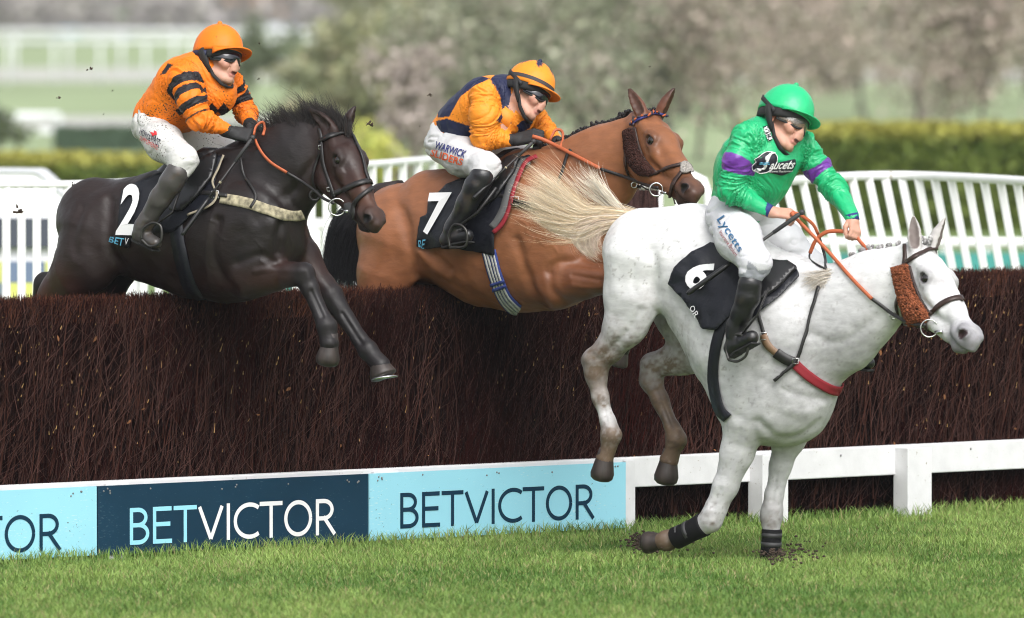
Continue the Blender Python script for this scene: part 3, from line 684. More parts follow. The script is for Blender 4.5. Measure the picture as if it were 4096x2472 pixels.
def coat_material(name, rough, sheen=0, bump=.25):
    m = material(name, attr=True, rough=rough, spec=.35, bump=bump, bscale=70, bdist=.006, var=.13, vscale=26, sheen=sheen, stretch=(.45, 1, 1), detail=9)
    n = m.node_tree; b = n.nodes['Principled BSDF']; tc = n.nodes.new('ShaderNodeTexCoord'); z = n.nodes.new('ShaderNodeTexNoise'); z.inputs['Scale'].default_value = 9; z.inputs['Detail'].default_value = 8; n.links.new(tc.outputs['Object'], z.inputs['Vector'])
    mr = n.nodes.new('ShaderNodeMapRange'); mr.inputs[1].default_value = .35; mr.inputs[2].default_value = .65; mr.inputs[3].default_value = rough-.10; mr.inputs[4].default_value = rough+.16; n.links.new(z.outputs[0], mr.inputs[0]); n.links.new(mr.outputs[0], b.inputs['Roughness'])
    return m

def sculpt(V, N, fr, lines, gain=.5):
    """muscle grooves (negative) and ridges or veins (positive) along lines on the near side"""
    px = project(fr.wor(V)); near = np.clip(-N[:, 1]*2.2 + .25, 0, 1); D = np.zeros(len(V))
    for P, w, dep in lines:
        P = smooth_path(P, 25); d = np.full(len(V), 1e9)
        for a, b in zip(P[:-1], P[1:]):
            e = b-a; t = np.clip(((px-a) @ e)/(e @ e), 0, 1); d = np.minimum(d, np.linalg.norm(px-a-t[:, None]*e, axis=1))
        D += dep*(gain if w > 6 else .7)*np.exp(-(d/(w*1.1 if w > 6 else w*.8))**2)
    return D*near
def finish_horse(S, fr, root, name_mat, vs, cfn, muscle=.006, seed=1, lines=()):
    V, Q = S.mesh(vs, 3); C = S.colour(V, .02); N = vnormals(V, Q)
    d = hnoise(V, 7, seed, 3)*muscle + hnoise(V*np.array([1, 1, .6]), 18, seed+3, 2)*muscle*.35
    hd = np.array([1.0]*len(V))
    V = V + N*(d*hd + sculpt(V, N, fr, lines, .5 if seed == 3 else .8))[:, None]; C = cfn(V, C)
    body = mesh_np('body', V, Q, name_mat, root, np.clip(C, 0, 1)); return V, Q, body

VS = .008
# ---- dark brown horse, number 2 ---------------------------------------------------------------
def dark_horse():
    fr = Frame(at(930, 900, 53.55), 32); root = empty('horse', fr.O, fr.rz)
    tag(root, 'near-black brown horse with number 2 cloth leaping over the brush fence', 'horse', 'racehorses jumping the fence')
    S = SDF(); BK = (.011, .008, .008); RD = (.040, .013, .008); B2 = (.016, .009, .008); LG = (.012, .010, .011)
    ell(S, fr, [(385, 882, 0, 172, .90, B2), (600, 918, 0, 200, .76, B2), (780, 948, 0, 230, .80, B2), (955, 938, 0, 265, .70, BK), (1052, 960, 0, 186, .92, BK)], .075, BK)
    ell(S, fr, [(640, 745, 0, 40, 1.5), (800, 730, 0, 40, 1.2), (950, 655, 0, 45, .8), (1000, 640, 0, 60, .8)], .12, BK)        # back and withers
    ell(S, fr, [(372, 950, .11, 150, .7, B2), (345, 1035, .14, 125, .7, B2), (292, 1108, .14, 98, .75, RD), (222, 1160, .13, 55, .9, RD), (130, 1290, .13, 37, 1, BK), (60, 1400, .13, 36, 1, BK), (50, 1460, .13, 45, 1, BK)], .05, BK)
    ell(S, fr, [(425, 985, .15, 85, .6, B2), (380, 1060, .16, 75, .6, RD)], .06, RD)
    ell(S, fr, [(500, 1000, -.15, 120, .7), (430, 1150, -.15, 70, .8), (180, 1135, -.13, 42, .9), (150, 1260, -.13, 36, 1), (120, 1400, -.13, 36, 1)], .04, BK)
    # near foreleg, folded
    ell(S, fr, [(1010, 890, .17, 140, .5), (1000, 1060, .17, 120, .6)], .10, BK)
    ell(S, fr, [(995, 1100, .15, 98, .75, B2), (1090, 1100, .14, 63, .9, RD), (1165, 1098, .14, 46, .95, LG), (1212, 1098, .14, 45, 1, LG), (1238, 1150, .14, 36, 1, LG), (1290, 1270, .14, 29, 1, LG), (1307, 1305, .14, 37, 1, LG), (1314, 1345, .14, 30, 1, LG), (1318, 1372, .14, 38, 1, LG)], .025, LG)
    # far foreleg, stretched
    ell(S, fr, [(1120, 960, -.12, 150, .7, BK), (1205, 1030, -.12, 80, .8, RD), (1290, 1140, -.12, 46, 1, LG), (1325, 1185, -.12, 47, 1, LG), (1352, 1225, -.12, 36, 1, LG), (1440, 1360, -.12, 31, 1, LG), (1472, 1400, -.12, 38, 1, LG), (1505, 1440, -.12, 31, 1, LG), (1522, 1460, -.12, 38, 1, LG)], .025, LG)
    lm = dict(poll=(1365, 500), eye=(1349, 644), brow=(1482, 625), bridge=(1472, 705), nostril=(1478, 880), tip=(1530, 872), lip=(1500, 938), chin=(1440, 948), jaw=(1262, 690), ear=(1292, 512), farear=(1408, 512))
    xf, R, s, t = fit_horse_head(fr, lm, 0.0)
    ears = [inv_px(R, s, t, (1232, 432), -.16), inv_px(R, s, t, (1424, 424), .10)]
    c = dict(face=(.030, .013, .010), nose=(.085, .032, .016), muzzle=(.018, .014, .014), dark=(.010, .009, .009), ear=(.028, .013, .010), eartip=(.012, .008, .008), lid=(.012, .008, .007), earin=(.02, .01, .008), hole=(.004, .003, .003), nose2=(.06, .028, .018))
    N = lambda p: (hx(xf, p))
    nk = [(fr.pt(975, 800, 0), fr.m(205), .62, np.array(BK)), (fr.pt(1100, 712, 0), fr.m(165), .5, np.array(BK)), (fr.pt(1195, 640, 0), fr.m(140), .5, np.array(BK)), (N((.00, 0, -.15)), xf[2]*.165, .55, np.array(BK))]
    S.chain(nk, .08, BK)
    S.chain([(N((.02, 0, -.11)), xf[2]*.12, .7, np.array(BK)), (N((.16, 0, -.10)), xf[2]*.12, .9, np.array(c['face']))], .05, BK)
    horse_head(S, xf, R, s, t, ears, c)
    def cfn(V, C):
        n = hnoise(V, 5, 4, 3); px = project(fr.wor(V))
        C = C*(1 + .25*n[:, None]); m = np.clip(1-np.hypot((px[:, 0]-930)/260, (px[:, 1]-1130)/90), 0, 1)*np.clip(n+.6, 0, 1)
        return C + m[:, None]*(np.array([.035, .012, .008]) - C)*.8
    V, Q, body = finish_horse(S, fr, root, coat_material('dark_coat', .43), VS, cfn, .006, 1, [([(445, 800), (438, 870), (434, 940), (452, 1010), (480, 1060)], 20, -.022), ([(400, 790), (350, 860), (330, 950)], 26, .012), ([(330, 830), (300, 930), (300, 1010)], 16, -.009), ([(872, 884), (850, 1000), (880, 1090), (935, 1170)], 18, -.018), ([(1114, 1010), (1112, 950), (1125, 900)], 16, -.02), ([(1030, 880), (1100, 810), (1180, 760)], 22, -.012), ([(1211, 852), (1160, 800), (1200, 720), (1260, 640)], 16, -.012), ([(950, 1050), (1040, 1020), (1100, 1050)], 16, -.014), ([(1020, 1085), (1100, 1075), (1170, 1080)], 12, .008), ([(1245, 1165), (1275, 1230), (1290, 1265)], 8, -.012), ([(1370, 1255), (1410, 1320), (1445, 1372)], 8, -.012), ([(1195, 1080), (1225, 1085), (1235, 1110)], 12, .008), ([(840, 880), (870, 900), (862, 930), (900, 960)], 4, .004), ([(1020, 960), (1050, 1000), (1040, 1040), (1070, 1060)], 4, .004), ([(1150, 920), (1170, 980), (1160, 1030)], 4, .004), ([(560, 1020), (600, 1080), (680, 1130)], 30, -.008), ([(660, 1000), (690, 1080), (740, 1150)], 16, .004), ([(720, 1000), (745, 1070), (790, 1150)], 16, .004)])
    return dict(fr=fr, root=root, V=V, Q=Q, bv=bvh_of(V, Q, fr), xf=xf, R=R, s=s, t=t)
def bay_horse():
    fr = Frame(at(1750, 950, 55.1), 36); root = empty('horse', fr.O, fr.rz)
    tag(root, 'light bay horse with number 7 cloth and plaited black mane, middle of the three', 'horse', 'racehorses jumping the fence')
    S = SDF(); B = (.255, .100, .045); BD = (.135, .048, .021); BK = (.010, .008, .009)
    ell(S, fr, [(1612, 932, 0, 200, .84), (1785, 922, 0, 204, .76), (1950, 955, 0, 256, .80), (2115, 958, 0, 282, .71), (2225, 1000, 0, 230, .88)], .075, B)
    ell(S, fr, [(1720, 745, 0, 45, 1.6), (1900, 740, 0, 45, 1.2), (2100, 680, 0, 55, .8), (2200, 690, 0, 80, .8)], .12, B)
    ell(S, fr, [(1575, 985, .12, 150, .7), (1538, 1090, .14, 112, .7), (1510, 1240, .14, 80, .8), (1440, 1400, .13, 48, 1, BK), (1400, 1550, .13, 36, 1, BK)], .05, B)
    ell(S, fr, [(1655, 1005, .17, 80, .5), (1600, 1085, .16, 75, .6)], .05, B)
    ell(S, fr, [(1700, 1100, -.15, 90, .7), (1650, 1250, -.14, 70, .8), (1560, 1400, -.13, 48, 1)], .04, BK)
    ell(S, fr, [(2160, 890, .19, 150, .5), (2200, 1080, .18, 130, .55)], .09, B)
    ell(S, fr, [(2225, 1135, .17, 105, .7, BD), (2320, 1122, .16, 76, .9, BD), (2460, 1112, .15, 52, 1, BD), (2540, 1125, .15, 50, 1, BK), (2520, 1250, .15, 34, 1, BK), (2498, 1350, .15, 38, 1, BK), (2486, 1400, .15, 32, 1, BK)], .025, BD)
    ell(S, fr, [(2300, 1050, -.12, 130, .7, BD), (2440, 1050, -.12, 70, .9, BD), (2560, 1080, -.12, 50, 1, BK), (2570, 1230, -.12, 35, 1, BK), (2540, 1330, -.12, 36, 1, BK)], .03, BD)
    lm = dict(poll=(2600, 448), eye=(2601, 564), brow=(2738, 545), bridge=(2738, 640), nostril=(2740, 770), tip=(2788, 756), lip=(2772, 822), chin=(2690, 826), jaw=(2518, 672), ear=(2548, 461), farear=(2655, 455))
    xf, R, s, t = fit_horse_head(fr, lm, 0.05)
    ears = [inv_px(R, s, t, (2514, 350), -.12), inv_px(R, s, t, (2702, 350), .13)]
    c = dict(face=(.23, .088, .036), nose=(.21, .084, .036), muzzle=(.040, .024, .022), dark=(.022, .016, .016), ear=(.10, .036, .02), eartip=(.02, .011, .01), lid=(.05, .022, .014), earin=(.06, .025, .015), hole=(.006, .004, .004), nose2=(.10, .045, .026))
    N = lambda p: hx(xf, p)
    nk = [(fr.pt(2215, 810, 0), fr.m(200), .62, np.array(B)), (fr.pt(2330, 735, 0), fr.m(165), .5, np.array(B)), (fr.pt(2420, 670, 0.02), fr.m(140), .5, np.array(B)), (N((.00, 0, -.15)), xf[2]*.165, .55, np.array(B))]
    S.chain(nk, .08, B); S.chain([(N((.02, 0, -.11)), xf[2]*.12, .7), (N((.16, 0, -.10)), xf[2]*.12, .9)], .05, B)
    horse_head(S, xf, R, s, t, ears, c)
    def cfn(V, C):
        n = hnoise(V, 4, 8, 3); px = project(fr.wor(V))
        return C*(1 + .12*n[:, None])
    V, Q, body = finish_horse(S, fr, root, coat_material('bay_coat', .42), VS, cfn, .006, 2, [([(1606, 840), (1622, 900), (1636, 980), (1655, 1050), (1660, 1100)], 22, -.024), ([(1560, 800), (1540, 900), (1540, 1000)], 30, .010), ([(1680, 1010), (1730, 1060), (1790, 1110)], 16, .016), ([(1690, 985), (1745, 1025), (1800, 1075)], 16, -.012), ([(2065, 960), (2095, 1060), (2130, 1160), (2170, 1230)], 18, -.018), ([(2195, 1085), (2230, 1050), (2320, 1050), (2400, 1068)], 16, -.018), ([(2200, 1100), (2210, 1160), (2260, 1210)], 16, -.014), ([(2290, 1100), (2340, 1110), (2400, 1120)], 9, -.008), ([(2290, 1140), (2350, 1150), (2400, 1150)], 9, .006), ([(2080, 880), (2110, 900), (2105, 930), (2135, 950), (2125, 985)], 4, .004), ([(2150, 950), (2180, 985), (2210, 980), (2230, 1010)], 4, .004), ([(2170, 860), (2200, 900), (2190, 930)], 4, .004), ([(2390, 720), (2330, 790), (2290, 860)], 18, -.012), ([(1760, 960), (1800, 1060), (1850, 1140)], 18, .005), ([(1830, 1000), (1870, 1090), (1920, 1170)], 18, .005), ([(1780, 1120), (1880, 1180), (2000, 1215)], 22, -.006)])
    return dict(fr=fr, root=root, V=V, Q=Q, bv=bvh_of(V, Q, fr), xf=xf, R=R, s=s, t=t)
def grey_horse():
    yaw = 35; a = math.radians(yaw); g = ground(3085, 2250); Y = np.array([math.sin(a), math.cos(a), 0])
    fr = Frame(g - Y*.13, yaw); root = empty('horse', fr.O, fr.rz)
    tag(root, 'white grey horse landing on its forelegs in front of the fence, tail streaming behind', 'horse', 'racehorses jumping the fence')
    S = SDF(); W = (.57, .57, .575); G = (.36, .35, .35); D = (.14, .095, .062); DD = (.065, .043, .03); P = (.66, .66, .66)
    ell(S, fr, [(2580, 1012, 0, 181, .90, P), (2745, 1038, 0, 203, .78, P), (2885, 1176, 0, 238, .78, W), (3032, 1348, 0, 294, .70, W), (3115, 1488, 0, 252, .85, W)], .075, W)
    ell(S, fr, [(3060, 1590, 0, 195, .85), (3150, 1610, 0, 170, .95)], .10, W)
    ell(S, fr, [(2800, 900, 0, 50, 1.5), (2960, 985, 0, 50, 1.2), (3180, 1110, 0, 55, .8), (3230, 1150, 0, 80, .8)], .12, W)
    # near hind
    ell(S, fr, [(2550, 1040, .13, 155, .7, P), (2520, 1180, .14, 112, .7, W), (2492, 1310, .14, 82, .8, G), (2440, 1390, .13, 58, .85, D), (2385, 1445, .13, 52, .85, G), (2384, 1500, .13, 44, .9, D), (2402, 1590, .13, 31, 1, W), (2432, 1685, .13, 28, 1, G), (2444, 1742, .13, 39, 1, D), (2434, 1792, .13, 28, 1, D), (2420, 1832, .13, 38, 1, DD)], .03, W)
    ell(S, fr, [(2570, 1200, .17, 70, .6), (2545, 1290, .16, 60, .7)], .06, W)
    ell(S, fr, [(2362, 1425, .13, 22, .8), (2345, 1438, .13, 20, .8)], .03, G)
    # far hind
    ell(S, fr, [(2720, 1200, -.14, 150, .7), (2790, 1390, -.14, 100, .7), (2730, 1425, -.14, 72, .8), (2610, 1465, -.13, 48, .85), (2605, 1520, -.13, 46, .9, DD), (2640, 1600, -.13, 33, 1, DD), (2690, 1712, -.13, 30, 1, DD), (2704, 1758, -.13, 40, 1, DD), (2690, 1802, -.13, 28, 1, DD), (2676, 1838, -.13, 38, 1, DD)], .03, G)
    # near fore, flexed
    ell(S, fr, [(3080, 1330, .17, 170, .5), (3010, 1600, .17, 130, .6)], .10, W)
    ell(S, fr, [(2980, 1690, .15, 98, .75), (2950, 1805, .14, 68, .85), (2902, 1945, .14, 48, .9), (2862, 2040, .14, 42, 1), (2842, 2082, .14, 45, 1, G), (2800, 2110, .14, 34, 1, G), (2712, 2146, .14, 30, 1, D), (2668, 2162, .14, 39, 1, D), (2640, 2164, .14, 32, 1, DD)], .028, W)
    # far fore, on the ground
    ell(S, fr, [(3180, 1560, -.13, 160, .7), (3158, 1740, -.13, 74, .8), (3124, 1860, -.13, 43, .9), (3096, 1980, -.13, 35, 1), (3090, 2040, -.13, 40, 1, G), (3087, 2075, -.13, 38, 1, G), (3086, 2110, -.13, 29, 1), (3082, 2190, -.13, 28, 1), (3080, 2240, -.13, 36, 1)], .028, W)
    lm = dict(poll=(3690, 985), eye=(3696, 1116), brow=(3826, 1095), bridge=(3826, 1165), nostril=(3842, 1346), tip=(3888, 1332), lip=(3874, 1392), chin=(3800, 1436), jaw=(3590, 1215), ear=(3648, 990), farear=(3750, 985))
    xf, R, s, t = fit_horse_head(fr, lm, 0.0)
    ears = [inv_px(R, s, t, (3652, 858), -.10), inv_px(R, s, t, (3786, 867), .12)]
    c = dict(face=(.66, .66, .66), nose=(.60, .60, .61), muzzle=(.17, .165, .18), dark=(.14, .13, .135), ear=(.42, .40, .385), eartip=(.42, .40, .385), lid=(.085, .08, .085), earin=(.16, .13, .12), hole=(.03, .015, .016), nose2=(.26, .255, .27))
    N = lambda p: hx(xf, p)
    nk = [(fr.pt(3200, 1345, 0), fr.m(240), .62, np.array(W)), (fr.pt(3358, 1276, 0), fr.m(192), .46, np.array(W)), (fr.pt(3498, 1170, 0), fr.m(140), .5, np.array(P)), (N((.00, 0, -.15)), xf[2]*.165, .55, np.array(P))]
    S.chain(nk, .08, W); S.chain([(N((.02, 0, -.11)), xf[2]*.12, .7), (N((.16, 0, -.10)), xf[2]*.12, .9)], .05, P)
    horse_head(S, xf, R, s, t, ears, c)
    def cfn(V, C):
        n = hnoise(V, 6, 8, 3); n2 = hnoise(V, 22, 9, 3); n3 = hnoise(V, 60, 10, 2); px = project(fr.wor(V))
        C = C*(1 + .06*n[:, None] + .05*n2[:, None]); sh = np.clip(1.25-np.hypot((px[:, 0]-3190)/330, (px[:, 1]-1490)/300), 0, 1)*.9 + np.clip(1.1-np.hypot((px[:, 0]-3430)/190, (px[:, 1]-1330)/190), 0, 1)*.6 + np.clip(1.1-np.hypot((px[:, 0]-2700)/130, (px[:, 1]-1230)/170), 0, 1)*.35 + np.clip(1-np.hypot((px[:, 0]-3000)/170, (px[:, 1]-1900)/230), 0, 1)*.5; C = C*(1 - .40*np.clip(sh*(1+n2*.6+.25*n3), 0, 1))[:, None]*np.array([1, .995, 1.0])  # chest, neck, flank and foreleg darkened in the coat colour, partly painted shading
        low = np.exp(-np.hypot(px[:, 0]-2435, px[:, 1]-1440)/60)*1.15 + np.exp(-np.hypot((px[:, 0]-2660)/.7, px[:, 1]-1500)/70)*.9 + np.clip((px[:, 1]-1690)/60, 0, 1)*(px[:, 0] < 2760)*1.0 + np.exp(-np.hypot(px[:, 0]-2590, px[:, 1]-1190)/60)*.25*np.clip(n2+.6, 0, 1) + np.clip((px[:, 1]-1230)/500, 0, 1)*(px[:, 0] < 2760)*np.clip(n2+.45, 0, 1) + np.clip((px[:, 1]-1950)/150, 0, 1)*np.clip(n2+.3, 0, 1)*.7
        low = low*np.clip(.75 + n3*1.1 + n2*.8, .1, 1.5); C = C + np.clip(low, 0, .9)[:, None]*(np.array([.115, .076, .048]) - C)
        fl = (n3 > .46)*np.clip(.45+n, 0, 1)*.55; C = C + fl[:, None]*(np.array([.2, .18, .17]) - C)
        e = np.hypot(px[:, 0]-3765, (px[:, 1]-1128)*1.1)/40; C = C + (np.clip(1-e, 0, 1)*np.clip(.6+n2, 0, 1)*.7)[:, None]*(np.array([.2, .17, .18])-C)
        return C
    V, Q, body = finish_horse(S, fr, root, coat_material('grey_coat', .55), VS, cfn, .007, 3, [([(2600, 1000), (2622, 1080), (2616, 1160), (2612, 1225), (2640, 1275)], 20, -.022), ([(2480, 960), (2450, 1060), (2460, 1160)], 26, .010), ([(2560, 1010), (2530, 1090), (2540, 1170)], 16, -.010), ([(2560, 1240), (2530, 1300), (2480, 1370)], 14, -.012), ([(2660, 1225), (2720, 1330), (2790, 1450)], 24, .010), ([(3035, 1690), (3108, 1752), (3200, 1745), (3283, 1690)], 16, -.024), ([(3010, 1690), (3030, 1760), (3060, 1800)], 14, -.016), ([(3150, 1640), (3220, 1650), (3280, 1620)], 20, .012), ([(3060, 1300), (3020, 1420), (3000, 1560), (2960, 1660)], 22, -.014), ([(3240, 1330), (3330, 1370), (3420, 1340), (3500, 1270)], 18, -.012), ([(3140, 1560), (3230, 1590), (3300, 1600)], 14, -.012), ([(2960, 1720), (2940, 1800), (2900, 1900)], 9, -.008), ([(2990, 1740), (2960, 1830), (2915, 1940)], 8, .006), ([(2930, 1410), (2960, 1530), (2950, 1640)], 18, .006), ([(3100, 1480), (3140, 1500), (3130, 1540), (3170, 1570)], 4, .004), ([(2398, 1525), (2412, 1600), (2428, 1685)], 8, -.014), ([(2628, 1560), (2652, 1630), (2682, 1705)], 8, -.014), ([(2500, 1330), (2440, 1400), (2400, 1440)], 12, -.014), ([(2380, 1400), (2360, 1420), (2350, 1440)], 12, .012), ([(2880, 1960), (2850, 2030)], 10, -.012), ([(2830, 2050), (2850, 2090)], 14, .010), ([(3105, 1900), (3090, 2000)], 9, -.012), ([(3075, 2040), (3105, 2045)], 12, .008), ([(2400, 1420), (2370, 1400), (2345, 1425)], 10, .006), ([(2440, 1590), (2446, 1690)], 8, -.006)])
    return dict(fr=fr, root=root, V=V, Q=Q, bv=bvh_of(V, Q, fr), xf=xf, R=R, s=s, t=t)
def horse_eyes(H, iris=None):
    for g in (-1, 1):
        m = MB(); m.ball(hx(H['xf'], (.337, g*.104, -.042)), H['xf'][2]*.044, n=20, m=12); m.build('eye', M_EYE, H['root'])
# ------------------------------------------------------------------ beyond the fence
M_PLASTIC = material('white_plastic', (.80, .80, .81), .35, bump=.08, bscale=12, bdist=.003, var=.03, vscale=3)
M_FAR = material('far_white', (.72, .74, .75), .6)  # duller white of the distant rails
M_JOINT = material('rail_joint', (.45, .42, .38), .6)
def wing(label, path, slats, hz, r_px):
    """a wing rail: path in pixels with a depth per point; slats (px, lean px down 600)"""
    P = smooth_path(path, 40); P3 = np.array([at(*p) for p in P]); root = empty('wing_rail', (P3[0][0], P3[0][1], 0)); O = np.array([P3[0][0], P3[0][1], 0])
    tag(root, label, 'rail', 'white slatted wing rails behind the fence')
    m = MB(); m.tube(P3-O, r_px*P3[:, 1]/FPX, 14); m.build('top_rail', M_PLASTIC, root)
    for px, lean in slats:
        i = np.argmin(abs(P[:, 0]-px)); py, Z = np.interp(px, P[:, 0], P[:, 1]), np.interp(px, P[:, 0], P[:, 2])
        a = at(px, py, Z); b = at(px+lean*(1.0), py+1000, Z); t = (a[2])/(a[2]-b[2]); b = a + (b-a)*t; b[1] -= .0
        u = (b-a)/np.linalg.norm(b-a); s = np.cross(u, [0, 1, 0]); s /= np.linalg.norm(s); f = np.cross(s, u)
        m = MB(); w = 16.5*Z/FPX; m.box((a+b)/2 - O, (w, .014, np.linalg.norm(b-a)/2), ax=[s, f, u]); o = m.build('slat', M_PLASTIC, root, smooth=False)
        bv = o.modifiers.new('b', 'BEVEL'); bv.width = .008; bv.segments = 2
    for px in hz:
        py, Z = np.interp(px, P[:, 0], P[:, 1]), np.interp(px, P[:, 0], P[:, 2]); a = at(px-8, py, Z); b = at(px+8, py, Z); m = MB(); m.tube([a-O, b-O], r_px*Z/FPX*1.05, 14); m.build('joint', M_JOINT, root)
lz = lambda y, h=1.75: (CAMH-h)*FPX/(y+150)
LP = [(-300, 742), (0, 738), (330, 736), (700, 718), (1100, 684), (1484, 658), (1701, 640), (1900, 626), (2100, 612)]
wing('white slatted wing rail left of the light bay horse, running behind the dark horse', [(x, y, lz(y)) for x, y in LP], [(x, 0) for x in range(-280, 2080, 61)], (), 15.5)
RP = [(2990, 735), (3122, 727), (3389, 706), (3632, 702), (3875, 711), (4096, 724), (4400, 745)]
wing('white slatted wing rail curving behind the green jockey, slats leaning', [(x, y, lz(y)) for x, y in RP], [(x, 250 - (x-3000)*.07) for x in range(3010, 4390, 66)], (3230, 3460, 3560, 3900), 18)
def hoop_rail():
    O = at(2700, 900, 66); O[2] = 0; root = empty('rail_end', O); tag(root, 'rounded white end of a rail behind the bay horse\'s muzzle', 'rail')
    Z = 66; P = np.array([at(x, y, Z) for x, y in ((2560, 672), (2680, 682), (2765, 698), (2815, 722), (2832, 770), (2834, 900), (2834, 1100), (2834, 1700))]); P[-1][2] = 0
    m = MB(); m.tube(smooth_path(P - O, .04) if False else P - O, 17*Z/FPX, 12); m.build('hoop', M_PLASTIC, root)
    for y in (745,):
        m = MB(); m.tube([at(2560, y, Z)-O, at(2834, y, Z)-O], 15*Z/FPX, 12); m.build('cross_rail', M_PLASTIC, root)
    for x in (2640, 2715, 2775):
        a = at(x, 690, Z); b = a*1.0; b[2] = 0; m = MB(); m.tube([a-O, b-O], 13*Z/FPX, 10); m.build('slat', M_PLASTIC, root)
hoop_rail()
def run_rail(label, x0, x1, Z, h, gap, r, Z1=None, name='running_rail', mid=None):
    Z1 = Z1 or Z; a = np.array([(x0-CX)/FPX*Z, Z, 0]); b = np.array([(x1-CX)/FPX*Z1, Z1, 0]); root = empty(name, a); tag(root, label, 'rail', 'white running rails across the course')
    m = MB(); U = np.array([0, 0, h]); d = b-a; m.tube([U, d+U], r, 8); m.build('top_rail', (M_FAR if Z > 150 else M_PLASTIC), root)
    if mid: m = MB(); m.tube([U*mid, d+U*mid], r*.8, 8); m.build('lower_rail', (M_FAR if Z > 150 else M_PLASTIC), root)
    n = min(95, int(np.linalg.norm(d)/gap))
    for i in range(n+1):
        m = MB(); p = d*i/n; m.tube([p, p+U*.98], r*(.75 if Z < 150 else .6), 6); m.build('post', (M_FAR if Z > 150 else M_PLASTIC), root)
run_rail('white running rail seen through the leaning slats on the right', 2900, 4300, 76, 1.02, 1.1, .04, mid=.72)
run_rail('white running rail low behind the left slats', -200, 2000, 84, .95, 1.3, .045)
run_rail('far white running rail under the wood, nearer of two', -150, 2600, 258, 1.12, 1.15, .06)
run_rail('far white running rail under the wood, farther of two', -150, 4300, 276, 1.25, 1.4, .065)
run_rail('white running rail across the right-hand trees', 1300, 4300, 292, 1.2, 2.0, .08)
run_rail('low white rail left of the dark green hurdle', -100, 240, 172, .52, .8, .07, mid=.5)
# the far course: turf with distance haze painted into its pale colour
M_FIELD = material('haze_paled_turf', (.27, .33, .19), .95, spec=.05, var=.16, vscale=.12)
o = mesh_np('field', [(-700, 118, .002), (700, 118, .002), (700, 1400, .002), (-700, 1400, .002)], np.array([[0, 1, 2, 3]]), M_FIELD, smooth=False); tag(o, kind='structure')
# pale tracks
M_TRACK = material('pale_track', (.42, .42, .38), .9, var=.15, vscale=.4)
for i, (z0, z1, x0, x1) in enumerate(((266, 300, -90, 90), (191, 206, -60, -2), (162, 168, -60, -8))):
    o = mesh_np('path', [(x0, z0, .012), (x1, z0, .012), (x1, z1, .012), (x0, z1, .012)], np.array([[0, 1, 2, 3]]), M_TRACK, smooth=False); tag(o, kind='structure')

M_LEAF = material('leaf', attr=True, rough=.6, spec=.2); M_BARK = material('bark', (.10, .085, .072), .85, bump=.4, bscale=8, bdist=.03)
def leaves(P, size, C, g, name, parent, up=0.0):
    n = len(P); N = g.normal(0, 1, (n, 3)); N[:, 2] += up; N /= np.linalg.norm(N, axis=1)[:, None]; A = np.cross(N, g.normal(0, 1, (n, 3))); A /= np.linalg.norm(A, axis=1)[:, None]; B = np.cross(N, A)
    s = (size*g.uniform(.5, 1.4, n))[:, None]; V = np.stack([P-A*s, P+B*s*.55, P+A*s, P-B*s*.55], 1).reshape(-1, 3)
    return mesh_np(name, V, np.arange(4*n).reshape(-1, 4), M_LEAF, parent, np.repeat(C, 4, 0), smooth=False)
def hedge(label, x0, x1, Z, h, th, n, seed, pxend=None):
    g = np.random.default_rng(seed); a, b = (x0-CX)/FPX*Z, (x1-CX)/FPX*Z; O = np.array([(a+b)/2, Z, 0]); root = empty('hedge', O); tag(root, label, 'hedge', 'clipped hedges behind the rails')
    m = MB(); m.box((0, th/2, (h-.08)/2), ((b-a)/2-.05, th/2-.08, (h-.08)/2)); m.build('hedge_core', material('hedge_shade', (.02, .03, .01), .9), root, smooth=False)
    top = g.uniform(0, 1, n) < .35; x = g.uniform(a, b, n); X3 = np.stack([x, np.zeros(n), g.uniform(0, h, n)], 1); z = np.where(top, h, X3[:, 2]); y = np.where(top, g.uniform(0, th, n), -g.uniform(-.08, .06, n))
    b2 = hnoise(np.stack([x, z, 0*x], 1), 2.0, seed, 3); z = z + np.where(top, .05*b2 + g.uniform(-.05, .05, n), 0); y = y - .05*b2; P = np.stack([x - O[0], y, np.clip(z, .02, h+.1)], 1)
    t = np.clip(.5 + .5*b2 + g.normal(0, .2, n), 0, 1)[:, None]; yel = np.clip((z/h - .86)/.12, 0, 1)[:, None]
    C = np.array([.045, .080, .015])*(1-t) + np.array([.175, .22, .045])*t; C = C*(1-yel) + np.array([.36, .345, .075])*g.uniform(.6, 1.2, (n, 1))*yel
    leaves(P, .05, C, g, 'hedge_leaves', root)
hedge('tall clipped hedge with yellowing top behind the right wing rail', 2980, 4350, 118, 1.19, .9, 22000, 3)
hedge('low clipped hedge with yellow top behind the dark horse', -250, 1490, 120, .80, .8, 16000, 4)
hz = MB()
def low_barrier(label, x0, x1, Z, h, col):
    a, b = (x0-CX)/FPX*Z, (x1-CX)/FPX*Z; root = empty('ground_barrier', ((a+b)/2, Z, 0)); tag(root, label, 'barrier', 'low teal barriers on the grass')
    m = MB(); m.box((0, 0, h/2+.05), ((b-a)/2, .02, h/2)); m.build('panel', material('teal_sheet', col, .6, var=.2, vscale=2), root, smooth=False)
    for i in range(9):
        m = MB(); m.tube([((b-a)*(i/8-.5), .03, 0), ((b-a)*(i/8-.5), .03, h+.12)], .02, 6); m.build('stake', M_PLASTIC, root)
low_barrier('low teal barrier seen through the right-hand slats', 2900, 4300, 100, .22, (.04, .24, .22))
low_barrier('low teal barrier seen between the dark horse and the bay tail', 800, 1500, 92, .45, (.03, .20, .16))
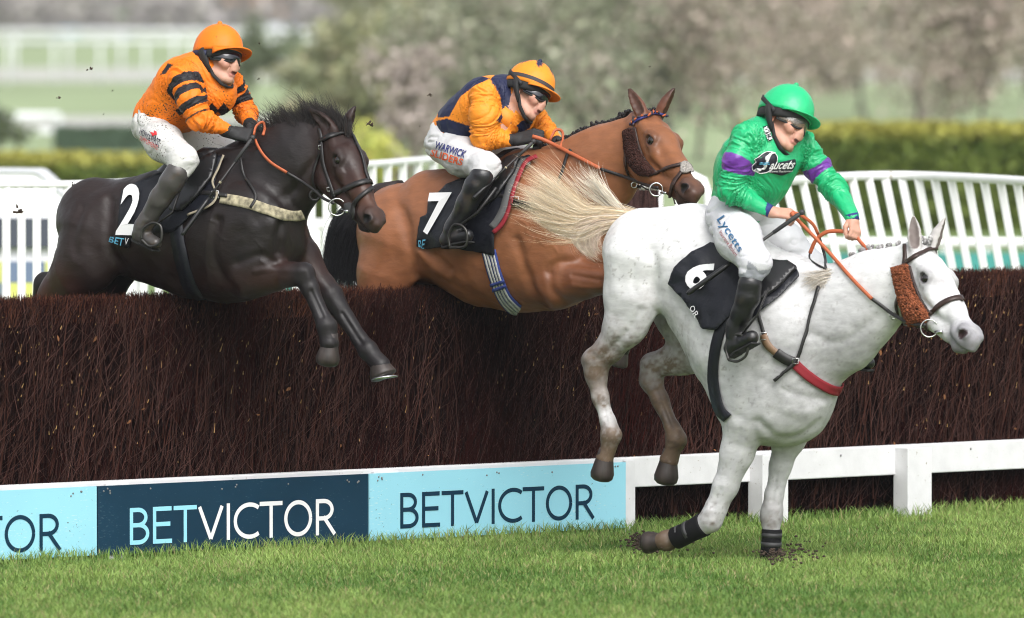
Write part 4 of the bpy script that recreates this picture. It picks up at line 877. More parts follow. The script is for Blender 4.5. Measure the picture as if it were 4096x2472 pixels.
def green_hurdle():
    Z = 168; a, b = (216-CX)/FPX*Z, (1250-CX)/FPX*Z; g = np.random.default_rng(8); root = empty('hurdle', ((a+b)/2, Z, 0)); tag(root, 'dark green brush hurdle far behind the orange and black jockey', 'hurdle')
    m = MB(); m.box((0, 0, .2), ((b-a)/2, .25, .2)); m.build('hurdle_base', material('hurdle_green', (.035, .06, .035), .9, var=.3, vscale=3), root, smooth=False)
    P = np.stack([g.uniform(a, b, 5000)-(a+b)/2, -.27+g.uniform(0, .5, 5000), g.uniform(.02, .43, 5000)], 1); leaves(P, .05, np.array([.055, .085, .045])*g.uniform(.6, 1.3, (5000, 1)), g, 'brush', root)
green_hurdle()
def tree(label, px, Z, h, w, cols, seed, n=2600, base=0.03, size=.10, name='tree', group='budding trees behind the rails', trunk=True, dens=1.0):
    g = np.random.default_rng(seed); X = (px-CX)/FPX*Z; root = empty(name, (X, Z, 0), g.uniform(0, 6.28)); tag(root, label, name if name != 'shrub' else 'bush', group)
    m = MB(); tips = []
    def limb(p, d, L, r, lev):
        q = p.copy(); pts = [p.copy()]; dd = d.copy()
        for i in range(4):
            dd = dd + g.normal(0, .14, 3); dd[2] += .05; dd /= np.linalg.norm(dd); q = q + dd*L/4; pts.append(q.copy())
            if lev < 3 and i >= (1 if lev else 0):
                for _ in range(2 if lev < 2 else 1):
                    e = dd + g.normal(0, .55, 3); e[:2] *= 1.25*w/h*1.6; e /= np.linalg.norm(e); limb(q, e, L*g.uniform(.45, .68), r*.5*(1-i*.1), lev+1)
        m.tube(pts, np.linspace(r, r*.35, 5), 6 if lev < 2 else 4, cap=False)
        if lev >= 1: tips.extend(pts[2:])
    limb(np.zeros(3), np.array([0, 0, 1.]), h*.62, h*.012, 0)
    m.build('trunk', M_BARK, root)
    T = np.array(tips); k = g.integers(0, len(T), n); cl = g.normal(0, 1, (len(T), 1))
    P = T[k] + g.normal(0, h*.055, (n, 3)); P = P[P[:, 2] > base*h]; k = k[:len(P)]
    ci = g.integers(0, len(cols), len(T)); C = np.array(cols)[ci[k]]*1.6*(1+.22*cl[k])*g.uniform(.75, 1.25, (len(P), 1)); leaves(P, size, np.clip(C, .01, .7), g, 'crown', root)
OL = [(.19, .19, .10), (.15, .16, .085), (.24, .22, .14), (.13, .14, .09)]; GR = [(.16, .17, .115), (.12, .135, .09), (.20, .20, .15), (.22, .19, .16)]; BR = [(.24, .19, .165), (.19, .155, .135), (.28, .24, .20), (.17, .165, .12)]
LB = ['olive budding tree behind and left of the bay horse\'s jockey', 'pale olive bushy tree rising between the two orange jockeys', 'grey-green tree behind the navy and orange jockey\'s back', 'grey-green tree right behind the navy and orange cap', 'dark grey-green tree above the bay horse\'s ears', 'grey-green tree between the bay\'s ears and the green cap',
      'brownish bare tree just left of the green cap', 'brownish bare tree behind the green cap', 'brown-grey tree right of the green cap', 'brown-grey tree above the middle of the right hedge', 'thin bare tree right of centre above the right hedge', 'brown twiggy tree with leaning trunk near the right edge', 'brown-grey tree cut off by the right edge']
TR = [(1520, 150, 2.7, 1.8, OL), (1680, 160, 3.9, 2.4, OL), (1830, 150, 5.5, 2.6, GR), (2080, 145, 6.0, 2.6, GR), (2330, 140, 6.0, 2.6, GR), (2560, 150, 5.8, 2.4, GR), (2790, 160, 6.2, 2.8, BR), (3010, 150, 6.0, 2.6, BR), (3240, 190, 6.4, 2.8, BR), (3460, 200, 6.6, 2.8, GR), (3660, 175, 6.0, 2.2, BR), (3930, 140, 6.0, 2.0, BR), (4140, 180, 6.4, 2.6, BR)]
for i, ((px, Z, h, w, c), lb) in enumerate(zip(TR, LB)): tree(lb, px, Z, min(h*.60, 3.7), w*.75, c, 40+i, n=6500, size=.052)
DK = [(.10, .12, .07), (.08, .10, .055)]
tree('small dark bush just right of the orange and black jockey\'s far arm', 1010, 215, 1.55, .45, DK, 81, n=1500, size=.07, name='shrub', group='bushes on the course')
tree('dark bush cut off by the left edge', -40, 150, .9, .4, DK, 82, n=900, size=.06, name='shrub', group='bushes on the course')
tree('twiggy brown bush low behind the dark horse\'s ears', 1560, 128, 1.7, 1.4, [(.2, .17, .15), (.26, .22, .2)], 83, n=2200, size=.06, name='shrub', group='bushes on the course')
tree('yellow-green bush beside the dark horse\'s forehead', 1500, 124, .95, .5, [(.34, .34, .08), (.25, .28, .07)], 84, n=1400, size=.05, name='shrub', group='bushes on the course')
tree('grey bush behind the bay horse\'s neck', 2380, 128, 1.9, 1.4, GR, 85, n=2200, size=.06, name='shrub', group='bushes on the course')
SL = ['low brown shrub in front of the far rail, left of the green cap', 'low grey shrub just right of the green cap, above the hedge', 'low brown shrub above the left third of the tall hedge', 'low grey-green shrub above the middle of the tall hedge', 'low brown shrub above the right third of the tall hedge', 'low grey-green shrub above the hedge at the right edge', 'low olive shrub between the dark horse and the orange and navy jockey', 'low grey-green shrub behind the bay horse\'s neck and ears', 'low olive shrub far behind the bay horse\'s rump']
for i, (px, Z, h, w, c) in enumerate(((2850, 215, 2.6, 2.6, BR), (3180, 225, 2.8, 2.8, GR), (3430, 210, 2.6, 2.8, BR), (3660, 230, 2.9, 2.8, GR), (3880, 215, 2.7, 2.6, BR), (4090, 225, 2.8, 2.8, GR), (1560, 200, 2.2, 2.4, OL), (2460, 205, 2.4, 2.6, GR), (1350, 190, 1.9, 2.0, OL))): tree(SL[i], px, Z, h, w, c, 200+i, n=2600, size=.11, name='shrub', group='bushes on the course')
FB = [(.26, .25, .19), (.23, .22, .17), (.30, .27, .22), (.22, .23, .16)]
for i, (px, h, c, lb) in enumerate(((1500, 7, OL, 'far pale tree left of the olive trees between the orange jockeys'), (1900, 10, FB, 'far pale tree above the orange and navy jockey'), (2250, 11, FB, 'far pale tree left of the bay horse\'s ears'), (2480, 10, BR, 'far tree directly above the bay horse\'s near ear'), (2760, 11, BR, 'far tree between the bay horse\'s ears and the green cap, behind the nearer ones'), (3000, 10, FB, 'far brownish tree just left above the green cap'), (3250, 11, BR, 'far brownish tree right above the green cap'), (3520, 10, BR, 'far tree above the left end of the tall hedge'), (3800, 10, FB, 'far tree beneath the lilac grey house'), (4060, 11, BR, 'far tree in the top right corner'))):
    tree(lb, px, 320+13*(i % 3), h*.42, 3.4, c, 140+i, n=5500, size=.10, group='trees far behind the rails')
def far_wood():
    g = np.random.default_rng(21); n = 26000; x = g.uniform(-45, 45, n); y = 470 + g.uniform(0, 60, n); z = g.uniform(0, 1, n)*(3.6 + 1.4*hnoise(np.stack([x, y, 0*x], 1), .10, 4, 2)) + (y-470)*.07
    P = np.stack([x, y, z], 1); c = hnoise(P, .16, 5, 3); c2 = hnoise(P*np.array([1, .2, .35]), .11, 9, 2); t = np.clip(.5+.6*c, 0, 1)[:, None]
    C = np.array([.24, .225, .23])*(1-t) + np.array([.40, .365, .35])*t; C = np.where((c2 > .25)[:, None], C*np.array([1.45, 1.05, .75]), C); C = np.where((c2 < -.3)[:, None], C*np.array([.7, .95, .7]), C)
    o = leaves(P, .34, C*g.uniform(.7, 1.3, (n, 1)), g, 'far_wood', None); tag(o, 'distant grey-brown wood along the top of the picture', 'wood', kind='stuff')
    V = []; X = np.linspace(-300, 300, 61)
    for a in X: V += [(a, 478, -.5), (a, 620, 12 + 3*math.sin(a*.03))]
    h = mesh_np('hills', V, np.array([[2*i, 2*i+2, 2*i+3, 2*i+1] for i in range(60)]), material('hillside', (.13, .12, .11), .95, var=.35, vscale=.15)); tag(h, kind='structure')
far_wood()
def hoarding(label, x0, x1, y0, y1, Z, col):
    a = at(x0, y1, Z); b = at(x1, y0, Z); root = empty('hoarding', ((a[0]+b[0])/2, Z, 0)); tag(root, label, 'hoarding', 'distant hoardings under the wood')
    z0 = max(.0, a[2]); m = MB(); m.box((0, 0, (z0+b[2])/2), ((b[0]-a[0])/2, .05, (b[2]-z0)/2)); m.build('panel', material('hoarding', col, .6), root, smooth=False)
    for g in (-.9, .9): m = MB(); m.tube([((b[0]-a[0])/2*g, .08, 0), ((b[0]-a[0])/2*g, .08, b[2])], .05, 6); m.build('leg', M_PLASTIC, root)
for lb, x0, x1, y0, y1, c in (('deep blue hoarding far off at upper left', 200, 235, 116, 150, (.02, .08, .22)), ('light blue hoarding far off at upper left', 238, 322, 114, 150, (.10, .40, .55)), ('white hoarding far off at upper left', 335, 480, 114, 150, (.6, .6, .66)), ('slim blue hoarding right of the far white one', 484, 530, 118, 150, (.03, .11, .28)),
    ('white hoarding far off behind the orange and black jockey\'s cap', 985, 1130, 98, 140, (.6, .62, .7)), ('blue hoarding right of the orange and black jockey\'s cap', 1134, 1180, 104, 140, (.03, .11, .28)), ('light blue hoarding far off between the orange caps', 1400, 1480, 98, 140, (.10, .40, .52))): hoarding(lb, x0, x1, y0, y1, 440, c)
def house(label, px, Z, w, h, wall, roof, base=0):
    X = (px-CX)/FPX*Z; root = empty('house', (X, Z, base)); tag(root, label, 'house', 'pale houses among the far trees'); m = MB(); m.box((0, 3, h/2), (w/2, 3, h/2)); m.build('wall', material('render', wall, .8), root, smooth=False)
    m = MB(); m.add([(-w/2-.2, -.2, h), (w/2+.2, -.2, h), (w/2+.2, 6.2, h), (-w/2-.2, 6.2, h), (-w/2-.2, 3, h+1.8), (w/2+.2, 3, h+1.8)], [(0, 1, 5, 4), (2, 3, 4, 5), (1, 2, 5), (3, 0, 4), (3, 2, 1, 0)]); m.build('roof', material('roof', roof, .8), root, smooth=False)
    for k in (-.3, .3):
        m = MB(); m.box((w*k, -.02, h*.55), (.45, .04, .5)); m.build('window', material('pane', (.05, .06, .07), .2), root, smooth=False)
for a in (('white house far off above the bay horse\'s ears', 2540, 452, 3.0, 3.6, (.8, .8, .8), (.3, .28, .27), 1.6), ('peach coloured house far off right of the green cap', 3640, 452, 2.6, 2.4, (.62, .42, .34), (.3, .2, .17), 2.4), ('lilac grey house far off near the right edge', 3850, 420, 2.4, 2.0, (.5, .48, .55), (.3, .28, .32), .6)): house(*a)
def person_far(label, px, Z, col, seed):
    """a spectator far away"""
    g = random.Random(seed); X = (px-CX)/FPX*Z; root = empty('person', (X, Z, 0)); tag(root, label, 'person', 'distant people among the trees'); S = SDF(); c = np.array(col); dk = np.array([.03, .03, .04])
    S.chain([((0, 0, .95), .15, 1), ((0, 0, 1.2), .17, 1.25), ((0, 0, 1.42), .12, 1.4)], .06, c); S.cone((0, 0, 1.5), (0, 0, 1.52), .06, .06, .03, (.4, .25, .2)); S.ball((.01, 0, 1.66), .105, col=np.array([.4, .25, .2]), k=.02)
    for k in (-1, 1):
        S.chain([((0, k*.09, .92), .085, 1), ((.03*k, k*.1, .5), .06, 1), ((.04*k, k*.1, .06), .045, 1), ((.04*k+.12, k*.1, .04), .04, 1)], .03, dk); S.chain([((0, k*.2, 1.4), .055, 1), ((-.02, k*.25, 1.13), .045, 1), ((.1, k*.22, .92), .04, 1)], .03, c)
    V, Q = S.mesh(.03, 1); mesh_np('body', V, Q, M_LEAF, root, S.colour(V))
for lb, px, Z, c in (('distant spectator in bright blue left of the bay\'s ears', 2400, 172, (.03, .14, .42)), ('distant spectator in blue above the bay\'s near ear', 2590, 215, (.04, .16, .40)), ('distant spectator in pale blue right of the bay\'s ears', 2660, 190, (.10, .16, .42)), ('distant spectator in white left of the bay\'s ears', 2310, 190, (.6, .6, .62)), ('distant spectator in white beyond the bay\'s far ear', 2720, 205, (.55, .55, .58))): person_far(lb, px, Z, c, 1)
def emergency_car():
    Z = 75.0; X1 = (575-CX)/FPX*Z; L = 4.5; root = empty('emergency_car', (X1-L/2, Z, 0)); tag(root, 'white emergency car with yellow and blue checks behind the left slats', 'car'); h = L/2
    prof = [(-h, .35), (-h, .82), (-h+.9, .98), (-h+1.6, 1.52), (-h+2.2, 1.60), (h-.75, 1.58), (h-.12, 1.02), (h, .95), (h, .35)]
    bm = bmesh.new(); R = []
    for y, s in ((-.80, 0), (-.86, .0), (.86, 0), (.80, 0)):
        R.append([bm.verts.new((x, y*(1 if z < 1.05 else .86), z)) for x, z in prof])
    for a, b in zip(R[:-1], R[1:]):
        for i in range(len(prof)): j = (i+1) % len(prof); bm.faces.new((a[i], b[i], b[j], a[j]))
    bm.faces.new(R[0][::-1]); bm.faces.new(R[-1]); bmesh.ops.recalc_face_normals(bm, faces=bm.faces[:]); me = bpy.data.meshes.new('body'); bm.to_mesh(me); bm.free(); me.materials.append(material('car_white', (.75, .76, .78), .25)); o = link(bpy.data.objects.new('body', me), root); bv = o.modifiers.new('b', 'BEVEL'); bv.width = .05; bv.segments = 2
    Mg = material('car_glass', (.02, .03, .045), .08); Y = material('hi_vis_yellow', (.56, .58, .16), .5); Bl = material('check_blue', (.13, .18, .28), .5); O = material('orange_stripe', (.65, .22, .03), .5)
    sd = lambda z: -.865 if z < 1.05 else -.75
    for a, b in ((-.55, .32), (.38, 1.1), (1.16, 1.62)):
        m = MB(); m.hexa([(a, -.875, 1.04), (b, -.875, 1.04), (b, -.80, 1.04), (a, -.80, 1.04), (a, -.83, 1.25), (b, -.83, 1.25), (b, -.76, 1.25), (a, -.76, 1.25)]); m.build('window', Mg, root, smooth=False)
    for i in range(14):
        for r in (0, 1):
            m = MB(); m.box((-2.0+i*.31, -.868, .86-r*.155), (.154, .006, .076)); m.build('check', Y if (i+r) % 2 == 0 else Bl, root, smooth=False)
    m = MB(); m.box((0, -.868, .52), (2.2, .006, .05)); m.build('stripe', O, root, smooth=False)
    for x in (-1.35, 1.35):
        for y in (-.80, .80):
            m = MB(); m.tube([(x, y-.09, .33), (x, y+.09, .33)], .33, 20); w = m.build('wheel', material('tyre', (.015, .015, .015), .8), root); m = MB(); m.tube([(x, y-.1, .33), (x, y+.1, .33)], .2, 14); m.build('rim', M_STEEL, w)
    m = MB(); m.box((.1, 0, 1.64), (.12, .5, .05)); m.build('light_bar', Bl, root)
emergency_car()
def brush_end():
    """the end of another brush fence, upright twigs, seen under the bay horse's reins"""
    Z = 62.5; g = np.random.default_rng(5); a, b = at(2478, 730, Z), at(2640, 730, Z); root = empty('birch_wing', ((a[0]+b[0])/2, Z, 0)); tag(root, 'brown brush wing seen under the bay horse\'s reins', 'fence'); w = (b[0]-a[0])/2; h = a[2]
    m = MB(); m.box((0, .15, h/2-.02), (w*.92, .12, h/2-.03)); m.build('packed_core', M_CORE, root, smooth=False)
    m = MB()
    for i in range(900):
        x = g.uniform(-w, w); y = -.02-g.uniform(0, .06); z = g.uniform(0, h-.25); L = g.uniform(.2, .5); c = np.array([.085, .045, .042])*g.uniform(.4, 1.6); p = np.array([x, y, z]); m.tube([p, p+np.array([g.normal(0, .02), g.normal(0, .02), min(L, h-z)])], [.004, .0015], 3, col=c, cap=False)
    t = m.build('birch_twigs', M_TWIG, root); tag(t, kind='stuff')
brush_end()

def haze():
    m = bpy.data.materials.new('haze'); m.use_nodes = True; n = m.node_tree; n.nodes.clear(); o = n.nodes.new('ShaderNodeOutputMaterial'); v = n.nodes.new('ShaderNodeVolumePrincipled')
    v.inputs['Color'].default_value = (.92, .94, .97, 1); v.inputs['Density'].default_value = .00022; v.inputs['Anisotropy'].default_value = .2; n.links.new(v.outputs[0], o.inputs['Volume'])
    b = MB(); b.box((0, 730, 39), (950, 800, 40)); h = b.build('haze', m, None, smooth=False); tag(h, kind='stuff')
haze()
# ------------------------------------------------------------------ riders
MAN_LM = {'nose': (.115, 0, -.044), 'chin': (.082, 0, -.120), 'ear': (-.005, -.080, -.015), 'mouth': (.100, 0, -.078), 'button': (-.005, 0, .165), 'peak': (.164, 0, .038)}
def cloth_mat(name, rough=.6, bump=.5, mud=0.0, mudscale=110, spec=.3, sheen=0):
    m = material(name, attr=True, rough=rough, spec=spec, bump=bump, bscale=16, bdist=.012, var=.05, vscale=10, sheen=sheen, stretch=(1, 1, 1.8), detail=5)
    if mud:
        n = m.node_tree; b = n.nodes['Principled BSDF']; src = b.inputs['Base Color'].links[0].from_socket
        tc = n.nodes.new('ShaderNodeTexCoord'); z = n.nodes.new('ShaderNodeTexNoise'); z.inputs['Scale'].default_value = mudscale; z.inputs['Detail'].default_value = 3; n.links.new(tc.outputs['Object'], z.inputs['Vector'])
        z2 = n.nodes.new('ShaderNodeTexNoise'); z2.inputs['Scale'].default_value = 5; n.links.new(tc.outputs['Object'], z2.inputs['Vector'])
        ad = n.nodes.new('ShaderNodeMath'); ad.operation = 'MULTIPLY_ADD'; ad.inputs[1].default_value = .35; n.links.new(z2.outputs[0], ad.inputs[0]); n.links.new(z.outputs[0], ad.inputs[2])
        mr = n.nodes.new('ShaderNodeMapRange'); mr.inputs[1].default_value = .905-mud*.1; mr.inputs[2].default_value = .935-mud*.1; n.links.new(ad.outputs[0], mr.inputs[0])
        mx = n.nodes.new('ShaderNodeMix'); mx.data_type = 'RGBA'; mx.inputs['B'].default_value = (.055, .035, .02, 1); n.links.new(mr.outputs[0], mx.inputs['Factor']); n.links.new(src, mx.inputs['A']); n.links.new(mx.outputs['Result'], b.inputs['Base Color'])
    return m
M_SKIN = material('skin', attr=True, rough=.5, spec=.35, trans=.08, bump=.1, bscale=90, bdist=.001)
M_BOOT = material('boot_leather', attr=True, rough=.32, spec=.5, bump=.35, bscale=14, bdist=.008, stretch=(1, 1, 2.2))
M_GLOVE = material('glove_fabric', (.012, .012, .013), .7, bump=.4, bscale=70, bdist=.002)
M_LENS = material('dark_lens', (.006, .007, .016), .07, spec=.8)
M_FOAM = material('black_padding', (.012, .012, .012), .8, bump=.3, bscale=60, bdist=.002)
SKIN = np.array((.50, .275, .20))
def in_poly(P, poly):
    x, y = P[:, 0], P[:, 1]; r = np.zeros(len(P), bool); q = np.asarray(poly, float)
    for (x0, y0), (x1, y1) in zip(q, np.roll(q, -1, 0)):
        c = ((y0 > y) != (y1 > y)) & (x < (x1-x0)*(y-y0)/(y1-y0+1e-12)+x0); r ^= c
    return r
def along(V, pts):
    """distance to and length along a polyline (last column: share of the current piece plus its number)"""
    best = np.full(len(V), 9.); par = np.zeros(len(V))
    for i in range(len(pts)-1):
        a, b = pts[i], pts[i+1]; e = b-a; t = np.clip(((V-a) @ e)/(e @ e), 0, 1); d = np.linalg.norm(V - a - t[:, None]*e, axis=1); m = d < best; best[m] = d[m]; par[m] = (i+t)[m]
    return best, par
def face(S, xf, style_mouth=.002):
    A = lambda a, b, ra, rb, kk=.015, col=SKIN, ratio=(1, 1, 1), sub=False: S.cone(a, b, ra, rb, kk, col, ratio, xf, sub)
    A((-.030, 0, .035), (.030, 0, .035), .080, .078, ratio=(1, .88, 1)); A((.035, 0, -.01), (.040, 0, -.080), .062, .042, ratio=(1, .92, 1))
    for g in (-1, 1):
        A((-.005, g*.050, -.055), (.060, g*.022, -.102), .022, .018); A((.066, g*.043, -.030), (.074, g*.034, -.042), .022, .020); A((.055, g*.05, .024), (.088, g*.020, .022), .016, .014)
        A((-.010, g*.069, .004), (-.004, g*.071, -.030), .017, .011, .006, SKIN*np.array([1.1, .85, .8]), (1, .45, 1)); A((.106, g*.009, -.043), (.101, g*.011, -.043), .0078, .0078, .006)
        A((.092, g*.031, -.004), (.094, g*.029, -.004), .012, .012, .008, SKIN*.7, sub=True)
    A((.072, 0, -.104), (.074, 0, -.102), .018, .018); A((.092, 0, .010), (.1075, 0, -.036), .008, .0098, .012); A((.085, 0, -.060), (.092, 0, -.060), .026, .022, .015)
    lip = np.array((.44, .17, .14)); op = style_mouth
    A((.093, -.013, -.071), (.093, .013, -.071), .0052, .0052, .008, lip); A((.090, -.011, -.0835-op), (.090, .011, -.0835-op), .0062, .0062, .008, lip)
    A((.103, -.012, -.0770-op*.5), (.103, .012, -.0770-op*.5), .0030+op*.45, .0030+op*.45, .002, (.13, .04, .035), sub=True)
    for g in (-1, 1): A((.090, g*.022, -.052), (.082, g*.028, -.074), .004, .004, .006, SKIN*.9, sub=True)
    A((-.035, 0, -.06), (-.075, 0, -.19), .060, .062, .03)
def cap(xf, fr, root, mats, style):
    """silk-covered helmet with peak, padded shell, ear guards, strap and goggles"""
    T = lambda V: np.array([hx(xf, v) for v in np.asarray(V, float)]); rx, ry, rz, c = .121, .099, .122, np.array([-.006, 0, .042]); V = []; F = []; C = []; n = 48; m = 14
    for i in range(m+1):
        ph = (math.pi/2+.16)*i/m
        for j in range(n):
            th = 2*math.pi*j/n; seam = 1 - .012*math.exp(-((th/(2*math.pi)*8+.5) % 1 - .5)**2/.003)*min(1, i/3)
            pf = 1 + .012*hnoise(np.array([[math.cos(th)*3, math.sin(th)*3, i*.5]]), 1.7, 4, 2)[0]*min(1, i/4)
            V.append(c + np.array([rx*math.sin(ph)*math.cos(th), ry*math.sin(ph)*math.sin(th), rz*math.cos(ph)])*seam*pf); C.append(style['cap'](th, ph))
    F = [(i*n+j, (i+1)*n+j, (i+1)*n+(j+1) % n, i*n+(j+1) % n) for i in range(m) for j in range(n)]
    h = mesh_np('helmet', T(V), np.array(F), mats['cap'], root, np.array(C)); md = h.modifiers.new('t', 'SOLIDIFY'); md.thickness = .006; md.offset = -1
    # peak
    V = []; C = []; k = 24; w = math.radians(66); L, dr = style.get('peak', (.052, .012))
    for i in range(5):
        u = i/4
        for j in range(k+1):
            th = -w + 2*w*j/k; e = L*(math.cos(th*90/66*math.pi/180*66/w*w) if False else max(0, math.cos(th*math.pi/2/w)))**.7
            p = c + np.array([rx*1.0*math.cos(th), ry*1.0*math.sin(th), -.012]); d = np.array([math.cos(th*.6), math.sin(th*.6), 0]); V.append(p + d*e*u + np.array([0, 0, -dr*u*u - style.get('side', .010)*u*(th/w)**2])); C.append(style['peakcol'])
    F = np.array([(i*(k+1)+j, i*(k+1)+j+1, (i+1)*(k+1)+j+1, (i+1)*(k+1)+j) for i in range(4) for j in range(k)])
    p = mesh_np('peak', T(V), F, mats['cap'], h, np.array(C)); md = p.modifiers.new('t', 'SOLIDIFY'); md.thickness = .006; md.offset = 0
    mb = MB(); mb.ball(hx(xf, c + np.array([0, 0, rz+.004])), .011*xf[2], n=10, m=6, col=style['button']); mb.build('button', mats['cap'], h)
    # padded shell below the silk
    V = []; n = 40
    for z, s in ((.036, .955), (.024, .965), (.008, .95), (-.004, .90)):
        for j in range(n):
            th = 2*math.pi*j/n; fr_ = max(0, math.cos(th)); V.append((-.006 + rx*.97*s*math.cos(th), ry*.97*s*math.sin(th), z - .012*(1-fr_) ))
    F = np.array([(i*n+j, i*n+(j+1) % n, (i+1)*n+(j+1) % n, (i+1)*n+j) for i in range(3) for j in range(n)]); s_ = mesh_np('padded_shell', T(V), F[:, ::-1], M_FOAM, h); md = s_.modifiers.new('t', 'SOLIDIFY'); md.thickness = .008; md.offset = 0
    for g in (-1, 1):
        mb = MB(); mb.tube([hx(xf, q) for q in ((-.030, g*.090, .02), (-.012, g*.089, -.015), (.008, g*.083, -.05), (.018, g*.072, -.078))], np.array([.030, .030, .022, .008])*xf[2], 10, flat=.45); mb.build('ear_guard', M_FOAM, h)
        mb = MB(); mb.tube([hx(xf, q) for q in ((.005, g*.076, -.04), (.030, g*.060, -.092), (.058, g*.034, -.128), (.066, 0, -.136))], .0065*xf[2], 6, flat=1.6); mb.build('chin_strap', M_FOAM, h)
    if style.get('band'):
        V = []
        for z, s in ((.058, 1.012), (.040, 1.018)):
            for j in range(n): th = 2*math.pi*j/n; q = math.sqrt(max(0, 1-((z-c[2])/rz)**2)); V.append((-.006+rx*s*q*math.cos(th), ry*s*q*math.sin(th), z))
        F = np.array([(j, (j+1) % n, n+(j+1) % n, n+j) for j in range(n)]); mesh_np('cap_band', T(V), F, material('band_black', style['band'], .7), h)
    # goggles: wrap-round lens and the strap over the cap
    V = []; k = 22; ww = math.radians(80)
    for i in range(5):
        z = .024 - .056*i/4
        for j in range(k+1):
            th = -ww+2*ww*j/k; low = .016*max(0, 1-abs(th)/.32) if i == 4 else (.007*max(0, 1-abs(th)/.32) if i == 3 else 0); edge = .010*(abs(th)/ww)**2*(1 if i > 2 else 0)
            V.append((.008 + .098*math.cos(th) + .004*math.sin(i*.785), .079*math.sin(th), z + low + edge))
    F = np.array([(i*(k+1)+j, (i+1)*(k+1)+j, (i+1)*(k+1)+j+1, i*(k+1)+j+1) for i in range(4) for j in range(k)]); gl = mesh_np('goggles', T(V), F, style.get('lens', M_LENS), root); md = gl.modifiers.new('t', 'SOLIDIFY'); md.thickness = .004; md.offset = 0
    mb = MB(); mb.tube(T([V[j] for j in range(k+1)] + [V[i*(k+1)+k] for i in range(1, 5)] + [V[4*(k+1)+j] for j in range(k, -1, -1)] + [V[0]]), .0045*xf[2], 6); mb.build('goggle_frame', M_FOAM, gl)
    V = []; st = style.get('strap', (.012, .10))
    for j in range(25):
        th = ww + (2*math.pi-2*ww)*j/24; up = math.sin(math.pi*j/24)
        z = .004 + st[1]*up*.7; q = math.sqrt(max(.1, 1-max(0, (z-c[2])/rz)**2)); r1 = 1.03
        for dz in (-st[0], st[0]): V.append((-.006+rx*r1*q*math.cos(th), ry*r1*q*math.sin(th), z+dz))
    F = np.array([(2*j, 2*j+2, 2*j+3, 2*j+1) for j in range(24)]); s2 = mesh_np('goggle_strap', T(V), F, material('strap', style.get('strapcol', (.012, .012, .014)), .7), gl); md = s2.modifiers.new('t', 'SOLIDIFY'); md.thickness = .004; md.offset = 0
    return h
def hand(S, wr, kn, nrm, grow=0.0, col=SKIN, near=True, spread=1.0):
    """a closed hand: palm, four bent fingers of unequal length and a thumb laid over them"""
    x = kn-wr; L = np.linalg.norm(x); x = x/L; z = np.asarray(nrm, float); z = z - x*(z @ x); z /= np.linalg.norm(z); y = np.cross(z, x)*(1 if near else -1); sc = L/.095
    P = lambda a, b, c: wr + (x*a + y*b + z*c)*sc
    S.cone(P(-.03, 0, 0), P(.02, 0, 0), .026+grow, .027+grow, .012, col)
    for b in (-.026, -.009, .009, .026): S.cone(P(.02, b*.75, 0), P(.088, b, .004), .015+grow, .0125+grow, .010, col)
    for i, (b, l) in enumerate(((.030, .92), (.010, 1.0), (-.010, .95), (-.029, .80))):
        q = [P(.090, b, .004), P(.090+.030*l, b*1.03, -.016), P(.090+.018*l, b*1.03, -.045*l-.004), P(.090-.012*l, b, -.050*l)]
        r = .0098 - (i == 3)*.0015 + grow
        for j in range(3): S.cone(q[j], q[j+1], r*(1.04-.06*j), r*(.98-.06*j), .004, col)
    t = [P(.012, .030, -.008), P(.048, .046, -.024), P(.082, .038, -.040), P(.104, .020, -.046)]
    for j in range(3): S.cone(t[j], t[j+1], .0135-.0012*j+grow, .0122-.0012*j+grow, .006, col)
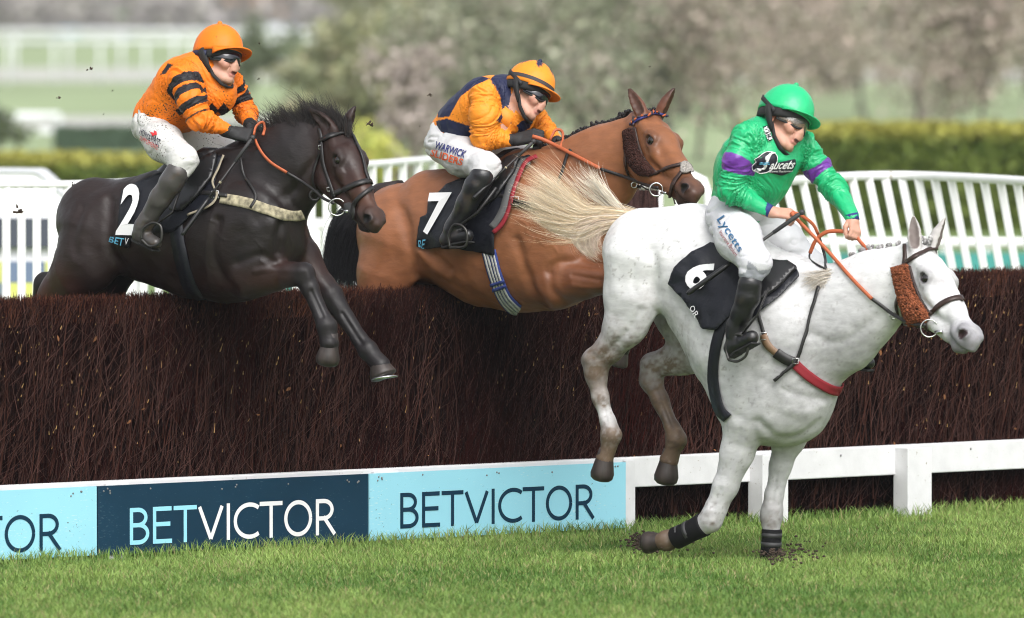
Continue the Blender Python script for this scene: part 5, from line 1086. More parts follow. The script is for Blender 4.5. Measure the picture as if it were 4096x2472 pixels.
def rider(H, name_label, J):
    fr = H['fr']; root = empty('person', H['root'].location, H['root'].rotation_euler[2]); tag(root, name_label, 'person', 'jockeys riding over the fence')
    p = lambda q: fr.pt(q[0], q[1], q[2] if len(q) > 2 else 0); M = fr.m
    lm = J['face']; R, s, t, e = fit_pose([MAN_LM[k] for k in lm], [lm[k] for k in lm], (.8, -.35, .5), (.25, .9, .2), 760); print('head fit man', round(s), {k: tuple(np.round(v).astype(int)) for k, v in zip(lm, e)}, 'toward', np.round(R[2], 2))
    xf = head_xf(fr, R, s, t, J.get('head_l', 0.0)); tor = [(p(q), M(q[3]), q[4]) for q in J['torso']]
    nA = [p(q) for q in J['near_arm']]; fA = [p(q) for q in J['far_arm']]; nr = [M(q[3])*.92 for q in J['near_arm']]; fr_ = [M(q[3])*.90 for q in J['far_arm']]
    nL = [p(q) for q in J['near_leg']]; fL = [p(q) for q in J['far_leg']]; lr = [M(q[3])*.95 for q in J['near_leg']]; lr2 = [M(q[3])*.93 for q in J['far_leg']]
    nB = [p(q) for q in J['near_boot']]; fB = [p(q) for q in J['far_boot']]; br = [M(q[3]) for q in J['near_boot']]; br2 = [M(q[3]) for q in J['far_boot']]
    nH = [p(q) for q in J['near_hand']]; fH = [p(q) for q in J['far_hand']]
    # the body under the clothes: one continuous figure
    S = SDF(); S.chain([(a, b*.78, c) for a, b, c in tor], .04, SKIN); nb = hx(xf, (-.075, 0, -.17)); S.cone(tor[-1][0], nb, tor[-1][1]*.42, .058, .04, SKIN)
    for q, r in ((nA, nr), (fA, fr_)): S.chain([(tor[-1][0], .05, 1)] + [(a, b*.68, 1) for a, b in zip(q, r)], .03, SKIN)
    for q, r in ((nL, lr), (fL, lr2)): S.chain([(a, b*.82, 1) for a, b in zip(q, r)], .03, SKIN)
    for q, r in ((nB, br), (fB, br2)): S.chain([(a, b*.75, 1) for a, b in zip(q, r)], .02, SKIN)
    S.cone(nL[-1], nB[0], lr[-1]*.8, br[0]*.75, .02, SKIN); S.cone(fL[-1], fB[0], lr2[-1]*.8, br2[0]*.75, .02, SKIN)
    gl = -.002 if J['gloves'] else 0.0
    hand(S, nH[0], nH[1], J['near_n'], gl, SKIN, True); hand(S, fH[0], fH[1], J['far_n'], gl, SKIN, False); S.cone(nA[-1], nH[0], .026, .027, .02, SKIN); S.cone(fA[-1], fH[0], .026, .027, .02, SKIN)
    face(S, xf, J.get('mouth', .002)); V, Q = S.mesh(.0048, 1); C = S.colour(V, .004); nn = hnoise(V, 40, 3, 2); C = C*(1+.10*nn[:, None]*np.array([.5, 1, 1]))
    cb = V - hx(xf, (.075, -.045, -.045)); rd = np.exp(-(cb**2).sum(1)/.03**2)[:, None]; C = C*(1-rd*np.array([-.03, .10, .09])); mesh_np('body', V, Q, M_SKIN, root, np.clip(C, 0, 1))
    H['rider_xf'] = xf
    # jacket
    S = SDF(); jc = np.array(J['jacket']); S.chain(tor, .05, jc); S.cone(tor[-1][0], nb, tor[-1][1]*.58, .066, .03, jc); S.cone(nb, hx(xf, (-.055, 0, -.088)), .070, .069, .02, jc)
    for q in J.get('chest', ()): S.cone(p(q[0]), p(q[1]), M(q[0][3]), M(q[1][3]), .05, jc, (1, 1.15, 1))
    for q, r in ((nA, nr), (fA, fr_)):
        S.cone(tor[-1][0]*.6+tor[-2][0]*.4, q[0], tor[-1][1]*.8, r[0], .05, jc); S.chain([(a, b, 1) for a, b in zip(q, r)], .03, jc)
    V, Q = S.mesh(.005, 2); N = vnormals(V, Q)
    # cloth folds: long creases that run with each limb and the back, deeper at armpit, elbow and waist
    segs = [(nA[i], nA[i+1], nr[i]) for i in range(len(nA)-1)] + [(fA[i], fA[i+1], fr_[i]) for i in range(len(fA)-1)] + [(tor[i][0], tor[i+1][0], tor[i][1]) for i in range(len(tor)-1)]
    D = []; U = []
    for q0, q1, r0 in segs:
        e = q1-q0; t_ = np.clip(((V-q0) @ e)/(e @ e), 0, 1); D.append(np.linalg.norm(V-q0-t_[:, None]*e, axis=1)-r0); U.append(e/np.linalg.norm(e))
    wgt = np.exp(-(np.array(D) - np.min(D, 0))/.02); wgt /= wgt.sum(0); ax = wgt.T @ np.array(U); ax /= np.linalg.norm(ax, axis=1)[:, None]+1e-9
    tw = V + .035*np.stack([hnoise(V, 6, 30+i, 2) for i in range(3)], 1); X = tw - ax*(tw*ax).sum(1)[:, None]*.74
    rid = lambda sc_, sd_: np.clip(1-np.abs(hnoise(X, sc_, sd_, 2))*2.3, 0, 1)**2
    hot = sum(np.exp(-((V-q)**2).sum(1)/.085**2) for q in (nA[0], nA[2], fA[0], fA[2], tor[0][0])); hot = np.clip(.45+hot, 0, 1.25); calm = 1 - .65*np.clip(1-np.abs(np.minimum(*[along(V, q)[0] for q in (nA, fA)])-.19)/.09, 0, 1)
    V = V + N*((.010*rid(9, J['seed']) - .011*rid(10, J['seed']+7) + .005*rid(20, J['seed']+3))*hot*calm*J.get('wrinkle', 1.0) - .002)[:, None]
    C = J['paint'](V, np.tile(jc, (len(V), 1)), dict(fr=fr, near=nA, far=fA, px=project(fr.wor(V)), tor=[t_[0] for t_ in tor], nr=nr, fr_=fr_)); jk = mesh_np('jacket', V, Q, J['jmat'], root, C); H['jk_bv'] = bvh_of(V, Q, fr)
    # collar and cuffs
    mb = MB(); a, b = nb, hx(xf, (-.055, 0, -.135)); b = hx(xf, (-.050, 0, -.105)); mb.tube([a, (a+b)/2, b], [.080, .076, .074], 18, cap=False); c_ = mb.build('collar', material('collar', J.get('collar', J['jacket']), .6), jk); md = c_.modifiers.new('t', 'SOLIDIFY'); md.thickness = .005
    for q, h_ in ((nA, nH), (fA, fH)):
        d = h_[0]-q[-1]; d = d/(np.linalg.norm(d)+1e-6); mb = MB(); mb.tube([q[-1]-d*.012, q[-1]+d*.026], [.037, .034], 14, cap=False); c_ = mb.build('cuff', material('cuff', J['cuff'], .7), jk); md = c_.modifiers.new('t', 'SOLIDIFY'); md.thickness = .006
    # breeches
    S = SDF(); wc = np.array(J['breech']); pe = J['pelvis']; S.chain([(p(q), M(q[3]), q[4]) for q in pe], .05, wc)
    for q, r in ((nL, lr), (fL, lr2)): S.chain([(a, b, 1) for a, b in zip(q, r)], .05, wc)
    V, Q = S.mesh(.0065, 2); N = vnormals(V, Q); dr = nL[1]-nL[0]; dr = dr/np.linalg.norm(dr); u = V @ dr
    f1 = 1-np.abs(hnoise(V + .03*hnoise(V, 8, 2)[:, None], 13, J['seed']+5, 2))*2; f3 = np.clip(1-np.abs(hnoise(V*np.array([1, 1, 1.6]) + .04*hnoise(V, 7, 4)[:, None], 9, J['seed']+8, 2))*2.2, 0, 1)**3; hipd = np.exp(-((V-nL[0])**2).sum(1)/.16**2) + .6*np.exp(-((V-nL[2])**2).sum(1)/.10**2); V = V + N*(f1*.004 - f3*.017*np.clip(hipd, .22, 1))[:, None]
    C = np.tile(wc, (len(V), 1)); 
    if J.get('bpaint'): C = J['bpaint'](V, C, project(fr.wor(V)))
    mesh_np('breeches', V, Q, J['bmat'], root, C); H['br_bv'] = bvh_of(V, Q, fr)
    # boots
    for q, r, kc in ((nB, br, 1), (fB, br2, 0)):
        S = SDF(); bc = np.array(J['boot']); S.chain([(a, b, 1) for a, b in zip(q, r)], .018, bc); V, Q = S.mesh(.006, 2); N = vnormals(V, Q); f1 = 1-np.abs(hnoise(V, 14, 6, 2))*2; ank = np.exp(-((V-q[-3])**2).sum(1)/.07**2); V = V + N*(f1*(.002+.005*ank))[:, None]
        C = np.tile(bc, (len(V), 1))*(1+.3*hnoise(V, 9, 2, 3)[:, None]); mud = np.clip(hnoise(V, 25, 12, 3)-.15, 0, .5)*J.get('bootmud', 1)*2; C = C + mud[:, None]*(np.array([.06, .045, .035])-C); b_ = mesh_np('boot', V, Q, M_BOOT, root, np.clip(C, .002, 1))
        # sole
        a, c = q[-2], q[-1]; d = c-a; d = d/np.linalg.norm(d); up = q[-3]-a; up = up - d*(up @ d); up /= np.linalg.norm(up); sd = np.cross(d, up); mb = MB(); L = np.linalg.norm(c-a)
        for x0, x1, w, th in ((-.030, .035, .030, .018), (.025, L+.020, .036, .009)): mb.box(a + d*(x0+x1)/2 - up*(r[-2]*.92), ((x1-x0)/2, w*.95, th*.6), ax=[d, sd, up])
        o = mb.build('sole', M_FOAM, b_, smooth=False); bv = o.modifiers.new('b', 'BEVEL'); bv.width = .004; bv.segments = 2
    if J['gloves']:
        for h_, nm, near, q in ((nH, J['near_n'], True, nA), (fH, J['far_n'], False, fA)):
            S = SDF(); hand(S, h_[0], h_[1], nm, .0035, np.ones(3), near); d = h_[0]-q[-1]; S.cone(h_[0]-d/np.linalg.norm(d)*.045, h_[0], .034, .031, .012); V, Q = S.mesh(.0045, 1); mesh_np('glove', V, Q, M_GLOVE, root)
    cap(xf, fr, root, J['mats'], J['style']); return root
def sleeve(V, arm):
    return along(V, arm)
ORANGE, BLACK, NAVY = np.array((.80, .185, .008)), np.array((.014, .013, .016)), np.array((.014, .018, .055))
def paint1(V, C, k):
    for arm, rr in ((k['near'], k['nr']), (k['far'], k['fr_'])):
        d, t = along(V, arm); dt, _ = along(V, k['tor']); on = (d < max(rr)*1.35) & (t > .08)
        ax = arm[1]-arm[0]; ax = ax/np.linalg.norm(ax); z = .07*np.abs(((np.arctan2(V[:, 1]-arm[0][1], V[:, 2]-arm[0][2]-(t*0))*1.9) % 2) - 1)
        tt = t + z - .035
        for a, b in ((.06, .46), (.60, .98), (1.12, 1.46)): C[on & (tt > a) & (tt < b)] = BLACK
        C[on & (t > 1.80) & (t < 1.88)] = np.array((.05, .03, .02))
    dn, tn = along(V, k['near']); df, tf = along(V, k['far']); tors = (dn > max(k['nr'])*1.25) & (df > max(k['fr_'])*1.3)
    px = k['px']; zz = np.abs(((px[:, 0]-820)/46 % 2)-1)*36
    for cx in (848, 895): C[(np.minimum(dn/max(k['nr']), df/max(k['fr_'])) > 1.02) & (np.abs(px[:, 0]-cx)/26 + np.abs(px[:, 1]-442)/32 < 1)] = BLACK
    C[tors & in_poly(px, [(640, 300), (672, 252), (697, 262), (668, 294)])] = BLACK
    C[tors & in_poly(px, [(700, 440), (722, 430), (735, 455), (716, 462)])] = BLACK
    return C
def paint2(V, C, k):
    C[:] = np.array((.80, .255, .018)); dn, tn = along(V, k['near']); df, tf = along(V, k['far']); tors = (dn > max(k['nr'])*1.08) & (df > max(k['fr_'])*1.2); Z = lambda *q: [(1650+x/2.2525, 200+y/2.2525) for x, y in q]; px = k['px']
    sh = tors | (tn < .12)
    for po in (Z((700, 262), (770, 200), (862, 200), (892, 400), (880, 600), (900, 712), (930, 690), (985, 640), (1100, 600), (1055, 705), (960, 760), (760, 745), (755, 640), (812, 560), (800, 480), (760, 360)), Z((225, 610), (330, 600), (430, 420), (560, 320), (700, 255), (600, 230), (400, 330), (230, 520)), Z((210, 640), (310, 618), (520, 688), (545, 785), (370, 795), (230, 720))):
        C[sh & in_poly(px, po)] = NAVY
    return C
def paint3(V, C, k):
    for arm, rr, J3B in ((k['near'], k['nr'], (.96, 1.38)), (k['far'], k['fr_'], (.82, 1.36))):
        d, t = along(V, arm); on = (d < max(rr)*1.45); C[on & (t > J3B[0]) & (t < J3B[1])] = np.array((.14, .032, .29))
    px = k['px']; return C
def capcol2(th, ph):
    if ph < .95*abs(((th/(2*math.pi)*6) % 1)-.5)*2*.9 + .12: return NAVY
    return np.array((.80, .255, .018))
SHELL = {}
J1 = dict(seed=1, mouth=.004, chest=[((800, 335, 0, 95), (862, 388, 0, 78)), ((845, 310, 0, 70), (880, 355, 0, 55))], face=dict(nose=(948, 270), chin=(920, 334), ear=(835, 237), mouth=(934, 298), button=(877, 94), peak=(990, 178)), head_l=0.0, gloves=True,
    torso=[(618, 468, 0, 84, 1.1), (690, 425, 0, 110, 1.15), (755, 345, 0, 122, 1.2), (815, 295, 0, 100, 1.3)],
    near_arm=[(728, 318, .17, 58), (765, 400, .21, 62), (800, 475, .21, 50), (905, 522, .11, 30)], far_arm=[(925, 332, -.16, 50), (955, 390, -.22, 50), (985, 450, -.23, 44), (1005, 505, -.11, 30)],
    near_hand=[(925, 530, .10), (1000, 545, .07)], far_hand=[(1012, 515, -.10), (1055, 560, -.05)], near_n=(.1, -.75, .7), far_n=(.2, .6, .8),
    pelvis=[(625, 475, 0, 80, 1.1), (600, 505, 0, 70, 1.3)], near_leg=[(602, 508, .08, 72), (655, 570, .2, 74), (735, 640, .32, 56), (716, 686, .35, 45)], far_leg=[(640, 510, -.1, 72), (770, 560, -.22, 70), (890, 600, -.33, 56), (890, 680, -.36, 42)],
    near_boot=[(708, 692, .36, 48), (685, 730, .37, 46), (640, 795, .37, 42), (590, 880, .36, 33), (575, 905, .36, 33), (562, 940, .36, 30), (622, 972, .37, 24)], far_boot=[(880, 690, -.36, 48), (830, 800, -.37, 44), (790, 890, -.36, 33), (775, 930, -.36, 30), (840, 960, -.36, 24)],
    jacket=ORANGE, cuff=(.012, .012, .013), breech=(.56, .555, .54), boot=(.060, .055, .053), bootmud=1.5, paint=paint1, collar=tuple(ORANGE),
    style=dict(cap=lambda th, ph: ORANGE, peakcol=ORANGE*.95, button=ORANGE, peak=(.055, .004), side=.026, strapcol=(.012, .016, .05), strap=(.011, .035)))
J2 = dict(seed=2, mouth=.001, chest=[((2000, 420, 0, 90), (2068, 474, 0, 66)), ((2040, 400, 0, 66), (2085, 440, 0, 52))], face=dict(nose=(2172, 433), chin=(2129, 469), ear=(2074, 366), mouth=(2147, 449), button=(2161, 246), peak=(2250, 366)), head_l=0.0, gloves=True,
    torso=[(1800, 525, 0, 78, 1.1), (1878, 482, 0, 108, 1.15), (1958, 425, 0, 116, 1.2), (2015, 392, 0, 94, 1.3)],
    near_arm=[(1938, 372, .18, 58), (1938, 465, .22, 64), (1936, 548, .22, 56), (2038, 560, .12, 31)], far_arm=[(2120, 445, -.16, 50), (2155, 490, -.22, 46), (2185, 530, -.22, 42), (2230, 570, -.11, 29)],
    near_hand=[(2055, 560, .11), (2140, 545, .07)], far_hand=[(2238, 575, -.10), (2285, 590, -.05)], near_n=(.1, -.75, .7), far_n=(.2, .6, .8),
    pelvis=[(1800, 525, 0, 76, 1.1), (1775, 570, 0, 70, 1.3)], near_leg=[(1772, 582, .08, 72), (1850, 628, .2, 76), (1945, 668, .32, 54), (1930, 706, .35, 47)], far_leg=[(1800, 575, -.1, 72), (1950, 600, -.22, 68), (2100, 640, -.33, 52), (2110, 720, -.36, 42)],
    near_boot=[(1928, 708, .36, 49), (1905, 745, .37, 47), (1868, 815, .37, 42), (1828, 890, .36, 33), (1815, 912, .36, 33), (1792, 958, .36, 30), (1870, 942, .38, 24)], far_boot=[(2100, 730, -.36, 48), (2050, 820, -.37, 44), (2010, 900, -.36, 33), (1990, 950, -.36, 30), (2060, 960, -.36, 24)],
    jacket=(.80, .255, .018), cuff=(.012, .012, .014), breech=(.55, .55, .555), boot=(.014, .014, .016), bootmud=.8, paint=paint2, collar=(.80, .255, .018),
    style=dict(cap=capcol2, peakcol=np.array((.80, .22, .018)), button=NAVY, peak=(.050, .008), band=(.035, .03, .03), strap=(.010, .11)))
GREEN = np.array((.012, .40, .155))
J3 = dict(seed=3, mouth=.002, face=dict(nose=(3199, 553), chin=(3159, 593), ear=(3086, 475), mouth=(3172, 564), button=(3186, 340), peak=(3284, 464)), head_l=-.02, gloves=False, wrinkle=1.25,
    torso=[(2968, 795, 0, 120, 1.05), (3012, 690, 0, 146, 1.1), (3055, 605, 0, 138, 1.15), (3065, 560, 0, 92, 1.45)],
    near_arm=[(2990, 552, .18, 60), (2950, 640, .24, 60), (2918, 762, .25, 54), (3065, 838, .13, 31)], far_arm=[(3215, 580, -.17, 56), (3268, 670, -.23, 58), (3335, 752, -.25, 50), (3408, 866, -.13, 32)],
    near_hand=[(3085, 848, .12), (3160, 858, .08)], far_hand=[(3412, 882, -.13), (3420, 930, -.09)], near_n=(.25, -.55, .8), far_n=(.75, -.2, .5),
    pelvis=[(2968, 800, 0, 118, 1.0), (2930, 850, 0, 95, 1.2)], near_leg=[(2905, 865, .1, 88), (2955, 955, .25, 92), (3022, 1052, .37, 60), (3005, 1100, .39, 48)], far_leg=[(3000, 865, -.1, 88), (3130, 960, -.25, 80), (3245, 1060, -.34, 58), (3270, 1150, -.37, 46)],
    near_boot=[(3000, 1138, .40, 48), (2992, 1190, .40, 46), (2968, 1250, .40, 40), (2946, 1300, .39, 36), (2944, 1330, .39, 36), (2930, 1392, .39, 32), (3008, 1350, .42, 27)], far_boot=[(3275, 1170, -.37, 48), (3310, 1260, -.38, 44), (3345, 1380, -.38, 34), (3360, 1435, -.38, 32), (3474, 1452, -.38, 24)],
    jacket=GREEN, cuff=(.015, .03, .16), breech=(.58, .58, .61), boot=(.010, .010, .011), bootmud=.3, paint=paint3, collar=tuple(GREEN),
    bpaint=lambda V, C, px: np.where(((px[:, 1] > 1088-.15*(px[:, 0]-3000)) & (px[:, 0] < 3100))[:, None] | in_poly(px, [(2990, 1040), (3030, 1075), (3040, 1100), (2985, 1100)])[:, None], np.array([.27, .28, .31]), C),
    style=dict(cap=lambda th, ph: GREEN*1.15, peakcol=GREEN, button=GREEN, peak=(.048, .003), strap=(.010, .12)))
def make_riders(HD, HB, HG):
    J1['jmat'] = cloth_mat('orange_silks', .55, .5, .75); J1['bmat'] = cloth_mat('muddy_white_breeches', .65, .4, .85, 110); J1['mats'] = dict(cap=cloth_mat('orange_cap', .5, .3, .65, 90))
    J2['jmat'] = cloth_mat('orange_navy_silks', .55, .5, .30); J2['bmat'] = cloth_mat('white_breeches', .6, .4, .0); J2['mats'] = dict(cap=cloth_mat('orange_navy_cap', .5, .3, .35, 90))
    J3['jmat'] = cloth_mat('green_silks', .38, .55, 0, spec=.5); J3['bmat'] = cloth_mat('clean_white_breeches', .55, .3, 0); J3['mats'] = dict(cap=cloth_mat('green_cap', .38, .35, 0, spec=.5))
    m = material('clear_lens', (.75, .70, .62), .05, spec=.8); m.node_tree.nodes['Principled BSDF'].inputs['Transmission Weight'].default_value = .92; J3['style']['lens'] = m
    a = rider(HD, 'jockey in muddy orange silks with black sleeve bands, crouched on the dark horse', J1)
    b = rider(HB, 'jockey in orange and navy silks and orange cap, on the light bay horse', J2)
    c = rider(HG, 'bare-handed jockey in green silks with purple armbands, on the white grey horse', J3)
    return a, b, c
# ------------------------------------------------------------------ tack, manes, tails, hooves
M_BEIGE = material('muddy_webbing', (.27, .24, .16), .85, var=.75, vscale=34, bump=.2, bscale=60, bdist=.002)
M_RED = material('red_webbing', (.24, .010, .020), .7, bump=.15, bscale=200, bdist=.001); M_GREYPAD = material('grey_pad', (.10, .10, .10), .85, bump=.3, bscale=80, bdist=.002)
M_BLUEW = material('blue_webbing', (.03, .05, .22), .75); M_PALEW = material('pale_webbing', (.45, .45, .44), .75, var=.25, vscale=30); M_TRIM = material('beige_trim', (.30, .26, .19), .8)
M_TANL = material('tan_leather', (.20, .12, .07), .5); M_RUBBER = material('grey_rubber', (.035, .035, .036), .6); M_CLOTH = material('black_number_cloth', (.006, .007, .012), .48, spec=.4, bump=.8, bscale=12, bdist=.012)
M_SADDLE = material('saddle_leather', (.010, .010, .011), .35, bump=.2, bscale=30, bdist=.003)
M_TWO = material('dull_orange_cord', (.40, .085, .02), .7)
M_NEO = material('black_neoprene', (.005, .005, .006), .75, spec=.2, bump=.2, bscale=80, bdist=.001)
M_IRON = material('worn_iron', (.07, .068, .065), .4, metal=.8)
M_WOOL = material('wool', attr=True, rough=.95, spec=.1, bump=.6, bscale=120, bdist=.004); M_LYC = material('blue_print', (.02, .11, .24), .6); M_MAROON = material('maroon_print', (.26, .02, .03), .6); M_INK = material('dark_print', (.02, .018, .04), .6); M_ORPR = material('orange_print', (.70, .10, .02), .6); M_REDPR = material('red_print', (.55, .02, .025), .6); M_BLUEPR = material('navy_print', (.025, .028, .16), .6)
def ring3(mb, c, r, tr, n=22, ax=None):
    """a ring facing the camera at a point"""
    P = [np.asarray(c) + r*(CAMAX[:, 0]*math.cos(2*math.pi*i/n) + CAMAX[:, 1]*math.sin(2*math.pi*i/n)) for i in range(n+1)]; mb.tube(P, tr, 8, cap=False)
def free_path(path, Z0, Z1, bv, gap=.014, step=12):
    P = smooth_path(path, step); n = len(P); out = []
    for i, p in enumerate(P):
        Z = Z0 + (Z1-Z0)*i/(n-1)
        if bv is not None:
            h = bv.ray_cast(Vector(CAMP), Vector(ray(p[0], p[1])).normalized())
            if h[0] is not None and h[0].y - gap < Z: Z = h[0].y - gap
        out.append(at(p[0], p[1], Z))
    out = np.array(out)
    for _ in range(3): out[1:-1, 1] = .25*out[:-2, 1] + .5*out[1:-1, 1] + .25*out[2:, 1]
    return out
def rein(name, path, Z0, Z1, H, r, mat, parent, gap=.014, flat=1.0):
    P = H['fr'].loc(free_path(path, Z0, Z1, H['bv'], gap)); mb = MB(); mb.tube(P, r, 8, flat=flat); return mb.build(name, mat, parent)
def wool(name, poly, H, parent, col, n=900, r=.009, lift=.022, off=.0):
    fr = H['fr']; g = np.random.default_rng(4); q = np.asarray(poly, float); lo, hi = q.min(0), q.max(0); P = []
    base = patch(name, poly, H['bv'], fr, material('wool_backing', np.array(col)*.5, .95), parent, off=.010+off, step=10, thick=.012, round_=True)
    mb = MB(); k = 0
    while k < n:
        p = g.uniform(lo-4, hi+4)
        if not in_poly(p[None], q)[0]: continue
        d = min(np.linalg.norm(p - (a + (b-a)*np.clip(((p-a) @ (b-a))/((b-a) @ (b-a)), 0, 1))) for a, b in zip(q, np.roll(q, -1, 0)))
        X, N = lay(H['bv'], p[0], p[1], off + .012 + lift*min(1, d/22)*g.uniform(.5, 1.0)); u = N + g.normal(0, .5, 3); u /= np.linalg.norm(u)
        mb.tube([X - u*r*1.2, X, X + u*r*1.4], [r*g.uniform(.5, .8), r*g.uniform(.8, 1.3), r*.25], 5, col=np.array(col)*g.uniform(.55, 1.35)); k += 1
    f = mb.build('fleece', M_WOOL, base, frame=fr); tag(f, kind='stuff'); return base
def disc_ring(name, c_px, r_px, H, parent, tr=.0042, off=.02, mat=None):
    X, N = lay(H['bv'], c_px[0], c_px[1], off); m = MB(); r = r_px*X[1]/FPX
    X[1] = min(X[1], min(lay(H['bv'], c_px[0]+r_px*.8*math.cos(a), c_px[1]+r_px*.8*math.sin(a), off)[0][1] for a in np.arange(0, 6.28, .8)) + .03)
    ring3(m, X, r, tr); return m.build(name, mat or M_STEEL, parent, frame=H['fr']), X
def bar(name, a, b, H, parent, r, mat, off=.014):
    A, B = lay(H['bv'], *a, off)[0], lay(H['bv'], *b, off)[0]; m = MB(); m.tube([A, (A+B)/2, B], [r, r*1.1, r], 8); return m.build(name, mat, parent, frame=H['fr'])
def buckle(px, H, parent, r=.013, off=.012):
    X, N = lay(H['bv'], px[0], px[1], off); m = MB(); P = [X + CAMAX[:, 0]*x*r + CAMAX[:, 1]*y*r for x, y in ((-1, -1), (1, -1), (1, 1), (-1, 1), (-1, -1))]; m.tube(P, .0025, 5); return m.build('buckle', M_STEEL, parent, frame=H['fr'])
def crest(H, x, y):
    """picture height of the top of the neck at x"""
    for q in np.arange(y-90, y+120, 3.0):
        if H['bv'].ray_cast(Vector(CAMP), Vector(ray(x, q)).normalized())[0] is not None: return q
    return y
def knots(name, pts, H, parent, r, col, l=0.0, n=5, seed=1):
    """plaited mane rolled into knots along the crest"""
    fr = H['fr']; g = np.random.default_rng(seed); mb = MB()
    for x, y in pts:
        c = fr.pt(x, y, l)
        for _ in range(n): mb.ball(c + g.normal(0, r*.45, 3), r*g.uniform(.5, .75), np.array(col)*g.uniform(.6, 1.4), 7, 5)
        mb.tube([c, c - np.array([0, -.0, r*1.6])], [r*.7, r*.9], 6, np.array(col)*.8)
    return mb.build(name, M_HAIR, parent)
def whip(label, path, l, H, r=.008):
    """a jockey's stick with bound grip and flat padded end"""
    fr = H['fr']; P = np.array([fr.wor(fr.pt(x, y, ll)) for (x, y), ll in zip(path, l)]); O = P[0].copy(); root = empty('riding_whip', O); tag(root, label, 'whip', 'whips held by the jockeys'); d = P[-1]-P[0]; q = lambda t: d*t
    m = MB(); m.tube([q(0), q(.45), q(.62)], [r*1.0, r*.85, r*.8], 8); m.build('shaft', M_LEATHER, root)
    m = MB(); m.tube([q(-.03), q(.0), q(.22)], [r*.8, r*1.35, r*1.15], 8); m.ball(q(-.04), r*1.7, n=10, m=6); m.build('grip', M_RUBBER, root)
    m = MB(); m.tube([q(.60), q(.66), q(.98), q(1.0)], [r*.8, r*1.5, r*1.5, r*.9], 8); m.build('padded_end', M_SADDLE, root); m = MB(); m.tube([q(.43), q(.45)], r*1.05, 8); m.build('collar_band', M_BEIGE, root)
def stirrup(H, pts, l, leather, parent):
    fr = H['fr']; m = MB(); m.tube([fr.pt(x, y, l) for x, y in smooth_path(pts, 8)], .0075, 8); s = m.build('stirrup', M_IRON, parent); m = MB(); m.tube([fr.pt(*p) for p in leather], .009, 6, flat=.4); m.build('stirrup_leather', M_LEATHER, s)
def Zof(H, px, py, l): return H['fr'].wor(H['fr'].pt(px, py, l))[1]

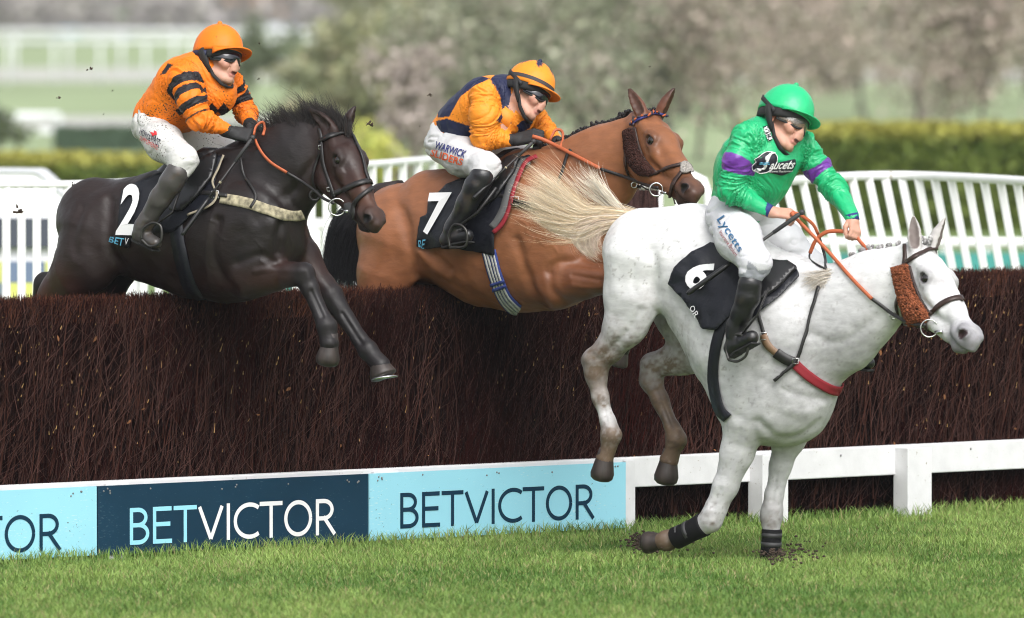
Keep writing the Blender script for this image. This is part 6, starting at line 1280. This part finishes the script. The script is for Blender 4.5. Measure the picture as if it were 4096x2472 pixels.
def tack_dark(H):
    fr, bv, root = H['fr'], H['bv'], H['root']; hd = lambda *q: [(1000+x/2.478, 400+y/2.478) for x, y in q]; z1 = lambda *q: [(x/1.239, 400+y/1.239) for x, y in q]
    hoof(fr, (1322, 1362, .14), (1306, 1466, .14), 36, 50, M_HOOF, root, hang=True); hoof(fr, (1520, 1452, -.12), (1527, 1506, -.12), 42, 56, M_HOOF, root, M_STEEL, (10, 2))
    c = patch('saddle_cloth', [(492, 772), (555, 737), (640, 705), (760, 692), (850, 640), (905, 625), (862, 740), (877, 787), (847, 830), (765, 866), (735, 900), (690, 930), (600, 930), (540, 905), (522, 994), (454, 959), (477, 929)], bv, fr, M_CLOTH, root, off=.010, wav=.014, seed=1)
    text_on('number', '2', [(479, 939), (549, 939), (589, 749), (511, 749)], bv, fr, M_WHITE, c, .036, .035); text_on('lettering', 'BET', [(456, 960), (508, 978), (512, 950), (462, 944)], bv, fr, M_CYAN, c, .036, .005); text_on('lettering', 'V', [(512, 972), (526, 975), (530, 950), (516, 948)], bv, fr, M_WHITE, c, .036)
    strap('cloth_trim', [(906, 628), (880, 690), (860, 739), (876, 787), (847, 828), (763, 864)], 7, bv, fr, M_TRIM, c, .026, .004)
    s = patch('saddle', [(690, 722), (760, 700), (840, 640), (885, 622), (862, 720), (800, 800), (740, 850), (700, 850), (690, 790)], bv, fr, M_SADDLE, root, off=.035, thick=.02); stirrup(H, [(566, 958), (572, 918), (602, 894), (630, 894), (646, 915), (642, 968), (600, 985), (566, 958)], .41, [(720, 760, .34), (690, 850, .38), (628, 896, .41)], s)
    m = MB(); P = [fr.pt(x, y, l) for x, y, l in ((620, 712, 0), (680, 700, 0), (760, 672, 0), (830, 630, 0), (872, 612, 0))]; m.tube(P, [.03, .07, .06, .06, .03], 12); m.build('saddle_seat', M_SADDLE, s)
    strap('girth', [(704, 850), (718, 980), (752, 1120), (800, 1215)], 52, bv, fr, M_CLOTH, root, .008)
    b = strap('breast_girth', [(885, 795), (1000, 817), (1120, 858), (1175, 864), (1208, 856)], 40, bv, fr, M_BEIGE, root, .012, nw=5); strap('strap', [(759, 775), (850, 780), (915, 788)], 15, bv, fr, M_LEATHER, b, .02); buckle((870, 786), H, b, .018, .026); strap('neck_strap', [(968, 630), (981, 707), (1025, 787), (1005, 834)], 10, bv, fr, M_LEATHER, b, .018)
    B = strap('bridle', hd((700, 415), (780, 372), (900, 333), (1000, 325), (1066, 345), (1085, 380)), 13, bv, fr, M_LEATHER, root, .010, .010)
    for nm, q, w in (('cheekpiece', ((690, 285), (712, 365), (720, 480), (740, 640), (790, 800), (832, 925), (842, 965)), 12), ('throatlash', ((715, 470), (690, 560), (650, 680), (630, 790), (645, 870)), 8), ('noseband', ((835, 930), (950, 882), (1060, 835), (1190, 805), (1225, 830)), 19), ('flash_strap', ((1205, 870), (1120, 940), (1060, 1000), (1035, 1060), (1020, 1175)), 16), ('face_strap', ((985, 300), (1040, 420), (1100, 550), (1140, 720), (1172, 805)), 7)): strap(nm, hd(*q), w, bv, fr, M_LEATHER, B, .009, .008)
    patch('bit_guard', hd((945, 1030), (1010, 1020), (1050, 1050), (1045, 1150), (1010, 1190), (950, 1130)), bv, fr, M_RUBBER, B, .008, 8, .008, round_=True)
    rg, X = disc_ring('bit_ring', (1357, 822), 34, H, B, .0034); bar('bit', (1371, 840), (1399, 845), H, B, .008, M_STEEL)
    for q in hd((718, 470), (798, 885)): buckle(q, H, B, .010)
    Zh = Zof(H, 1015, 560, .09); R = rein('rein', [(1022, 560)] + hd((70, 440), (130, 540), (220, 630), (365, 720)), Zh, Zh-.1, H, .0095, M_REIN, B, .02, .7); rein('rein_strap', hd((360, 718), (500, 800), (630, 890), (720, 970), (835, 1025)), Zh-.1, X[1]-.01, H, .008, M_LEATHER, R, .018, .6)
    disc_ring('rein_stop', (1258, 775), 20, H, R, .008, .014, M_LEATHER); rein('rein_loop', [(1015, 540), (1025, 505), (1050, 488), (1060, 512), (1052, 540)], Zh, Zh+.06, H, .008, M_REIN, B, .012, .7)
    base = hd((150, 420), (280, 350), (430, 310), (580, 290), (690, 270), (790, 250), (890, 270), (985, 315)); tip = hd((70, 190), (260, 100), (400, 60), (545, 30), (690, 25), (810, 50), (930, 130), (1010, 240)); G = []
    for (a, b), (c2, d) in zip(base, tip): G.append(np.array([fr.pt(a, b+14, .03), fr.pt(a*.72+c2*.28, b*.70+d*.30, .02), fr.pt(a*.45+c2*.55-12, b*.30+d*.70, 0), fr.pt(c2-44, d-2, -.01)]))
    hair('mane', G, 4200, .0014, M_HAIR, root, .024, 3, ((.010, .009, .009), (.014, .011, .010), (.024, .015, .012)), 8, .35, .55)
    G = [np.array([fr.pt(*p) for p in q]) for q in (((900, 640, .02), (860, 628, .05), (820, 640, .08)), ((940, 620, .0), (900, 600, .03), (860, 605, .06)))]; hair('withers_hair', G, 260, .0014, M_HAIR, root, .014, 5, ((.010, .009, .009),), 6)
    G = [np.array([fr.pt(*p) for p in q]) for q in (((330, 740, 0), (290, 800, 0), (262, 900, .0), (235, 1100, -.03), (200, 1250, -.05)), ((320, 750, -.05), (280, 820, -.06), (250, 920, -.08), (230, 1110, -.1), (215, 1250, -.1)))]; hair('tail', G, 500, .0014, M_HAIR, root, .012, 6, ((.010, .009, .009),), 8)
    whip('black whip slanting down the dark horse\'s shoulder from the gloved hand', [(1000, 565), (728, 940)], [.13, .42], H)
def tack_bay(H):
    fr, bv, root = H['fr'], H['bv'], H['root']; hb = lambda *q: [(2300+x/2.478, 300+y/2.478) for x, y in q]
    hoof(fr, (2484, 1405, .15), (2468, 1462, .15), 34, 42, M_HOOF, root)
    c = patch('saddle_cloth', [(1792, 744), (1840, 725), (1960, 700), (2060, 640), (2130, 628), (2100, 668), (2062, 744), (2033, 840), (2010, 890), (1986, 925), (1984, 1018), (1888, 1003), (1800, 985), (1722, 992), (1673, 992), (1692, 870), (1722, 862), (1722, 810)], bv, fr, M_CLOTH, root, off=.010, wav=.016, seed=3)
    text_on('number', '7', [(1705, 940), (1778, 940), (1824, 784), (1737, 784)], bv, fr, M_WHITE, c, .040, .035); text_on('lettering', 'BE', [(1687, 986), (1716, 986), (1722, 957), (1692, 957)], bv, fr, M_CYAN, c, .036, .005)
    strap('pad_trim', [(2128, 652), (2090, 668), (2052, 750), (2024, 842), (2002, 882), (1978, 912)], 26, bv, fr, M_GREYPAD, c, .026); strap('pad_binding', [(2160, 636), (2112, 662), (2075, 744), (2045, 847), (2021, 899), (1986, 932)], 15, bv, fr, M_RED, c, .030)
    s = patch('saddle', [(1880, 735), (1980, 700), (2050, 640), (2095, 630), (2070, 700), (2000, 800), (1930, 850), (1890, 840)], bv, fr, M_SADDLE, root, off=.035, thick=.02); stirrup(H, [(1800, 990), (1795, 945), (1815, 900), (1850, 905), (1868, 935), (1860, 985), (1800, 990)], .41, [(1985, 750, .34), (1910, 850, .38), (1840, 902, .41)], s)
    m = MB(); m.tube([fr.pt(x, y, 0) for x, y in ((1830, 715), (1890, 706), (1970, 680), (2040, 635), (2080, 610))], [.03, .07, .06, .06, .03], 12); m.build('saddle_seat', M_SADDLE, s)
    gp = np.array([(1958, 1003), (1984, 1100), (2018, 1184), (2058, 1230), (2074, 1242)], float); T = np.gradient(gp, axis=0); T /= np.linalg.norm(T, axis=1)[:, None]; N = np.stack([-T[:, 1], T[:, 0]], 1); g0 = strap('girth', gp, 54, bv, fr, M_BLUEW, root, .008)
    for o in (-17, -6, 6, 17): strap('girth_stripe', gp + N*o, 6.5, bv, fr, M_PALEW, g0, .014)
    for k in (.33, .56): p = gp[1]*(1-k*1.0) + gp[2]*k; strap('girth_loop', [p-np.array([28, -9]), p+np.array([28, -9])], 12, bv, fr, M_BLUEW, g0, .017)
    b = strap('breast_girth', [(2060, 812), (2100, 820), (2160, 832), (2260, 860), (2350, 880)], 30, bv, fr, M_BEIGE, root, .012); strap('strap', [(1960, 776), (2020, 792), (2090, 812), (2130, 824)], 13, bv, fr, M_LEATHER, b, .024); buckle((2072, 808), H, b, .020, .03); strap('neck_strap', [(2290, 600), (2273, 625), (2254, 685), (2235, 735), (2230, 800)], 9, bv, fr, M_LEATHER, b, .012)
    bb = hb((575, 495), (600, 470), (650, 440), (740, 400), (830, 383), (915, 410), (940, 450)); B = strap('bridle', bb, 10, bv, fr, M_BLUEPR, root, .010, .010); Q = smooth_path(bb, 12)
    for i in range(0, len(Q)-1):
        m = MB(); a, n1 = lay(bv, *(Q[i]+np.array([-3, 5])), .018); b2, n2 = lay(bv, *(Q[i]+np.array([5, -6])), .018); m.tube([a, (a+b2)/2 + n1*.004, b2], [.004, .0062, .004], 6); m.build('browband_twist', M_TWO if i % 2 else M_INK, B, frame=fr)
    for nm, q, w in (('headpiece', ((600, 420), (590, 470), (585, 510)), 12), ('cheekpiece', ((605, 520), (640, 680), (700, 830), (815, 975)), 8), ('throatlash', ((520, 760), (512, 850), (520, 950), (548, 1030)), 7), ('noseband', ((800, 985), (900, 932), (1040, 892), (1100, 890), (1130, 910)), 11), ('cross_strap', ((1060, 965), (1040, 1000), (985, 1080), (950, 1200), (938, 1295)), 11)): strap(nm, hb(*q), w, bv, fr, M_LEATHER_BR, B, .010, .008)
    wool('sheepskin_cheek', hb((490, 560), (560, 528), (612, 560), (645, 720), (750, 900), (810, 975), (740, 1005), (650, 990), (560, 900), (505, 740)), H, B, (.045, .020, .016), 1700, .0055, .020)
    wool('nose_pad', hb((1045, 885), (1075, 866), (1110, 880), (1150, 940), (1150, 970), (1095, 985), (1060, 975), (1050, 930)), H, B, (.36, .335, .31), 560, .0034, .008, .002)
    rg, X = disc_ring('bit_ring', (2636, 750), 26, H, B, .005); bar('bit', (2652, 764), (2672, 768), H, B, .007, M_STEEL)
    Zh = Zof(H, 2150, 560, .10); R = rein('rein', [(2130, 545), (2184, 563), (2290, 617), (2391, 670), (2402, 676)], Zh, Zh-.12, H, .0105, M_REIN, B, .02, .7); rein('rein_strap', [(2398, 674), (2500, 708), (2598, 744), (2632, 752)], Zh-.12, X[1]-.012, H, .009, M_LEATHER, R, .016, .6)
    disc_ring('rein_stop', (2532, 732), 11, H, R, .004, .02); strap('buckle_strap', hb((600, 1085), (680, 1100), (760, 1120)), 10, bv, fr, M_LEATHER, B, .02)
    rein('rein_loop', [(2200, 560), (2222, 520), (2248, 525), (2252, 560), (2240, 590)], Zh, Zh+.05, H, .008, M_REIN, B, .012, .7)
    Q = smooth_path([(2170, 602), (2295, 572), (2354, 543), (2421, 505), (2487, 464), (2520, 446)], 9); top = []
    for x, y in Q: top.append((x, crest(H, x, y)-1 if x < 2470 else y))
    knots('mane', top, H, root, .0135, (.010, .008, .009), 0.0, 7); knots('forelock', [(2585, 445), (2600, 438), (2615, 440), (2628, 448)], H, root, .016, (.013, .011, .012), .0)
    G = [guide(fr, q) for q in (((1500, 760, 0), (1430, 800, 0), (1350, 860, .02), (1318, 960, .02), (1296, 1180, 0)), ((1500, 770, 0), (1440, 830, 0), (1385, 900, .05), (1350, 1000, .04), (1330, 1180, .03)), ((1500, 780, 0), (1450, 860, -.02), (1420, 950, 0), (1400, 1050, 0), (1390, 1190, 0)), ((1500, 780, 0), (1470, 880, -.04), (1450, 980, -.03), (1435, 1080, 0), (1430, 1190, 0)))]; hair('tail', G, 2600, .0018, M_HAIR, root, .022, 7, ((.010, .010, .012), (.014, .013, .016), (.02, .02, .024)), 12)
    m = MB(); m.tube([fr.pt(x, y, 0) for x, y in ((1600, 770), (1520, 772), (1460, 800), (1420, 850))], [.07, .055, .045, .03], 10, col=(.02, .012, .011)); m.build('tail_dock', M_HAIR, root)
    whip('black whip slanting back across the boot of the jockey in orange and navy', [(2125, 575), (1893, 794)], [.15, .44], H)
def tack_grey(H):
    fr, bv, root = H['fr'], H['bv'], H['root']; hg = lambda *q: [(3400+x/2.125, 820+y/2.125) for x, y in q]; z4 = lambda *q: [(2900+x/1.4866, 700+y/1.4866) for x, y in q]
    hoof(fr, (2420, 1826, .13), (2404, 1926, .13), 40, 50, M_HOOF, root, hang=True); hoof(fr, (2676, 1832, -.13), (2660, 1940, -.13), 40, 52, M_HOOF, root, hang=True); hoof(fr, (2645, 2166, .14), (2572, 2172, .14), 38, 47, M_HOOF, root, hang=True); hoof(fr, (3080, 2232, -.13), (3082, 2272, -.13), 42, 52, M_HOOF, root)
    for pts, rr in (([(2818, 2096, .14), (2760, 2127, .14), (2700, 2154, .14)], [.064, .056, .060]), ([(3088, 2116, -.13), (3085, 2170, -.13), (3083, 2238, -.13)], [.054, .052, .056])):
        m = MB(); m.tube([fr.pt(*p) for p in pts], rr, 20); o = m.build('leg_boot', M_NEO, root); md = o.modifiers.new('b', 'BEVEL'); md.width = .008; md.segments = 2; md.limit_method = 'ANGLE'
        q = [fr.pt(*p) for p in pts]
        for t in (.2, .5, .8):
            m = MB(); a = q[0]+(q[-1]-q[0])*t; d = (q[-1]-q[0])/np.linalg.norm(q[-1]-q[0]); m.tube([a-d*.012, a+d*.012], [rr[1]*1.03]*2, 20); m.build('boot_strap', M_RUBBER, o)
            if rr[0] > .055: m = MB(); m.ball(a - np.array([.058, .01, 0]), (.022, .03, .026), n=10, m=6); m.build('strap_end', M_FOAM, o)
    c = patch('saddle_cloth', [(2847, 977), (2900, 990), (2960, 1040), (3080, 1066), (3190, 1082), (3206, 1112), (3120, 1190), (3030, 1264), (2975, 1300), (2930, 1265), (2877, 1321), (2825, 1318), (2744, 1192), (2681, 1133), (2707, 1073), (2770, 1015)], bv, fr, M_CLOTH, root, off=.012, wav=.022, seed=7)
    text_on('number', '6', [(2748, 1130), (2815, 1180), (2893, 1086), (2826, 1034)], bv, fr, M_WHITE, c, .052, .035); text_on('lettering', 'OR', [(2782, 1236), (2806, 1276), (2824, 1262), (2800, 1224)], bv, fr, M_WHITE, c, .050)
    s = patch('saddle', [(2960, 1062), (3080, 1062), (3160, 1068), (3196, 1088), (3110, 1170), (3040, 1222), (2990, 1210)], bv, fr, M_SADDLE, root, off=.045, thick=.024); stirrup(H, [(2915, 1440), (2905, 1395), (2925, 1345), (2965, 1340), (2990, 1370), (2985, 1420), (2950, 1445), (2915, 1440)], .43, [(3075, 1150, .36), (3030, 1260, .40), (2968, 1338, .43)], s)
    m = MB(); m.tube([fr.pt(x, y, 0) for x, y in ((2830, 925), (2900, 960), (3000, 1010), (3100, 1045), (3160, 1062))], [.03, .07, .06, .06, .03], 12); m.build('saddle_seat', M_SADDLE, s)
    strap('girth', [(2905, 1262), (2868, 1384), (2857, 1510), (2880, 1628), (2915, 1672)], 40, bv, fr, M_CLOTH, root, .010)
    b = strap('breast_girth', [(3165, 1442), (3236, 1505), (3317, 1553), (3362, 1562), (3386, 1553)], 40, bv, fr, M_RED, root, .012, nw=5); strap('billet', [(3106, 1408), (3140, 1432), (3178, 1450)], 42, bv, fr, M_LEATHER, b, .018); strap('tan_billet', [(3058, 1338), (3075, 1378), (3112, 1414)], 28, bv, fr, M_TANL, b, .016); buckle((3064, 1345), H, b, .018, .024); buckle((3178, 1440), H, b, .014, .026); strap('strap', [(3028, 1210), (3040, 1270), (3062, 1345)], 14, bv, fr, M_LEATHER, b, .014); strap('neck_strap', [(3283, 1150), (3223, 1319), (3186, 1430), (3150, 1475), (3100, 1520)], 13, bv, fr, M_LEATHER, b, .022)
    B = strap('bridle', hg((468, 502), (560, 442), (680, 382), (768, 380), (790, 400)), 12, bv, fr, M_LEATHER_BR, root, .010, .010)
    for nm, q, w in (('headpiece', ((472, 345), (476, 440), (470, 505)), 12), ('cheekpiece', ((515, 520), (560, 680), (620, 820), (690, 930)), 9), ('throatlash', ((432, 760), (402, 850), (405, 930)), 9), ('noseband', ((680, 935), (760, 862), (850, 812), (935, 795), (960, 815)), 17)): strap(nm, hg(*q), w, bv, fr, M_LEATHER_BR, B, .010, .009)
    wool('sheepskin_cheek', hg((358, 542), (430, 520), (505, 514), (560, 700), (625, 840), (678, 940), (662, 990), (510, 1025), (440, 850), (395, 690)), H, B, (.21, .068, .032), 1900, .0065, .026)
    rg, X = disc_ring('bit_ring', (3729, 1309), 35, H, B, .0036); bar('bit', (3751, 1326), (3774, 1328), H, B, .009, M_STEEL); strap('chin_strap', hg((470, 945), (500, 1035), (600, 1040)), 18, bv, fr, M_LEATHER, B, .012); strap('bit_strap', hg((660, 930), (650, 1000), (665, 1085)), 10, bv, fr, M_LEATHER_BR, B, .012)
    Zn = Zof(H, 3160, 862, .10); Zf = Zof(H, 3420, 920, -.10)
    R = rein('rein', [(3165, 850), (3189, 878), (3304, 996), (3404, 1110), (3488, 1196)], Zn, Zn-.15, H, .0105, M_REIN, B, .02, .8); rein('rein_strap', [(3484, 1192), (3530, 1226), (3573, 1258), (3626, 1285), (3670, 1298), (3700, 1300)], Zn-.15, X[1], H, .0095, M_LEATHER, R, .018, .7); disc_ring('rein_stop', (3573, 1256), 12, H, R, .004, .024)
    rein('rein_loop', [(3170, 850), (3203, 861), (3250, 895), (3272, 935)], Zn, Zn+.1, H, .0095, M_REIN, R, .012, .8); rein('loop_strap', [(3270, 930), (3283, 969), (3298, 1020), (3304, 1075)], Zn+.1, Zn+.15, H, .009, M_LEATHER, R, .012, .8)
    R2 = rein('rein', [(3420, 935), (3364, 925), (3304, 929), (3263, 962), (3240, 1012)], Zf, Zn+.12, H, .0105, M_REIN, B, .012, .8); rein('loop_strap', [(3240, 1010), (3238, 1034), (3262, 1055), (3300, 1074)], Zn+.12, Zn+.15, H, .006, M_LEATHER, R2, .012, .8); rein('rein_end', [(3425, 945), (3440, 965), (3490, 1022)], Zf, Zf-.05, H, .0105, M_REIN, R2, -.05, .8)
    knots('mane', [(x, crest(H, x, y)-4) for x, y in hg((22, 545), (108, 505), (172, 452), (248, 410), (330, 368), (412, 328))], H, root, .017, (.27, .26, .26), .0, 8, 3); knots('forelock', [(3684, 950), (3700, 958), (3718, 962), (3722, 948)], H, root, .013, (.36, .35, .35), .0, 4)
    G = [guide(fr, q) for q in (((3400, 1088, .02), (3330, 1080, .06), (3260, 1092, .09), (3200, 1082, .11)), ((3380, 1100, .04), (3310, 1112, .09), (3250, 1125, .12), (3215, 1145, .14)), ((3360, 1110, .06), (3310, 1130, .10), (3285, 1150, .13), (3275, 1175, .14)))]; hair('withers_hair', G, 620, .0015, M_HAIR, root, .013, 5, ((.62, .55, .46), (.55, .50, .44), (.68, .64, .58)), 8)
    G = [guide(fr, q) for q in (
        ((2560, 862, 0), (2450, 842, .03), (2354, 850, .06), (2270, 775, .09), (2195, 712, .10), (2128, 674, .10)), ((2560, 866, 0), (2440, 850, .04), (2340, 850, .08), (2240, 800, .11), (2170, 765, .12), (2106, 735, .12)),
        ((2560, 872, 0), (2430, 862, .05), (2320, 876, .10), (2230, 850, .13), (2160, 812, .14), (2100, 782, .13)), ((2560, 878, 0), (2420, 880, .06), (2320, 905, .11), (2236, 885, .14), (2180, 860, .14), (2120, 815, .14)),
        ((2560, 884, 0), (2430, 900, .06), (2340, 940, .11), (2270, 930, .14), (2220, 910, .14), (2150, 850, .14)))]
    t = hair('tail', G, 5200, .0012, M_HAIR, root, .026, 9, ((.80, .64, .43), (.86, .73, .54), (.70, .54, .35), (.88, .79, .65)), 16, .45, .4)
    G = [guide(fr, q) for q in (((2560, 868, 0), (2430, 868, .06), (2330, 888, .12), (2295, 935, .13), (2325, 985, .12), (2385, 1022, .10)), ((2560, 876, 0), (2440, 890, .06), (2360, 910, .11), (2330, 950, .12), (2350, 990, .11), (2390, 1015, .10)), ((2560, 880, 0), (2450, 900, .05), (2400, 930, .09), (2385, 970, .10), (2390, 1000, .10), (2396, 1020, .09)))]
    hair('tail_swirl', G, 1500, .0013, M_HAIR, t, .017, 10, ((.74, .60, .46), (.80, .70, .58), (.72, .56, .48)), 14, .25, .25)
    G = [guide(fr, q) for q in (((2520, 858, .02), (2470, 815, .04), (2420, 762, .05), (2360, 730, .05), (2300, 700, .05), (2290, 668, .05)), ((2500, 856, .02), (2440, 790, .04), (2400, 730, .05), (2375, 690, .05), (2368, 655, .04)), ((2470, 854, .02), (2400, 800, .04), (2330, 750, .05), (2290, 720, .05), (2250, 690, .05)))]
    hair('tail_wisps', G, 320, .0013, M_HAIR, t, .020, 11, ((.80, .70, .56), (.84, .78, .68)), 12, .4, .4)
    whip('black whip pointing back across the number cloth of the white grey horse', [(3190, 862), (2748, 1176)], [.13, .42], H, .009)
def sponsor(HD, HB, HG):
    """lettering sewn on breeches and jacket"""
    kids = lambda H, nm: None
    for H, who in ((HD, 0), (HB, 1), (HG, 2)): H['person'] = RIDERS[who]
    def child(H, nm): return next(o for o in H['person'].children if o.name.split('.')[0] == nm)
    P = lambda *q: [(480+x/2.4786, 60+y/2.4786) for x, y in q]; a = child(HD, 'breeches')
    text_on('lettering', 'HORSE', P((200, 1175), (305, 1255), (312, 1200), (212, 1118)), HD['br_bv'], HD['fr'], M_INK, a, .006, .01); text_on('lettering', 'FIRST', P((312, 1262), (402, 1312), (410, 1238), (322, 1190)), HD['br_bv'], HD['fr'], M_INK, a, .006, .01); text_on('lettering', 'SUPPLEMENTS', P((203, 1232), (378, 1342), (386, 1300), (212, 1196)), HD['br_bv'], HD['fr'], M_REDPR, a, .006, .0)
    patch('flame_emblem', P((300, 1165), (345, 1178), (338, 1150), (370, 1165), (368, 1200), (350, 1192), (330, 1210), (318, 1185)), HD['br_bv'], HD['fr'], M_REDPR, a, .006, 6, .002)
    P = lambda *q: [(1650+x/2.2525, 200+y/2.2525) for x, y in q]; a = child(HB, 'breeches')
    text_on('lettering', 'WARWICK', P((200, 890), (470, 975), (500, 915), (222, 825)), HB['br_bv'], HB['fr'], M_BLUEPR, a, .006, .02); text_on('lettering', 'SLIDERS', P((165, 950), (450, 1045), (468, 985), (185, 890)), HB['br_bv'], HB['fr'], M_ORPR, a, .006, .02)
    P = lambda *q: [(2750+x/1.8588, 300+y/1.8588) for x, y in q]; a = child(HG, 'breeches')
    text_on('lettering', 'Lycetts', P((205, 1090), (372, 1330), (425, 1295), (275, 1045)), HG['br_bv'], HG['fr'], M_LYC, a, .006, .008); text_on('lettering', 'Insurance Brokers', P((240, 1175), (362, 1352), (385, 1335), (258, 1155)), HG['br_bv'], HG['fr'], M_MAROON, a, .006)
    a = child(HG, 'jacket'); bv, fr = HG['jk_bv'], HG['fr']; M_BADGE = material('badge_black', (.008, .009, .02), .55)
    e = [(574+84*math.cos(t)*1.0, 650+76*math.sin(t)) for t in np.arange(0, 6.28, .3)]; e = [(574+(x-574)*1.0+(y-650)*-.25, y+(x-574)*-.12) for x, y in e]; bd = patch('badge', P(*e), bv, fr, M_BADGE, a, .007, 8, .003)
    patch('badge', P((640, 655), (795, 625), (800, 660), (770, 715), (695, 745), (600, 720)), bv, fr, M_BADGE, a, .006, 8, .003)
    o = MB(); o.tube([lay(bv, *p, .012)[0] for p in P(*(e+[e[0]]))], .0022, 5); o.build('badge_rim', M_WHITE, bd, frame=fr)
    strap('badge_mark', P((505, 708), (560, 690), (585, 640), (612, 592), (645, 580)), [4, 9, 11, 10, 5], bv, fr, M_WHITE, bd, .013, .003, 6)
    for k in (0, 9): strap('badge_mark', P((538, 646+k), (560, 650+k), (585, 645+k), (606, 649+k)), 2.2, bv, fr, M_CYAN, bd, .016, .002, 6)
    text_on('lettering', 'aucets', P((598, 695), (770, 690), (795, 635), (615, 642)), bv, fr, M_WHITE, a, .013, .02, .2); text_on('lettering', 'Shower Equipment', P((598, 722), (770, 718), (772, 698), (600, 700)), bv, fr, M_WHITE, a, .013, .0)
    d = patch('shoulder_badge', P((565, 385), (592, 382), (632, 480), (605, 495)), bv, fr, M_BADGE, a, .008, 8, .003); text_on('lettering', 'Faucets', P((600, 490), (570, 395), (592, 388), (625, 480)), bv, fr, M_WHITE, d, .014, .01)
def mud():
    M_MUD = material('mud', (.045, .028, .018), .9, bump=.6, bscale=60, bdist=.006); L = [(361, 273, 12, 'mud clod flying left of the orange and black jockey'), (239, 391, 10, 'mud clod flying low at far left above the rail'), (1488, 500, 17, 'largest mud clod flying right of the dark horse\'s ears'), (70, 842, 18, 'ragged mud clod in front of the left slats'), (292, 736, 10, 'mud clod by the dark horse\'s rump in front of the rail'), (1722, 378, 10, 'mud clod left of the orange and navy jockey\'s back'), (1037, 173, 5, 'tiny mud clod right of the orange cap\'s peak'), (1036, 312, 7, 'small mud clod right of the orange and black jockey\'s face'), (450, 363, 4, 'tiny mud clod left of the orange and black jockey\'s back'), (1680, 505, 4, 'tiny mud clod left of the bay horse\'s rider, low'), (415, 455, 4, 'tiny mud clod above the dark horse\'s rump'), (2600, 266, 5, 'tiny mud clod between the bay horse\'s ears')]
    for i, (x, y, r, lb) in enumerate(L):
        g = np.random.default_rng(i); O = at(x, y, 54.3); S = SDF(); R = .72*r*54.3/FPX
        for _ in range(5): a = g.normal(0, R*.55, 3); S.cone(a, a+g.normal(0, R*.8, 3), R*.38, R*.16, R*.2)
        V, Q = S.mesh(max(R/7, .001), 1); o = mesh_np('mud_clod', V, Q, M_MUD); o.location = O; tag(o, lb, 'mud clod', 'mud clods thrown up')
    g = np.random.default_rng(3); m = MB(); mb = MB()
    for c, n, sp in (((2560, 2208), 230, (26, 11)), ((3160, 2248), 90, (80, 20)), ((3095, 2262), 120, (45, 8)), ((2700, 2230), 30, (90, 14))):
        for _ in range(n):
            p = ground(c[0]+g.normal(0, sp[0]), c[1]+g.normal(0, sp[1]), 0); m.ball(p+np.array([0, 0, g.uniform(.02, .08)]), g.uniform(.003, .0105)*np.array([1, 1, .7]), n=6, m=4)
    o = m.build('loose_soil', M_MUD, None); tag(o, 'dark crumbs of soil kicked up round the grey horse\'s forefeet', 'soil', kind='stuff')
def run_all():
    global RIDERS
    HD, HB, HG = dark_horse(), bay_horse(), grey_horse()
    for H in (HD, HB, HG): horse_eyes(H)
    RIDERS = make_riders(HD, HB, HG); tack_dark(HD); tack_bay(HB); tack_grey(HG); sponsor(HD, HB, HG); mud()
run_all()
